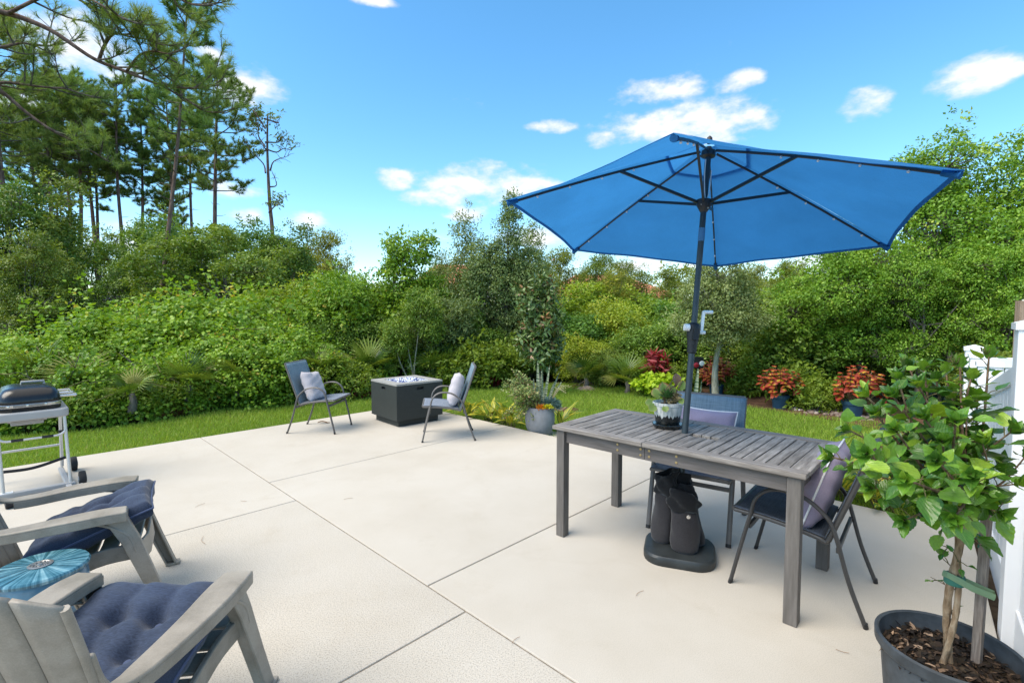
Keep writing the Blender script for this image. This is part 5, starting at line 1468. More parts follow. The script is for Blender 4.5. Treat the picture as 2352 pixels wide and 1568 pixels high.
# ------------------------------------------------------------------ fan palms
def frond_mesh(seed, n=17, L=.62, w=.045, pet=.45, fold=.35, droop=.25):
    """a fan leaf: petiole along +Y, pleated segments spread about its end"""
    rr = random.Random(seed); m = MB()
    m.tube([(0, 0, 0), (0, pet * .5, .02), (0, pet, 0)], [.009, .007, .006], 5)
    for i in range(n):
        t = (i + .5) / n * 2 - 1; a = t * 1.75
        l = L * (1 - .28 * abs(t) ** 2) * rr.uniform(.9, 1.05)
        d = Vector((math.sin(a), math.cos(a), 0)); s = Vector((math.cos(a), -math.sin(a), 0)); o = Vector((0, pet, 0)) 
        z = fold * abs(t) * .25
        pts = []
        for f, wf in ((.02, .25), (.35, 1.0), (.68, .75), (1.0, .05)):
            zz = z * f * l - droop * l * f ** 2.2
            c = o + d * (l * f) + Vector((0, 0, zz)); q = s * (w * wf / 2)
            pts += [c - q, c + Vector((0, 0, -.012 * wf)), c + q]
        m.add(pts, [(0, 1, 4, 3), (1, 2, 5, 4), (3, 4, 7, 6), (4, 5, 8, 7), (6, 7, 10, 9), (7, 8, 11, 10)])
    return m
FR = {k: [frond_mesh(s, droop=dr).mesh('frond', G[k]) for s, dr in ((1, .15), (2, .3), (3, .5))] for k in ('palm', 'palm_yellow', 'palm_dead')}
def palmetto(label, loc, n, sc, seed, yellow=.12, dead=.1, group='saw palmettos in the undergrowth', spread=(.25, 1.25)):
    rr = random.Random(seed)
    t = thing('palmetto', label, 'palm', loc, 0, group)
    m = MB(); m.tube(spline([(0, 0, -.05), (.03, 0, .10), (0, .02, .22)], 3), [.06, .06, .055, .05, .045, .04, .035], 8); m.build('trunk', M['bark'], t, smooth=60)
    for i in range(n):
        a = 2.4 * i + rr.uniform(-.3, .3); tilt = spread[0] + (spread[1] - spread[0]) * (i / n) + rr.uniform(-.12, .12)
        k = 'palm_dead' if i > n * (1 - dead) else 'palm_yellow' if rr.random() < yellow else 'palm'
        if k == 'palm_dead': tilt = 2.0 + rr.uniform(0, .4)
        q = Matrix.Rotation(a, 3, 'Z') @ Matrix.Rotation(PI / 2 - tilt, 3, 'X') @ Matrix.Rotation(rr.uniform(-.5, .5), 3, 'Y')
        s = sc * .66 * rr.uniform(.8, 1.1)
        link('frond', FR[k][rr.randrange(3)], t, (0, 0, .18), q, s)
    return t
pal = [(92, 850, 7.6, 13, 1.15, 'wide green palmetto in the vines above the grill'), (188, 872, 7.3, 10, 1.0, 'yellowing palmetto in the vines right of the grill lid'), (430, 860, 7.7, 9, .9, 'palmetto half buried in vines in the middle of the left thicket'),
       (545, 852, 8.2, 9, .9, 'palmetto poking out of the vines left of the left fire pit chair'), (738, 838, 9.2, 12, 1.0, 'palmetto with brown dead fronds just behind the left fire pit chair'),
       (845, 825, 10.0, 11, 1.2, 'large palmetto behind the fire pit, left of the pale stems'), (1015, 825, 10.6, 12, 1.15, 'palmetto right of the pale-stemmed small tree behind the fire pit'),
       (690, 800, 10.2, 10, 1.0, 'palmetto with drooping pinkish dead fronds above the left fire pit chair'), (1345, 865, 10.4, 12, .95, 'palmetto at the lawn edge with pink dead fronds, right of the grey planter'),
       (1440, 862, 9.8, 13, 1.0, 'palmetto with long narrow fronds left of the red dracaena'), (1495, 855, 10.2, 10, .9, 'palmetto with pale striped fronds left of the umbrella pole'), (300, 895, 7.0, 7, .7, 'small palmetto low in the vines beside the lawn strip')]
for i, (u, v, Y, n, s, lb) in enumerate(pal):
    p = px(u, v, Y); z = max(GZ, p.z - .40 * s)
    if u > 1300: z = GZ
    palmetto(lb, (p.x, Y, z), n, s, 200 + i, .25 if 'yellow' in lb else .1, .35 if 'dead' in lb else .05)
def cabbage_palm(label, u, v, Y, seed):
    p = px(u, v, Y); rr = random.Random(seed)
    t = thing('palm_tree', label, 'tree', (p.x, Y, GZ), 0, 'cabbage palms beyond the thicket')
    m = MB(); m.tube([(0, 0, -.1), (.1, 0, p.z * .5), (0, 0, p.z)], [.19, .16, .15], 10); m.build('trunk', M['bark'], t, smooth=60)
    for i in range(16):
        a = 2.4 * i; tilt = .15 + 1.7 * i / 16
        q = Matrix.Rotation(a, 3, 'Z') @ Matrix.Rotation(PI / 2 - tilt, 3, 'X') @ Matrix.Rotation(rr.uniform(-.5, .5), 3, 'Y')
        link('frond', FR['palm'][rr.randrange(3)], t, (0, 0, p.z), q, rr.uniform(.95, 1.15))
cabbage_palm('fan-leaved palm crown above the round bush, just right of the rightmost big pine', 512, 560, 22, 301)
cabbage_palm('smaller fan-leaved palm crown behind the round bush under the bare tree', 550, 578, 25, 302)

# ------------------------------------------------------------------ trees and bushes of the thicket
def put(key, name, u, vtop, Y, nom, label, cat='tree', rz=0.0, wide=1.0, group=None, z0=None):
    """stand a plant at distance Y under u, scaled so its top reaches vtop; nom is its own height"""
    top = px(u, vtop, Y); z0 = GZ if z0 is None else z0
    s = (top.z - z0) / nom
    return plant(key, name, label, cat, (top.x, Y, z0), rz, (s * wide, s * wide, s), group)
GT = 'understorey trees below the pines'
put('under_a', 'broadleaf_tree', -10, 422, 15, 7.3, 'dark broadleaf tree filling the left edge below the thick pine', rz=.3, group=GT)
put('sparse', 'broadleaf_tree', 75, 387, 16, 7.5, 'loose-crowned tree with pale forked stems near the left edge', rz=1.2, group=GT)
put('under_a', 'broadleaf_tree', 130, 527, 19, 7.3, 'dark tree under the paired pine trunks', rz=2.5, group=GT)
put('sparse', 'broadleaf_tree', 232, 507, 20, 7.5, 'open small tree with leafy sprays right of the paired pine trunks', rz=3.9, group=GT)
put('under_b', 'broadleaf_tree', 330, 482, 19, 6.8, 'mid-green tree behind the leaning slim pine', rz=.8, group=GT)
put('under_b', 'broadleaf_tree', 510, 507, 15, 6.8, 'round dense dark green tree below the fan palm crown', rz=2.2, wide=1.35, group=GT)
put('under_a', 'broadleaf_tree', 420, 530, 17, 7.3, 'dark tree left of the round dense one, behind the vine mounds', rz=4.2, group=GT)
put('under_b', 'broadleaf_tree', 580, 512, 18, 6.8, 'dark bushy tree at the foot of the bare tree', rz=5.2, group=GT)
put('sparse', 'broadleaf_tree', 655, 507, 17, 7.5, 'loose leafy tree just right of the bare trunk', rz=.5, group=GT)
put('under_c', 'broadleaf_tree', 745, 525, 26, 6.7, 'distant grey-green tree top against the sky right of the bare tree', rz=1.0, group=GT)
put('under_a', 'broadleaf_tree', 55, 540, 12.5, 7.3, 'dark low tree at the left behind the palmetto above the grill', rz=5.9, group=GT)
put('sparse', 'broadleaf_tree', 270, 590, 15.5, 7.5, 'open dark tree left of the base of the leaning slim pine', rz=3.1, group=GT)
put('under_b', 'broadleaf_tree', 700, 610, 20, 6.8, 'dark low tree between the bare tree and the hedge', rz=3.3, wide=1.3, group=GT)
put('under_a', 'broadleaf_tree', 610, 560, 21, 7.3, 'dark tree just behind the bare trunk', rz=5.5, wide=1.2, group=GT)
GC = 'trees between the thicket and the far houses'
put('under_c', 'broadleaf_tree', 1290, 565, 20, 6.7, 'pale green loose tree right of the tall grey-green tree', rz=.3, group=GC)
put('under_c', 'broadleaf_tree', 1370, 575, 22, 6.7, 'thin yellow-green tree under the left corner of the umbrella', rz=2.3, group=GC)
put('under_c', 'broadleaf_tree', 1440, 590, 19, 6.7, 'yellow-green tree left of the umbrella pole, in front of an orange roof', rz=4.1, group=GC)
put('under_c', 'broadleaf_tree', 1545, 612, 24, 6.7, 'dim green tree directly behind the umbrella pole', rz=5.1, group=GC)
put('under_c', 'broadleaf_tree', 1720, 600, 17, 6.7, 'pale yellow-green tree below the right half of the umbrella', rz=1.4, group=GC)
put('under_c', 'broadleaf_tree', 1810, 590, 15.5, 6.7, 'pale airy tree reaching to the sky gap right of the umbrella', rz=2.9, group=GC)
put('under_c', 'broadleaf_tree', 1000, 600, 21, 6.7, 'loose green tree in front of the left orange roof', rz=2.6, group=GC)
put('spire', 'wax_myrtle', 1012, 585, 14, 3.5, 'pointed bush at the left of the tall feathery tree, before the orange roof', 'bush', rz=3.7)
put('grey_tree', 'oak_tree', 1160, 432, 12.2, 5.65, 'tall feathery grey-green tree rising alone in the middle of the thicket', rz=.0)
put('spire', 'wax_myrtle', 1068, 500, 13, 3.5, 'slender pointed grey-green bush left of the tall feathery tree', 'bush', rz=.7)
put('spire', 'wax_myrtle', 1222, 520, 13.6, 3.5, 'slender pointed bush close against the right side of the tall feathery tree', 'bush', rz=1.7)
put('vine_tower', 'vine_covered_tree', 905, 535, 12, 3.15, 'vine-draped stem with hanging tips standing up above the hedge behind the fire pit', rz=.0)
GB = 'bushes of the hedge behind the fire pit'
put('bush_yellow', 'bush', 690, 640, 12.5, 2.4, 'yellow-green bush at the left end of the hedge behind the fire pit', 'bush', .4, 1.1, GB)
put('bush_yellow', 'bush', 790, 622, 12, 2.4, 'tall yellow-green bush above the left fire pit chair', 'bush', 2.0, 1.15, GB)
put('bush_a', 'bush', 870, 645, 12.6, 2.4, 'mid-green bush below the vine-draped stem', 'bush', 3.4, 1.1, GB)
put('bush_yellow', 'bush', 960, 632, 12.8, 2.4, 'yellow-green bush in front of the left orange roof', 'bush', 5.0, 1.0, GB)
put('bush_b', 'bush', 760, 735, 11, 2.4, 'shadowy dark bush low behind the left fire pit chair', 'bush', 1.1, 1.3, GB)
put('bush_b', 'bush', 860, 730, 11.3, 2.4, 'shadowy dark bush low behind the fire pit', 'bush', 2.1, 1.3, GB)
put('bush_a', 'bush', 1050, 700, 12, 2.4, 'green bush right of the pale-stemmed small tree', 'bush', 4.1, 1.2, GB)
put('blue_shrub', 'bush', 1010, 690, 11.2, 2.0, 'bluish narrow-leaved bush behind the right fire pit chair', 'bush', .2, 1.1, GB)
put('bush_b', 'bush', 1120, 760, 11.8, 2.4, 'dark bush at the foot of the tall feathery tree', 'bush', .9, 1.3, GB)
put('bush_b', 'bush', 1210, 770, 11.7, 2.4, 'dark bush behind the magnolia', 'bush', 3.9, 1.3, GB)
put('bush_yellow', 'bush', 640, 730, 11, 2.4, 'bright vine-hung bush left of the fire pit chairs', 'bush', 3.0, 1.3, GB)
put('multi_stem', 'small_tree', 945, 672, 10.3, 3.1, 'small tree with three bent pale stems behind the fire pit', rz=0)
put('magnolia', 'magnolia_tree', 1242, 650, 9.7, 2.75, 'young magnolia with rusty brown leaf undersides behind the grey planter', rz=.3)
GR = 'hedge bushes along the right side of the lawn'
put('bush_a', 'bush', 1310, 720, 12.2, 2.4, 'green bush right of the magnolia', 'bush', .4, 1.3, GR)
put('bush_yellow', 'bush', 1330, 770, 11.3, 2.4, 'yellow-flecked bush behind the palmetto at the lawn edge', 'bush', 2.7, 1.3, GR)
put('bush_yellow', 'bush', 1410, 690, 13, 2.4, 'bright green bush between the orange roofs', 'bush', 1.7, 1.2, GR)
put('bush_a', 'bush', 1480, 745, 11.2, 2.4, 'leafy bush behind the long-fronded palmetto', 'bush', 5.1, 1.3, GR)
put('bush_b', 'bush', 1400, 800, 10.9, 2.4, 'dark low bush behind the lawn edge palmettos', 'bush', 4.4, 1.5, GR)
put('bush_a', 'bush', 1570, 720, 11.5, 2.4, 'green bush behind the umbrella crank', 'bush', .9, 1.3, GR)
put('bush_b', 'bush', 1640, 745, 11.2, 2.4, 'dark bush behind the young oak trunk', 'bush', 2.9, 1.4, GR)
put('bush_b', 'bush', 1740, 740, 11.0, 2.4, 'dark bush behind the middle red coleus', 'bush', 4.9, 1.4, GR)
put('bush_a', 'bush', 1800, 655, 10.5, 2.4, 'light green bush between the young oak and the big tree', 'bush', 1.2, 1.3, GR)
put('bush_b', 'bush', 1850, 800, 9.9, 2.4, 'dark bush behind the coleus nearest the fence', 'bush', .2, 1.5, GR)
put('bush_b', 'bush', 1960, 815, 9.6, 2.4, 'dark bush below the big tree, right of the red coleus plants', 'bush', 3.2, 1.6, GR)
put('bush_b', 'bush', 2080, 820, 9.3, 2.4, 'dark bush left of the white fence end', 'bush', 4.2, 1.6, GR)
put('under_c', 'broadleaf_tree', 1405, 615, 16, 6.7, 'loose pale tree between the two orange roof glimpses', rz=1.9, group=GC)
put('bush_yellow', 'bush', 1280, 690, 16, 2.4, 'yellow-green bush under the orange roof right of the tall feathery tree', 'bush', 2.7, 1.6, GR)
put('bush_yellow', 'bush', 1500, 690, 16, 2.4, 'yellow-green bush in front of the right orange-roofed house', 'bush', .7, 1.6, GR)
put('bush_a', 'bush', 1590, 690, 15, 2.4, 'green bush hiding the house wall behind the umbrella pole', 'bush', 1.7, 1.6, GR)
put('bush_yellow', 'bush', 1390, 655, 16, 2.4, 'yellow-green bush below the middle orange roof', 'bush', 3.7, 1.6, GR)
put('young_oak', 'oak_tree', 1652, 590, 8.85, 3.2, 'young oak with a straight pale trunk behind the blue chair back', rz=.4)
put('big_a', 'broadleaf_tree', 2190, 350, 9.6, 5.6, 'big bright green leafy tree at the right edge', rz=.5, wide=1.0)
put('big_b', 'broadleaf_tree', 1985, 545, 9.2, 4.6, 'round bright green tree below the umbrella tip at the right', rz=2.1, wide=1.05)
put('big_a', 'broadleaf_tree', 2420, 300, 9.2, 5.6, 'tall leafy tree at the right edge whose sprays reach highest', rz=3.5)
put('big_b', 'broadleaf_tree', 2290, 560, 8.0, 4.6, 'bright green tree just behind the wooden post', rz=4.4, wide=.95)
put('big_b', 'broadleaf_tree', 2125, 590, 8.3, 4.6, 'bright green tree left of the wooden post above the fence', rz=.9, wide=.9)
put('bush_b', 'bush', 2220, 830, 8.6, 2.4, 'dark bush directly behind the white fence', 'bush', .2, 1.6, GR)
put('bush_b', 'bush', 2380, 780, 7.2, 2.4, 'dark bush behind the white fence at the right edge', 'bush', 2.2, 1.6, GR)
GV = 'vine mounds on the left thicket'
for i, (u, v, Y, lb) in enumerate(((265, 740, 9.4, 'vine-covered mound left of the leaning pine foot'), (385, 690, 10.6, 'highest vine-covered mound at the foot of the leaning slim pine'), (480, 705, 10.2, 'vine mound with orange-tipped leaves right of the leaning pine foot'),
                                (590, 690, 11, 'vine mound in front of the dark bushy trees, left of the chairs'), (60, 780, 9, 'vine mound at the left edge above the grill'), (160, 800, 8.6, 'vine mound between the two palmettos at the left'),
                                (640, 760, 9.6, 'vine mound behind and left of the left fire pit chair'), (530, 780, 8.8, 'vine mound in the middle of the left thicket'))):
    put('vine_mound', 'vine_mound', u, v, Y, 1.2, lb, 'bush', i * 1.3, 1.15, GV)
GL = 'low leafy plants at the foot of the hedge'
for i, (u, Y, s, lb) in enumerate(((640, 8.9, 1.2, 'low leafy plant left of the left fire pit chair'), (760, 9.2, 1.1, 'low leafy plant behind the left fire pit chair'), (815, 9.35, .9, 'low leafy plant just left of the fire pit'), (1030, 10.6, 1.2, 'low green plant between the fire pit and its right chair'),
                                  (1090, 10.7, 1.4, 'broad low plant just right of the right fire pit chair'), (1140, 10.9, 1.3, 'low plant at the lawn edge left of the magnolia'), (1560, 9.9, .8, 'low plant left of the young oak trunk'), (1715, 9.5, 1.0, 'low plant between the two left coleus plants'),
                                  (1840, 8.4, 1.0, 'low plant right of the middle coleus'), (1868, 8.0, .6, 'small plant by the garden light and the stones'), (1920, 8.0, .7, 'small plant left of the right coleus pot'), (1705, 9.4, .6, 'small ferny plant near the young oak foot'), (1500, 9.9, .9, 'low plant left of the lime green plant'))):
    p = px(u, 800, Y); plant('leafy_low', 'low_plant', lb, 'plant', (p.x, Y, GZ), i * .9, s, GL)
# lime plant and red dracaenas
rg = np.random.default_rng(130)
def tuftplant(name, label, cat, loc, mat, ncl, npc, R_, L, W, seed, tmpl=RHOMB, stem='twig', group=None):
    rg = np.random.default_rng(seed)
    t = thing(name, label, cat, loc, 0, group)
    C, D, B = blobs_shell(rg, [(0, 0, R_[2] * .9, *R_)], ncl, (.3, 1.0), .4)
    P, A, Nn, val = clumps(rg, C, D, npc, .05, .7, .2)
    P[:, 2] = np.maximum(P[:, 2], .02)
    link('foliage', leaves('foliage', P, A, Nn, rg.uniform(*L, len(P)), rg.uniform(*W, len(P)), mat, val, tmpl), t)
    link('stem', stems(seed, 6, .008, C, M[stem], .06), t)
p = px(1515, 880, 9.3); tuftplant('sweet_potato_vine', 'lime green leafy vine spilling onto the lawn left of the umbrella pole', 'plant', (p.x, 9.3, GZ), G['lime'], 90, 9, (.52, .38, .22), (.07, .11), (.06, .09), 131, HEART)
for i, (u, Y, h, lb) in enumerate(((1510, 9.75, .55, 'dark red leafy dracaena behind the lime green vine'), (1128, 10.55, .28, 'small dark red plant at the lawn edge left of the magnolia'), (905 - 80, 9.3, .28, 'small crimson plant just left of the fire pit'), (733, 9.0, .26, 'small red plant behind the left fire pit chair'))):
    p = px(u, 800, Y); tuftplant('red_plant', lb, 'plant', (p.x, Y, GZ + (h * .45 if i == 0 else 0)), G['red'], int(26 + 40 * h), 7, (h * .42, h * .42, h * .55), (.12, .2), (.03, .045), 140 + i, LANCE, group='dark red plants along the lawn')
# ------------------------------------------------------------------ single leaves as objects
def leaf_mesh(name, mat, L=1.0, W=.55, nu=4, nv=7, fold=.25, curl=.25, wave=.02, teeth=.0, shape=(.9, 1.25), pet=0.0, vmode='edge'):
    """leaf along +Y, upper face +Z; attribute v grows from midrib and base to the edge"""
    V, val, F = [], [], []
    for j in range(nv + 1):
        t = j / nv
        w = W / 2 * (math.sin(PI * t ** shape[0]) ** .8 * (1 - t) ** (shape[1] - 1) if 0 < t < 1 else 0.0) * 1.25
        for i in range(nu + 1):
            s = i / nu * 2 - 1
            tt = teeth * (1 if (j % 2) else -1) * abs(s) ** 3
            x = s * w * (1 + tt)
            z = fold * abs(x) - curl * L * t * t * .5 + wave * math.sin(9 * t + 2 * s) * abs(s)
            V.append((x, pet + t * L - .04 * abs(s) * 0, z))
            val.append(min(1, max(0, (abs(s) * .62 + .5 * t - .08) if vmode == 'edge' else t)))
    for j in range(nv):
        for i in range(nu):
            F.append((j * (nu + 1) + i, j * (nu + 1) + i + 1, (j + 1) * (nu + 1) + i + 1, (j + 1) * (nu + 1) + i))
    me = np_mesh(name, V, F, mat, val, True)
    return me
def aim(d, n):
    """rotation taking +Y to d with +Z near n"""
    d = Vector(d).normalized(); n = Vector(n); x = d.cross(n)
    if x.length < 1e-4: x = d.orthogonal()
    x.normalize(); z = x.cross(d)
    return Matrix((x, d, z)).transposed()

def hib_mat(name, stops):
    k = NT(name); oi = k.n('ShaderNodeObjectInfo')
    c = k.ramp(oi.outputs['Random'], stops)
    a = k.n('ShaderNodeAttribute', attribute_name='v')
    v = k.coord('Object')
    w = k.n('ShaderNodeTexWave', wave_type='BANDS', bands_direction='DIAGONAL'); w.inputs['Scale'].default_value = 3.2; w.inputs['Distortion'].default_value = 1.5
    k.l(k.coord('Object', (1.6, 1, 1)), w.inputs[0])
    vein = k.ramp(w.outputs['Fac'], [(0, (.22, .22, .22)), (.10, (0, 0, 0))])
    c2 = k.mixc(vein, c, (.16, .26, .05))
    s = k.n('ShaderNodeSeparateXYZ'); k.l(v, s.inputs[0])
    mid = k.ramp(k.math('ABSOLUTE', s.outputs[0]), [(.004, (.5, .5, .5)), (.012, (0, 0, 0))])
    c2 = k.mixc(mid, c2, (.20, .30, .06))
    c2 = k.mixc(1.0, c2, k.ramp(k.noise(v, 5, 4), [(.3, (.8, .8, .8)), (.7, (1.15, 1.15, 1.15))]), 'MULTIPLY')
    k.color(c2); k.rough(.28, .5); k.bump(w.outputs['Fac'], .02, .12)
    tr = k.n('ShaderNodeBsdfTranslucent'); k.l(k.mixc(1.0, c2, (1.5, 1.45, .5), 'MULTIPLY'), tr.inputs['Color'])
    mx = k.n('ShaderNodeMixShader'); mx.inputs[0].default_value = .24
    k.l(k.p.outputs[0], mx.inputs[1]); k.l(tr.outputs[0], mx.inputs[2]); k.l(mx.outputs[0], k.o.inputs['Surface'])
    return k.m
HM = hib_mat('hibiscus_leaf', [(0, (.028, .085, .012)), (.4, (.062, .165, .016)), (.75, (.125, .265, .024)), (1, (.25, .38, .035))])
HL = [leaf_mesh('leaf', HM, W=.66, teeth=.05, fold=.22, curl=.12, shape=(.74, 1.12), nv=12), leaf_mesh('leaf', HM, W=.56, teeth=.05, fold=.38, curl=.22, shape=(.76, 1.15), wave=.03, nv=12),
      leaf_mesh('leaf', HM, W=.72, teeth=.06, fold=.14, curl=.05, shape=(.72, 1.08), nv=12), leaf_mesh('leaf', HM, W=.50, teeth=.05, fold=.55, curl=.30, shape=(.78, 1.15), wave=.03, nv=12)]
hc = pz(2178, 1487, .40)
hb = thing('hibiscus', 'potted hibiscus standard with braided trunk and glossy leaves by the white fence', 'potted plant', (hc.x, hc.y, 0))
m = MB(); m.lathe([(.0001, .012), (.140, .0), (.146, .006), (.168, .23), (.180, .365), (.190, .369), (.196, .378), (.197, .408), (.190, .413), (.184, .408), (.182, .38), (.176, .365), (.170, .28), (.0001, .27)], 48)
m.build('pot', M['tub'], hb, smooth=35)
def soil_fn(r, th): return .348 + .010 * math.sin(5 * th + 20 * r) * r / .2 + .015 * (1 - r / .2)
m = MB(); m.grid(lambda u, v: (.177 * v * math.cos(2 * PI * u), .177 * v * math.sin(2 * PI * u), soil_fn(.177 * v, 2 * PI * u)), 40, 12); m.build('soil', M['soil'], hb, smooth=60)
rg = np.random.default_rng(150); n = 1100
r_ = .172 * np.sqrt(rg.random(n)); th = rg.uniform(0, 2 * PI, n)
P = np.stack([r_ * np.cos(th), r_ * np.sin(th), .354 + .012 * rg.random(n)], 1)
k = NT('bark_mulch'); a_ = k.n('ShaderNodeAttribute', attribute_name='v'); k.color(k.ramp(a_.outputs['Fac'], [(0, (.010, .008, .006)), (.6, (.035, .022, .014)), (.85, (.10, .06, .035)), (1, (.42, .28, .18))])); k.rough(.85, .3); M['bark_mulch'] = k.m
tag(link('bark_chips', leaves('bark_chips', P, rdir(rg, n) * np.array((1, 1, .35)), rdir(rg, n) + np.array((0, 0, 1.2)), rg.uniform(.012, .035, n), rg.uniform(.006, .016, n), M['bark_mulch'], rg.random(n) ** 1.4, LANCE), hb), kind='stuff')
# braided trunk
M['tan_bark'] = bark('tan_bark', (.16, .10, .055), (.31, .21, .125), (.44, .33, .22), (60, 60, 20))
for s in (0, 1):
    pts = []
    for i in range(31):
        t = i / 30; z = .335 + .525 * t; a = PI * s + 5.2 * t
        rr_ = .0105 * (1 - .3 * t) + .0025
        pts.append((-.018 + .01 * t + rr_ * math.cos(a), -.012 - .02 * t + rr_ * math.sin(a), z))
    m = MB(); m.tube(pts, [(.0118 if s == 0 else .0092) * (1 - .22 * i / 30) * (1 + .08 * math.sin(i * 1.7)) for i in range(31)], 12); m.build('trunk', M['tan_bark'], hb, smooth=60)
sx_, sy_ = .072, -.045
m = MB(); m.box((sx_, sy_, .64), (.024, .024, .58)); st_ = m.build('stake', M['stake'], hb, bevel=.002); st_.rotation_euler = (R(1), R(-1.2), .5); st_.location = (-.0, .0, 0)
m = MB(); m.tube([(-.043, -.032, .665), (-.022, -.045, .655), (.02, -.056, .632), (.075, -.068, .612), (.092, -.045, .612), (.03, -.01, .635), (-.03, .0, .655)], .010, 8, ref=(0, 0, 1), flat=.22, closed=True); m.build('tie', M['tie_pale'], hb, smooth=50)
m = MB(); m.lathe([(.026, 0), (.027, .004), (.027, .026), (.026, .03)], 16, (-.010, -.020, .63)); m.build('tie', M['tie'], hb, smooth=40)
m = MB(); m.lathe([(.021, 0), (.022, .004), (.021, .008)], 14, (-.008, -.024, .80)); m.tube([(.02, -.04, .805), (.035, -.05, .785), (.03, -.052, .765)], .0025, 5); m.tube([(.02, -.04, .805), (.045, -.04, .80), (.04, -.042, .775)], .0025, 5); m.build('tie', M['tie'], hb, smooth=40)
rr = random.Random(12)
crown0 = Vector((-.004, -.028, .855))
def leaf_on(p, d, up, L, i=None):
    link('leaf', HL[rr.randrange(4) if i is None else i], hb, p, aim(d, up), L)
pet = MB()
nleaf = 0
def shoot(pts, r0, leafy=.45, gap=.030, rosette=True, Lm=.060):
    global nleaf
    S = spline(pts, 5); n = len(S)
    bb = MB(); bb.tube(S, [r0 * (1 - .55 * i / (n - 1)) for i in range(n)], 7); bb.build('branch', M['twig'], hb, smooth=60)
    ln = [0]
    for i in range(1, n): ln.append(ln[-1] + (S[i] - S[i - 1]).length)
    tot = ln[-1]; s = tot * leafy; ang = rr.uniform(0, 6)
    while s < tot:
        i = max(j for j in range(n) if ln[j] <= s + 1e-9); i = min(i, n - 2)
        f = (s - ln[i]) / max(1e-6, ln[i + 1] - ln[i]); p = S[i].lerp(S[i + 1], f); d = (S[i + 1] - S[i]).normalized()
        a = d.orthogonal().normalized(); b = d.cross(a); ang += 2.4 + rr.uniform(-.3, .3)
        o = (a * math.cos(ang) + b * math.sin(ang) + d * rr.uniform(.15, .7)).normalized()
        o = (o + Vector((0, 0, .12))).normalized()
        pl_ = rr.uniform(.015, .04); q = p + o * pl_
        pet.tube([p, p.lerp(q, .5) + Vector((0, 0, .003)), q], .0014, 4, caps=False)
        L = Lm * rr.uniform(.50, 1.28) * (1.05 if s < tot * .8 else .8)
        dr = (o + Vector((0, 0, rr.uniform(-.35, .30)))).normalized()
        leaf_on(q, dr, (Vector((0, 0, 1)) * 1.0 + d * .4 + Vector((rr.uniform(-.4, .4), rr.uniform(-.55, .2), 0))), L); nleaf += 1
        s += gap * rr.uniform(.75, 1.3)
    if rosette:
        d = (S[-1] - S[-3]).normalized(); a = d.orthogonal().normalized(); b = d.cross(a)
        for k in range(6):
            an = k * 2.4; o = (a * math.cos(an) + b * math.sin(an)) * (.35 + .1 * k) + d
            leaf_on(S[-1] - d * .004 * k, o, d * .2 - (a * math.cos(an) + b * math.sin(an)), .032 + .006 * k, 3); nleaf += 1
TIPS = [(2205, 835, 1.60), (2272, 812, 1.62), (2150, 868, 1.66), (2085, 838, 1.70), (2048, 905, 1.50), (1985, 905, 1.62), (1945, 985, 1.60), (1905, 1048, 1.52), (1990, 1040, 1.36), (2055, 985, 1.40), (2120, 955, 1.48),
        (2195, 965, 1.36), (2255, 1010, 1.45), (2150, 1055, 1.28), (2080, 1100, 1.26), (2230, 1090, 1.27), (2000, 1120, 1.50), (2330, 985, 1.42), (2362, 1040, 1.50), (2345, 1110, 1.38), (2300, 1180, 1.36), (2075, 1195, 1.40), (2190, 1190, 1.27), (2260, 1165, 1.55), (2120, 1010, 1.70), (2200, 1060, 1.72), (2040, 1060, 1.70), (2025, 950, 1.66), (2095, 1040, 1.52), (2165, 1010, 1.40), (2220, 930, 1.56), (2125, 1120, 1.40), (1960, 1075, 1.62), (2300, 1060, 1.55), (2120, 842, 1.62), (2108, 880, 1.54), (2172, 850, 1.70), (2232, 862, 1.58), (2185, 905, 1.66), (2060, 862, 1.60), (2245, 912, 1.66), (2010, 948, 1.56)]
for (u, v, Y) in TIPS:
    e = px(u, v, Y) - hb.location
    p0 = crown0 + Vector((rr.uniform(-.015, .015), rr.uniform(-.015, .015), rr.uniform(-.03, .05)))
    md = p0.lerp(e, .45) + Vector((rr.uniform(-.03, .03), rr.uniform(-.03, .03), .03 - .08 * max(0, (e - p0).length - .4)))
    L = (e - p0).length
    shoot([p0, p0.lerp(md, .5) + Vector((0, 0, .02)), md, e], .0062 if L > .35 else .0045, .20 if L > .3 else .12, .0235)
for k in range(9):                                      # short side shoots and trunk sprouts
    a = rr.uniform(0, 6.28); z = rr.uniform(.40, .84); p0 = Vector((-.008, -.02, z)); e = p0 + Vector((math.cos(a) * .06, math.sin(a) * .06, .02))
    shoot([p0, p0.lerp(e, .5), e], .002, .4, .022, False, .034 if z < .75 else .06)
tag(pet.build('petioles', M['green_twig'], hb, smooth=60), kind='stuff')
print('hibiscus leaves', nleaf)
for (u, v, Y) in ((2266, 806, 1.62), (2196, 828, 1.60), (2080, 830, 1.70)):        # flower buds
    p = px(u, v, Y) - hb.location
    m = MB(); m.lathe([(.0001, -.012), (.007, -.006), (.009, .004), (.006, .016), (.0001, .026)], 10, p); b = m.build('bud', G['fern'], hb, smooth=60)
    m = MB()
    for k2 in range(7):
        a = k2 * .9; m.tube([p + Vector((0, 0, -.012)), p + Vector((math.cos(a) * .013, math.sin(a) * .013, .0)), p + Vector((math.cos(a) * .015, math.sin(a) * .015, .012))], .0012, 4)
    m.build('sepals', M['green_twig'], b)

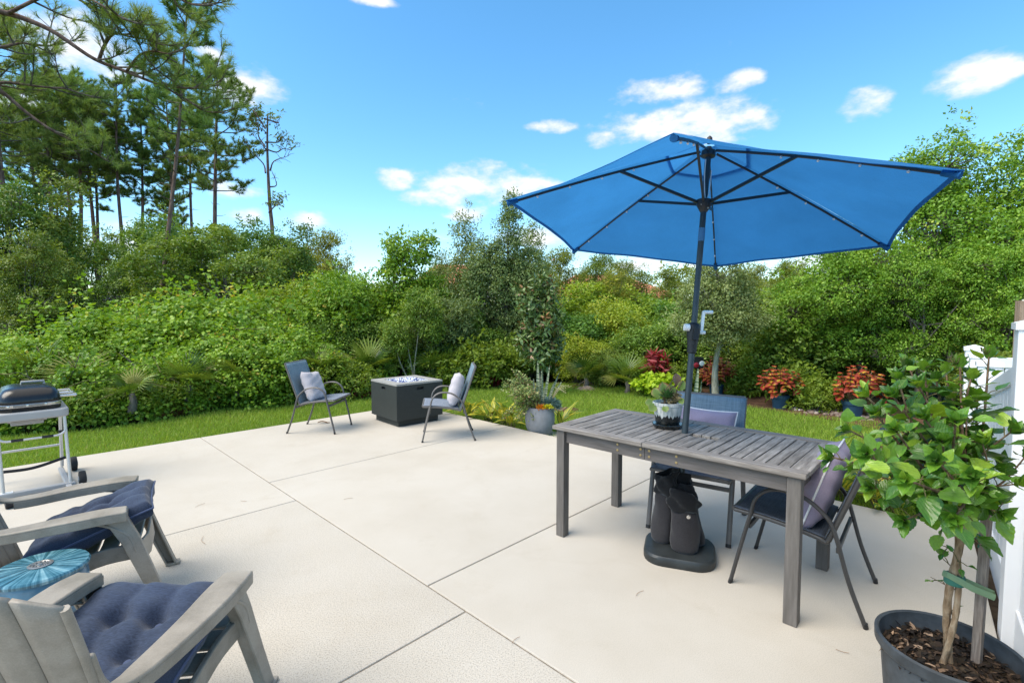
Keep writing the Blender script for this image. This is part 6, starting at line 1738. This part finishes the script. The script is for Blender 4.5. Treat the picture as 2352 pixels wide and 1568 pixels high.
# ------------------------------------------------------------------ red coleus in blue pots
def ramp_leaf(name, stops, rough=.45, tr=.3):
    k = NT(name); a = k.n('ShaderNodeAttribute', attribute_name='v'); oi = k.n('ShaderNodeObjectInfo')
    f = k.math('ADD', a.outputs['Fac'], k.math('MULTIPLY', k.math('SUBTRACT', oi.outputs['Random'], .5), .32))
    c = k.ramp(f, stops); k.color(c); k.rough(rough, .35)
    t = k.n('ShaderNodeBsdfTranslucent'); k.l(c, t.inputs['Color']); mx = k.n('ShaderNodeMixShader'); mx.inputs[0].default_value = tr
    k.l(k.p.outputs[0], mx.inputs[1]); k.l(t.outputs[0], mx.inputs[2]); k.l(mx.outputs[0], k.o.inputs['Surface']); return k.m
CM = ramp_leaf('coleus_leaf', [(.0, (.55, .46, .03)), (.17, (.50, .33, .03)), (.27, (.40, .085, .028)), (.7, (.30, .036, .024)), (1, (.17, .016, .020))])
CL = [leaf_mesh('leaf', CM, W=.66, nv=6, nu=4, fold=.2, curl=.35, shape=(.62, 1.25)), leaf_mesh('leaf', CM, W=.6, nv=6, nu=4, fold=.35, curl=.6, shape=(.62, 1.3)), leaf_mesh('leaf', CM, W=.72, nv=6, nu=4, fold=.1, curl=.2, shape=(.6, 1.2))]
def coleus(label, u, vb, sc, seed, lopsided=0.0):
    p = pz(u, vb, GZ); rr = random.Random(seed)
    t = thing('coleus', label, 'potted plant', p, rr.uniform(0, 6) * 0, 'potted red coleus plants')
    t.scale = (sc,) * 3
    m = MB(); m.lathe([(.105, 0), (.112, .004), (.135, .19), (.150, .195), (.153, .245), (.142, .248), (.138, .22), (.0001, .215)], 28); m.build('pot', M['blue_pot'], t, smooth=35)
    m = MB(); tips = []
    for i in range(22):
        a = 2.4 * i; r_ = .36 * math.sqrt((i + .5) / 22); h = .14 + .36 * (1 - (r_ / .42) ** 2) + rr.uniform(-.06, .08)
        e = Vector((r_ * math.cos(a) * 1.05 + lopsided * .1, r_ * math.sin(a) * .9, .22 + h)); m.tube(spline([(0.03 * math.cos(a), .03 * math.sin(a), .2), e * .5 + Vector((0, 0, .1)), e], 3), .006, 5, caps=False); tips.append((e, a, r_))
    m.build('stem', M['twig'], t, smooth=60)
    for e, a, r_ in tips:
        o = Vector((math.cos(a), math.sin(a), 0)) * (r_ / .36)
        for w in range(4):
            z = e - Vector((0, 0, .05 * w)) - o * .02 * w
            for k2 in range(2 if w == 0 else 3):
                b = rr.uniform(0, 6.28) + PI * k2; d = Vector((math.cos(b), math.sin(b), .45 - .35 * w)) + o * .6
                link('leaf', CL[rr.randrange(3)], t, z, aim(d, Vector((0, -.25, 1)) + o * .5), (.075 + .018 * w) * rr.uniform(.85, 1.2))
    return t
coleus('red and yellow coleus behind the young oak trunk', 1645, 908, .98, 401)
coleus('red and yellow coleus in a blue pot, the middle one of the row', 1791, 938, .95, 402)
coleus('widest red and yellow coleus, partly hidden by the hibiscus leaves', 1958, 957, 1.02, 403, 1)

# mulch bed, stones, small garden light and ornament along the hedge
bed = [pz(u, v, GZ) for u, v in ((1560, 915), (1650, 925), (1740, 938), (1830, 952), (1920, 966), (2010, 985), (2120, 1010), (2260, 1035))]
pl2 = [(p.x, p.y) for p in bed] + [(p.x * 1.12 + .3, p.y + 1.3) for p in reversed(bed)]
m = MB(); m.prism(pl2, GZ + .004, GZ + .012); tag(m.build('mulch_bed', M['mulch']), kind='structure')
rk = thing('stone_edging', 'strip of loose brown and white stones edging the lawn in front of the coleus', 'stones', pz(1900, 955, GZ))
RM = [simple('river_stone', c, .8, .3, .25, 20, .3, 60) for c in ((.20, .145, .115), (.33, .27, .23), (.55, .52, .50))]
RK = []
for i in range(6):
    bm = bmesh.new(); bmesh.ops.create_icosphere(bm, subdivisions=2, radius=1)
    r9 = random.Random(i); q = [r9.uniform(.5, 1.5) for _ in range(3)]
    for v in bm.verts: v.co = Vector((v.co.x * (1 + .2 * math.sin(3 * v.co.y + i)), v.co.y * .75 * (1 + .15 * math.sin(4 * v.co.x)), v.co.z * .55))
    me = bpy.data.meshes.new('stone'); bm.to_mesh(me); bm.free(); me.materials.append(RM[0 if i < 3 else 1 if i < 5 else 2]); me.shade_smooth(); RK.append(me)
rr = random.Random(31)
for i in range(95):
    t = rr.random(); u = 1815 + 190 * t; v = 938 + 25 * t + rr.gauss(0, 4.5)
    p = pz(u, v, GZ) - rk.location
    link('stone', RK[rr.choice((0, 0, 1, 1, 2, 2, 3, 4, 5))], rk, (p.x, p.y, .018), (rr.uniform(-.3, .3), rr.uniform(-.3, .3), rr.uniform(0, 6)), rr.uniform(.025, .055))
p = pz(1873, 938, GZ); gl_ = thing('path_light', 'small black solar path light standing among the stones', 'garden light', p)
m = MB(); m.tube([(0, 0, 0), (0, 0, .22)], .008, 8); m.build('stem', M['black'], gl_); m = MB(); m.lathe([(.03, .15), (.03, .2)], 14); m.build('lens', M['led'], gl_, smooth=40); m = MB(); m.lathe([(.0001, .245), (.02, .24), (.062, .215), (.062, .205), (.0001, .205)], 18); m.build('cap', M['black'], gl_, smooth=40)
p = px(1604, 838, 9.3); orn = thing('garden_ornament', 'dark garden stake with a red and a white disc beside the umbrella pole', 'ornament', (p.x, 9.3, GZ))
m = MB(); m.tube([(0, 0, 0), (0, 0, .62)], .012, 8); m.build('rod', M['black'], orn); m = MB(); m.box((0, .01, .66), (.20, .03, .22)); m.build('plate', M['black'], orn, bevel=.03)
for x, z, c in ((-.045, .62, simple('red_enamel', (.42, .02, .03), .3)), (.06, .65, M['white_plastic'])):
    m = MB(); m.lathe([(.0001, 0), (.045, 0), (.05, .01), (.02, .02), (.018, .012), (.0001, .012)], 18); o = m.build('disc', c, orn, smooth=40); o.location = (x, -.008, z); o.rotation_euler = (R(90), 0, 0)

# mulch rings on the lawn round the magnolia
for (u, v, r_) in ((1190, 884, .5), (1300, 942, .22)):
    p = pz(u, v, GZ); m = MB(); m.lathe([(r_, .0), (r_ * .9, .028), (.0001, .045)], 24, (p.x, p.y, GZ), sy=.7); tag(m.build('mulch_ring', M['mulch'], smooth=60), 'ring of reddish mulch in the grass by the magnolia' if r_ > .3 else 'small bare mulch patch in the grass right of the grey planter', 'mulch')

# ------------------------------------------------------------------ variegated ginger along the patio's right edge
def ginger_mat():
    k = NT('ginger_leaf'); v = k.coord('Object'); oi = k.n('ShaderNodeObjectInfo')
    s = k.n('ShaderNodeSeparateXYZ'); k.l(v, s.inputs[0])
    cb_ = k.n('ShaderNodeCombineXYZ'); k.l(k.math('MULTIPLY', s.outputs[0], 34), cb_.inputs[0]); k.l(k.math('MULTIPLY', s.outputs[1], 2.2), cb_.inputs[1]); k.l(k.math('MULTIPLY', oi.outputs['Random'], 40), cb_.inputs[2])
    f = k.noise(cb_.outputs[0], 1.0, 3, .6)
    c = k.ramp(f, [(.40, (.055, .145, .020)), (.47, (.16, .26, .03)), (.53, (.55, .47, .035)), (.66, (.62, .52, .06))]); k.color(c); k.rough(.35, .45)
    t = k.n('ShaderNodeBsdfTranslucent'); k.l(c, t.inputs['Color']); mx = k.n('ShaderNodeMixShader'); mx.inputs[0].default_value = .3
    k.l(k.p.outputs[0], mx.inputs[1]); k.l(t.outputs[0], mx.inputs[2]); k.l(mx.outputs[0], k.o.inputs['Surface']); return k.m
GM = ginger_mat()
GLf = [leaf_mesh('leaf', GM, W=.20, nv=8, nu=4, fold=.35, curl=c_, shape=(.8, 1.1)) for c_ in (.35, .7, 1.0)]
def ginger(label, a, b, n, sc, seed):
    p = AB(a, b, GZ); rr = random.Random(seed)
    t = thing('ginger_plant', label, 'plant', p, 0, 'variegated ginger along the patio edge')
    m = MB()
    for i in range(n):
        an = 2.4 * i + rr.uniform(-.3, .3); el_ = rr.uniform(.25, 1.25); d = Vector((math.cos(an) * math.cos(el_), math.sin(an) * math.cos(el_), math.sin(el_)))
        o = Vector((rr.uniform(-.06, .06), rr.uniform(-.06, .06), .0)); q = o + Vector((d.x * .05, d.y * .05, rr.uniform(.05, .14)))
        m.tube([o, q], .006, 5); link('leaf', GLf[rr.randrange(3)], t, q, aim(d, Vector((0, 0, 1)) - d * .3), sc * rr.uniform(.26, .40))
    m.build('stem', M['green_twig'], t)
ginger('yellow striped ginger just right of the right fire pit chair', 5.6, 4.80, 13, 1.0, 501)
ginger('yellow striped ginger between the right fire pit chair and the grey planter', 5.2, 4.84, 14, 1.05, 502)
ginger('yellow striped ginger growing nearest the left of the grey planter', 4.86, 4.84, 14, 1.0, 503)
ginger('leafy striped ginger touching the front left of the grey planter', 4.66, 4.74, 9, .75, 504)
ginger('striped ginger with a bright leaf sticking out right of the grey planter', 4.05, 5.05, 9, 1.0, 505)
ginger('striped ginger seen under the table end, behind the mauve-pillowed chair', 1.15, 4.85, 14, 1.0, 506)
ginger('striped ginger seen through the lower hibiscus leaves', .55, 4.85, 14, 1.05, 507)
ginger('striped ginger at the patio edge right behind the mauve pillow of the end chair', .85, 4.95, 12, 1.0, 508)

# ------------------------------------------------------------------ grey planter with succulents
pp = px(1240, 990, 6.32)
PLZ = GZ + .012
pv = thing('paver', 'pale square paver under the grey planter beside the patio', 'paver', (pp.x + .05, pp.y - .02, GZ), rot_p)
m = MB(); m.box((0, 0, .0), (.44, .44, .05)); m.build('paver_slab', M['concrete'], pv, bevel=.006)
pt = thing('planter', 'grey rounded stone planter crowded with succulents and snake plant', 'potted plant', (pp.x, pp.y, GZ + .025))
m = MB(); m.lathe([(.0001, .01), (.125, 0), (.150, .02), (.182, .10), (.195, .19), (.190, .27), (.172, .345), (.168, .362), (.158, .364), (.154, .35), (.15, .33), (.0001, .325)], 44); m.build('pot', M['planter'], pt, smooth=45)
m = MB(); m.lathe([(.155, .332), (.0001, .345)], 24); m.build('soil', M['soil'], pt, smooth=60)
def snake_mat():
    k = NT('snake_plant_leaf'); v = k.coord('Object', (1, 1, 1)); s = k.n('ShaderNodeSeparateXYZ'); k.l(v, s.inputs[0])
    w = k.n('ShaderNodeTexNoise'); cb_ = k.n('ShaderNodeCombineXYZ'); k.l(k.math('MULTIPLY', s.outputs[0], 6), cb_.inputs[0]); k.l(k.math('MULTIPLY', s.outputs[1], 26), cb_.inputs[1]); w.inputs['Scale'].default_value = 1; w.inputs['Detail'].default_value = 4; k.l(cb_.outputs[0], w.inputs['Vector'])
    k.color(k.ramp(w.outputs[0], [(.35, (.055, .095, .05)), (.5, (.17, .22, .13)), (.62, (.42, .45, .33))])); k.rough(.4, .45); return k.m
SM = snake_mat()
SL = []
for (tw, cu_) in ((.3, .12), (-.35, -.1), (.15, .3)):
    m = MB()
    def fn(u, v, tw=tw, cu_=cu_):
        w = .075 * (.55 + .45 * min(1, v * 2.5)) * (1 - max(0, v - .55) ** 1.6 * 2.5 * .86); x = (2 * u - 1) * w * .5; a = tw * v * 3
        return (x * math.cos(a), v, x * math.sin(a) + .02 * (2 * u - 1) ** 2 + cu_ * v * v * .4)
    m.grid(fn, 4, 12); me = m.mesh('leaf', SM, 60); SL.append(me)
rr = random.Random(61)
for i, (x, y, L, ax, ay) in enumerate(((-.02, .03, .62, -.02, 0), (.02, .0, .48, .03, -.03), (-.06, .02, .40, -.10, 0), (.05, .03, .56, .14, .05), (.06, .0, .52, .40, .0), (.07, -.02, .36, .26, -.05), (.0, .06, .50, .05, .08), (-.03, -.02, .34, -.05, -.1), (.09, .03, .40, .55, .1), (.03, -.03, .30, .08, -.12))):
    link('leaf', SL[i % 3], pt, (x, y, .33), aim((ax, ay, 1), (rr.uniform(-.4, .4), -1, 0)), L)
rg = np.random.default_rng(62)
def mass(name, mat, n, centre, rad, L, W, tm, dirs=None, droop=.2):
    d = rdir(rg, n); d[:, 2] = np.abs(d[:, 2]) * 1.0 - droop
    P = np.array(centre) + d * np.array(rad) * rg.uniform(.2, 1, (n, 1))
    A = nrm(d + rdir(rg, n) * .5 + np.array((0, 0, .25)))
    return link(name, leaves(name, P, A, rdir(rg, n) + np.array((0, -.3, .8)), rg.uniform(*L, n), rg.uniform(*W, n), mat, rg.random(n), tm), pt)
# jade-like shrub spilling to the left: arching stems with paired round leaves
m = MB(); PP, AA, NN = [], [], []
for i in range(64):
    a = rg.uniform(1.6, 4.6); l = rg.uniform(.22, .46); up = rg.uniform(-.1, 1.0)
    s = Vector((-.04 + rg.uniform(-.05, .05), rg.uniform(-.09, .05), .34)); e = s + Vector((math.cos(a) * l, math.sin(a) * l * .6, up * l * 1.0 - .02 - .12 * (up < .25)))
    md = s.lerp(e, .5) + Vector((0, 0, .12 * l / .4)); S = spline([s, md, e], 6); m.tube(S, [.005 - .0003 * j for j in range(len(S))], 5, caps=False)
    for j in range(2, len(S)):
        for q in range(5):
            d = Vector(rg.normal(size=3)).normalized(); PP.append(S[j] + d * .008 + Vector(rg.normal(size=3)) * .012); AA.append(d + Vector((0, 0, .35))); NN.append(Vector((0, -.4, 1)) + Vector(rg.normal(size=3)) * .4)
for i in range(7):
    a = rg.uniform(2.3, 3.6); e = Vector((math.cos(a) * .36, math.sin(a) * .2, rg.uniform(.68, .84))); s = Vector((-.07, 0, .35)); S = spline([s, s.lerp(e, .5) + Vector((.02, 0, .03)), e], 8); m.tube(S, .004, 5, caps=False)
    for j in range(5, len(S)):
        for q in range(6): d = Vector(rg.normal(size=3)).normalized(); PP.append(S[j] + d * .012); AA.append(d + Vector((0, 0, .3))); NN.append(Vector((0, -.4, 1)) + Vector(rg.normal(size=3)) * .4)
m.build('stems', M['twig'], pt, smooth=60); n = len(PP)
link('jade_foliage', leaves('jade_foliage', np.array([tuple(p) for p in PP]), np.array([tuple(p) for p in AA]), np.array([tuple(p) for p in NN]), rg.uniform(.020, .034, n), rg.uniform(.018, .030, n), G['jade'], rg.random(n)), pt)
mass('blue_succulent', G['blue'], 700, (.135, -.03, .39), (.13, .11, .13), (.04, .075), (.007, .012), LANCE, droop=.45)
mass('orange_succulent', G['orange'], 90, (.0, -.145, .365), (.055, .035, .045), (.03, .055), (.008, .013), LANCE)
mass('golden_succulent', G['gold'], 160, (.085, -.135, .37), (.07, .035, .045), (.02, .035), (.012, .018), LANCE)
m = MB()
for i in range(13):
    a = rg.uniform(-.5, 1.2); e = Vector((.12 + rg.uniform(.08, .26), rg.uniform(-.12, .1), rg.uniform(.5, .68))); s = Vector((.12, 0, .38)); md = s.lerp(e, .6) + Vector((0, 0, .09)); m.tube(spline([s, md, e], 4), .0022, 4, caps=False)
    for q in range(3): m.lathe([(.0001, -.006), (.005, 0), (.0001, .007)], 6, e + Vector(rg.normal(size=3)) * .014)
m.tube(spline([(.17, -.06, .36), (.25, -.1, .33), (.33, -.12, .38)], 4), .0025, 5)
k = NT('dry_flower'); k.color((.45, .40, .20)); k.rough(.8); m.build('flower_stalks', k.m, pt, smooth=60)

# snake plant standing by the patio edge behind the umbrella pole
sp = pz(1593, 965, GZ); sn = thing('snake_plant', 'tall mottled snake plant leaves standing behind the umbrella pole', 'plant', (sp.x, sp.y + .0, GZ))
for i, (x, y, L, ax, ay) in enumerate(((0, 0, .80, .02, 0), (.06, .02, .62, .10, .02), (-.05, .03, .5, -.10, 0), (-.10, 0, .62, -.16, .05), (.09, -.02, .4, .2, 0))):
    link('leaf', SL[i % 3], sn, (x, y, -.02), aim((ax, ay, 1), (.3 * (-1) ** i, -1, 0)), L)

# ------------------------------------------------------------------ glazed pot on the table
gp = Vector((1.03, 3.20, TH))
tp = thing('table_plant', 'glazed black and white drip pot with fleshy-leaved plant on the table', 'potted plant', gp)
m = MB(); m.lathe([(.0001, .002), (.085, .0), (.092, .006), (.098, .022), (.094, .026), (.0001, .022)], 36); m.build('saucer', M['glaze'], tp, smooth=35)
m = MB(); m.lathe([(.0001, .028), (.072, .026), (.078, .034), (.094, .145), (.099, .148), (.101, .166), (.094, .168), (.090, .15), (.0001, .145)], 36); m.build('pot', M['glaze'], tp, smooth=35)
m = MB(); m.lathe([(.091, .147), (.04, .158), (.0001, .155)], 24); m.build('soil', M['soil'], tp, smooth=60)
FM = ramp_leaf('fleshy_leaf', [(.0, (.20, .27, .06)), (.55, (.22, .31, .07)), (.85, (.42, .36, .12)), (1, (.45, .14, .06))], .35, .25)
FG = ramp_leaf('green_rosette_leaf', [(0, (.05, .12, .03)), (1, (.10, .20, .05))], .35, .2)
FP = ramp_leaf('brown_paddle_leaf', [(0, (.22, .13, .07)), (1, (.30, .17, .11))], .4, .2)
lm1 = leaf_mesh('leaf', FM, W=.72, nv=8, nu=4, fold=.2, curl=.2, shape=(1.25, 1.0)); lm2 = leaf_mesh('leaf', FG, W=.42, nv=6, nu=4, fold=.5, curl=.2); lm3 = leaf_mesh('leaf', FP, W=.55, nv=8, nu=4, fold=.2, curl=.1, shape=(1.4, 1.0))
rr = random.Random(71)
for (x, y, z, d, L, me) in ((-.085, -.02, .16, (-.55, -.3, -.55), .068, lm1), (-.09, .01, .165, (-.9, 0, -.12), .058, lm1), (-.05, -.08, .16, (.1, -.6, -.7), .05, lm1), (-.02, 0, .20, (-.12, .1, 1), .10, lm1), (.015, .02, .20, (.25, .2, 1), .085, lm1), (.06, .02, .26, (.05, .1, 1), .095, lm3), (.085, .0, .24, (.25, 0, 1), .07, lm1), (-.045, .04, .18, (-.4, .3, .9), .08, lm1), (.05, -.05, .17, (.5, -.6, .5), .05, lm1)):
    link('leaf', me, tp, (x, y, z), aim(d, (rr.uniform(-.3, .3), -1, .4)), L)
for i in range(16):
    a = 2.4 * i; el_ = .3 + .07 * i; link('leaf', lm2, tp, (-.01, -.02, .19), aim((math.cos(a) * math.cos(el_), math.sin(a) * math.cos(el_), math.sin(el_)), (0, 0, 1)), .075)
m = MB(); m.tube(spline([(.0, 0, .15), (.015, .0, .25), (.06, .02, .27)], 4), .004, 6); m.tube(spline([(-.02, 0, .15), (-.03, 0, .22), (.04, -.01, .33)], 4), .003, 6); m.tube(spline([(.04, 0, .15), (.05, 0, .22), (.095, 0, .31)], 4), .003, 6); m.tube([(-.02, 0, .15), (-.02, 0, .20)], .006, 6); m.build('stem', M['twig'], tp, smooth=60)
rg = np.random.default_rng(72); n = 160
P = np.stack([rg.normal(.035, .022, n), rg.normal(-.02, .022, n), rg.uniform(.155, .225, n)], 1)
link('dry_rosette', leaves('dry_rosette', P, rdir(rg, n) + np.array((0, 0, .6)), rdir(rg, n), rg.uniform(.02, .035, n), rg.uniform(.008, .014, n), simple('dry_tan', (.26, .19, .08), .8), rg.random(n), LANCE), tp)
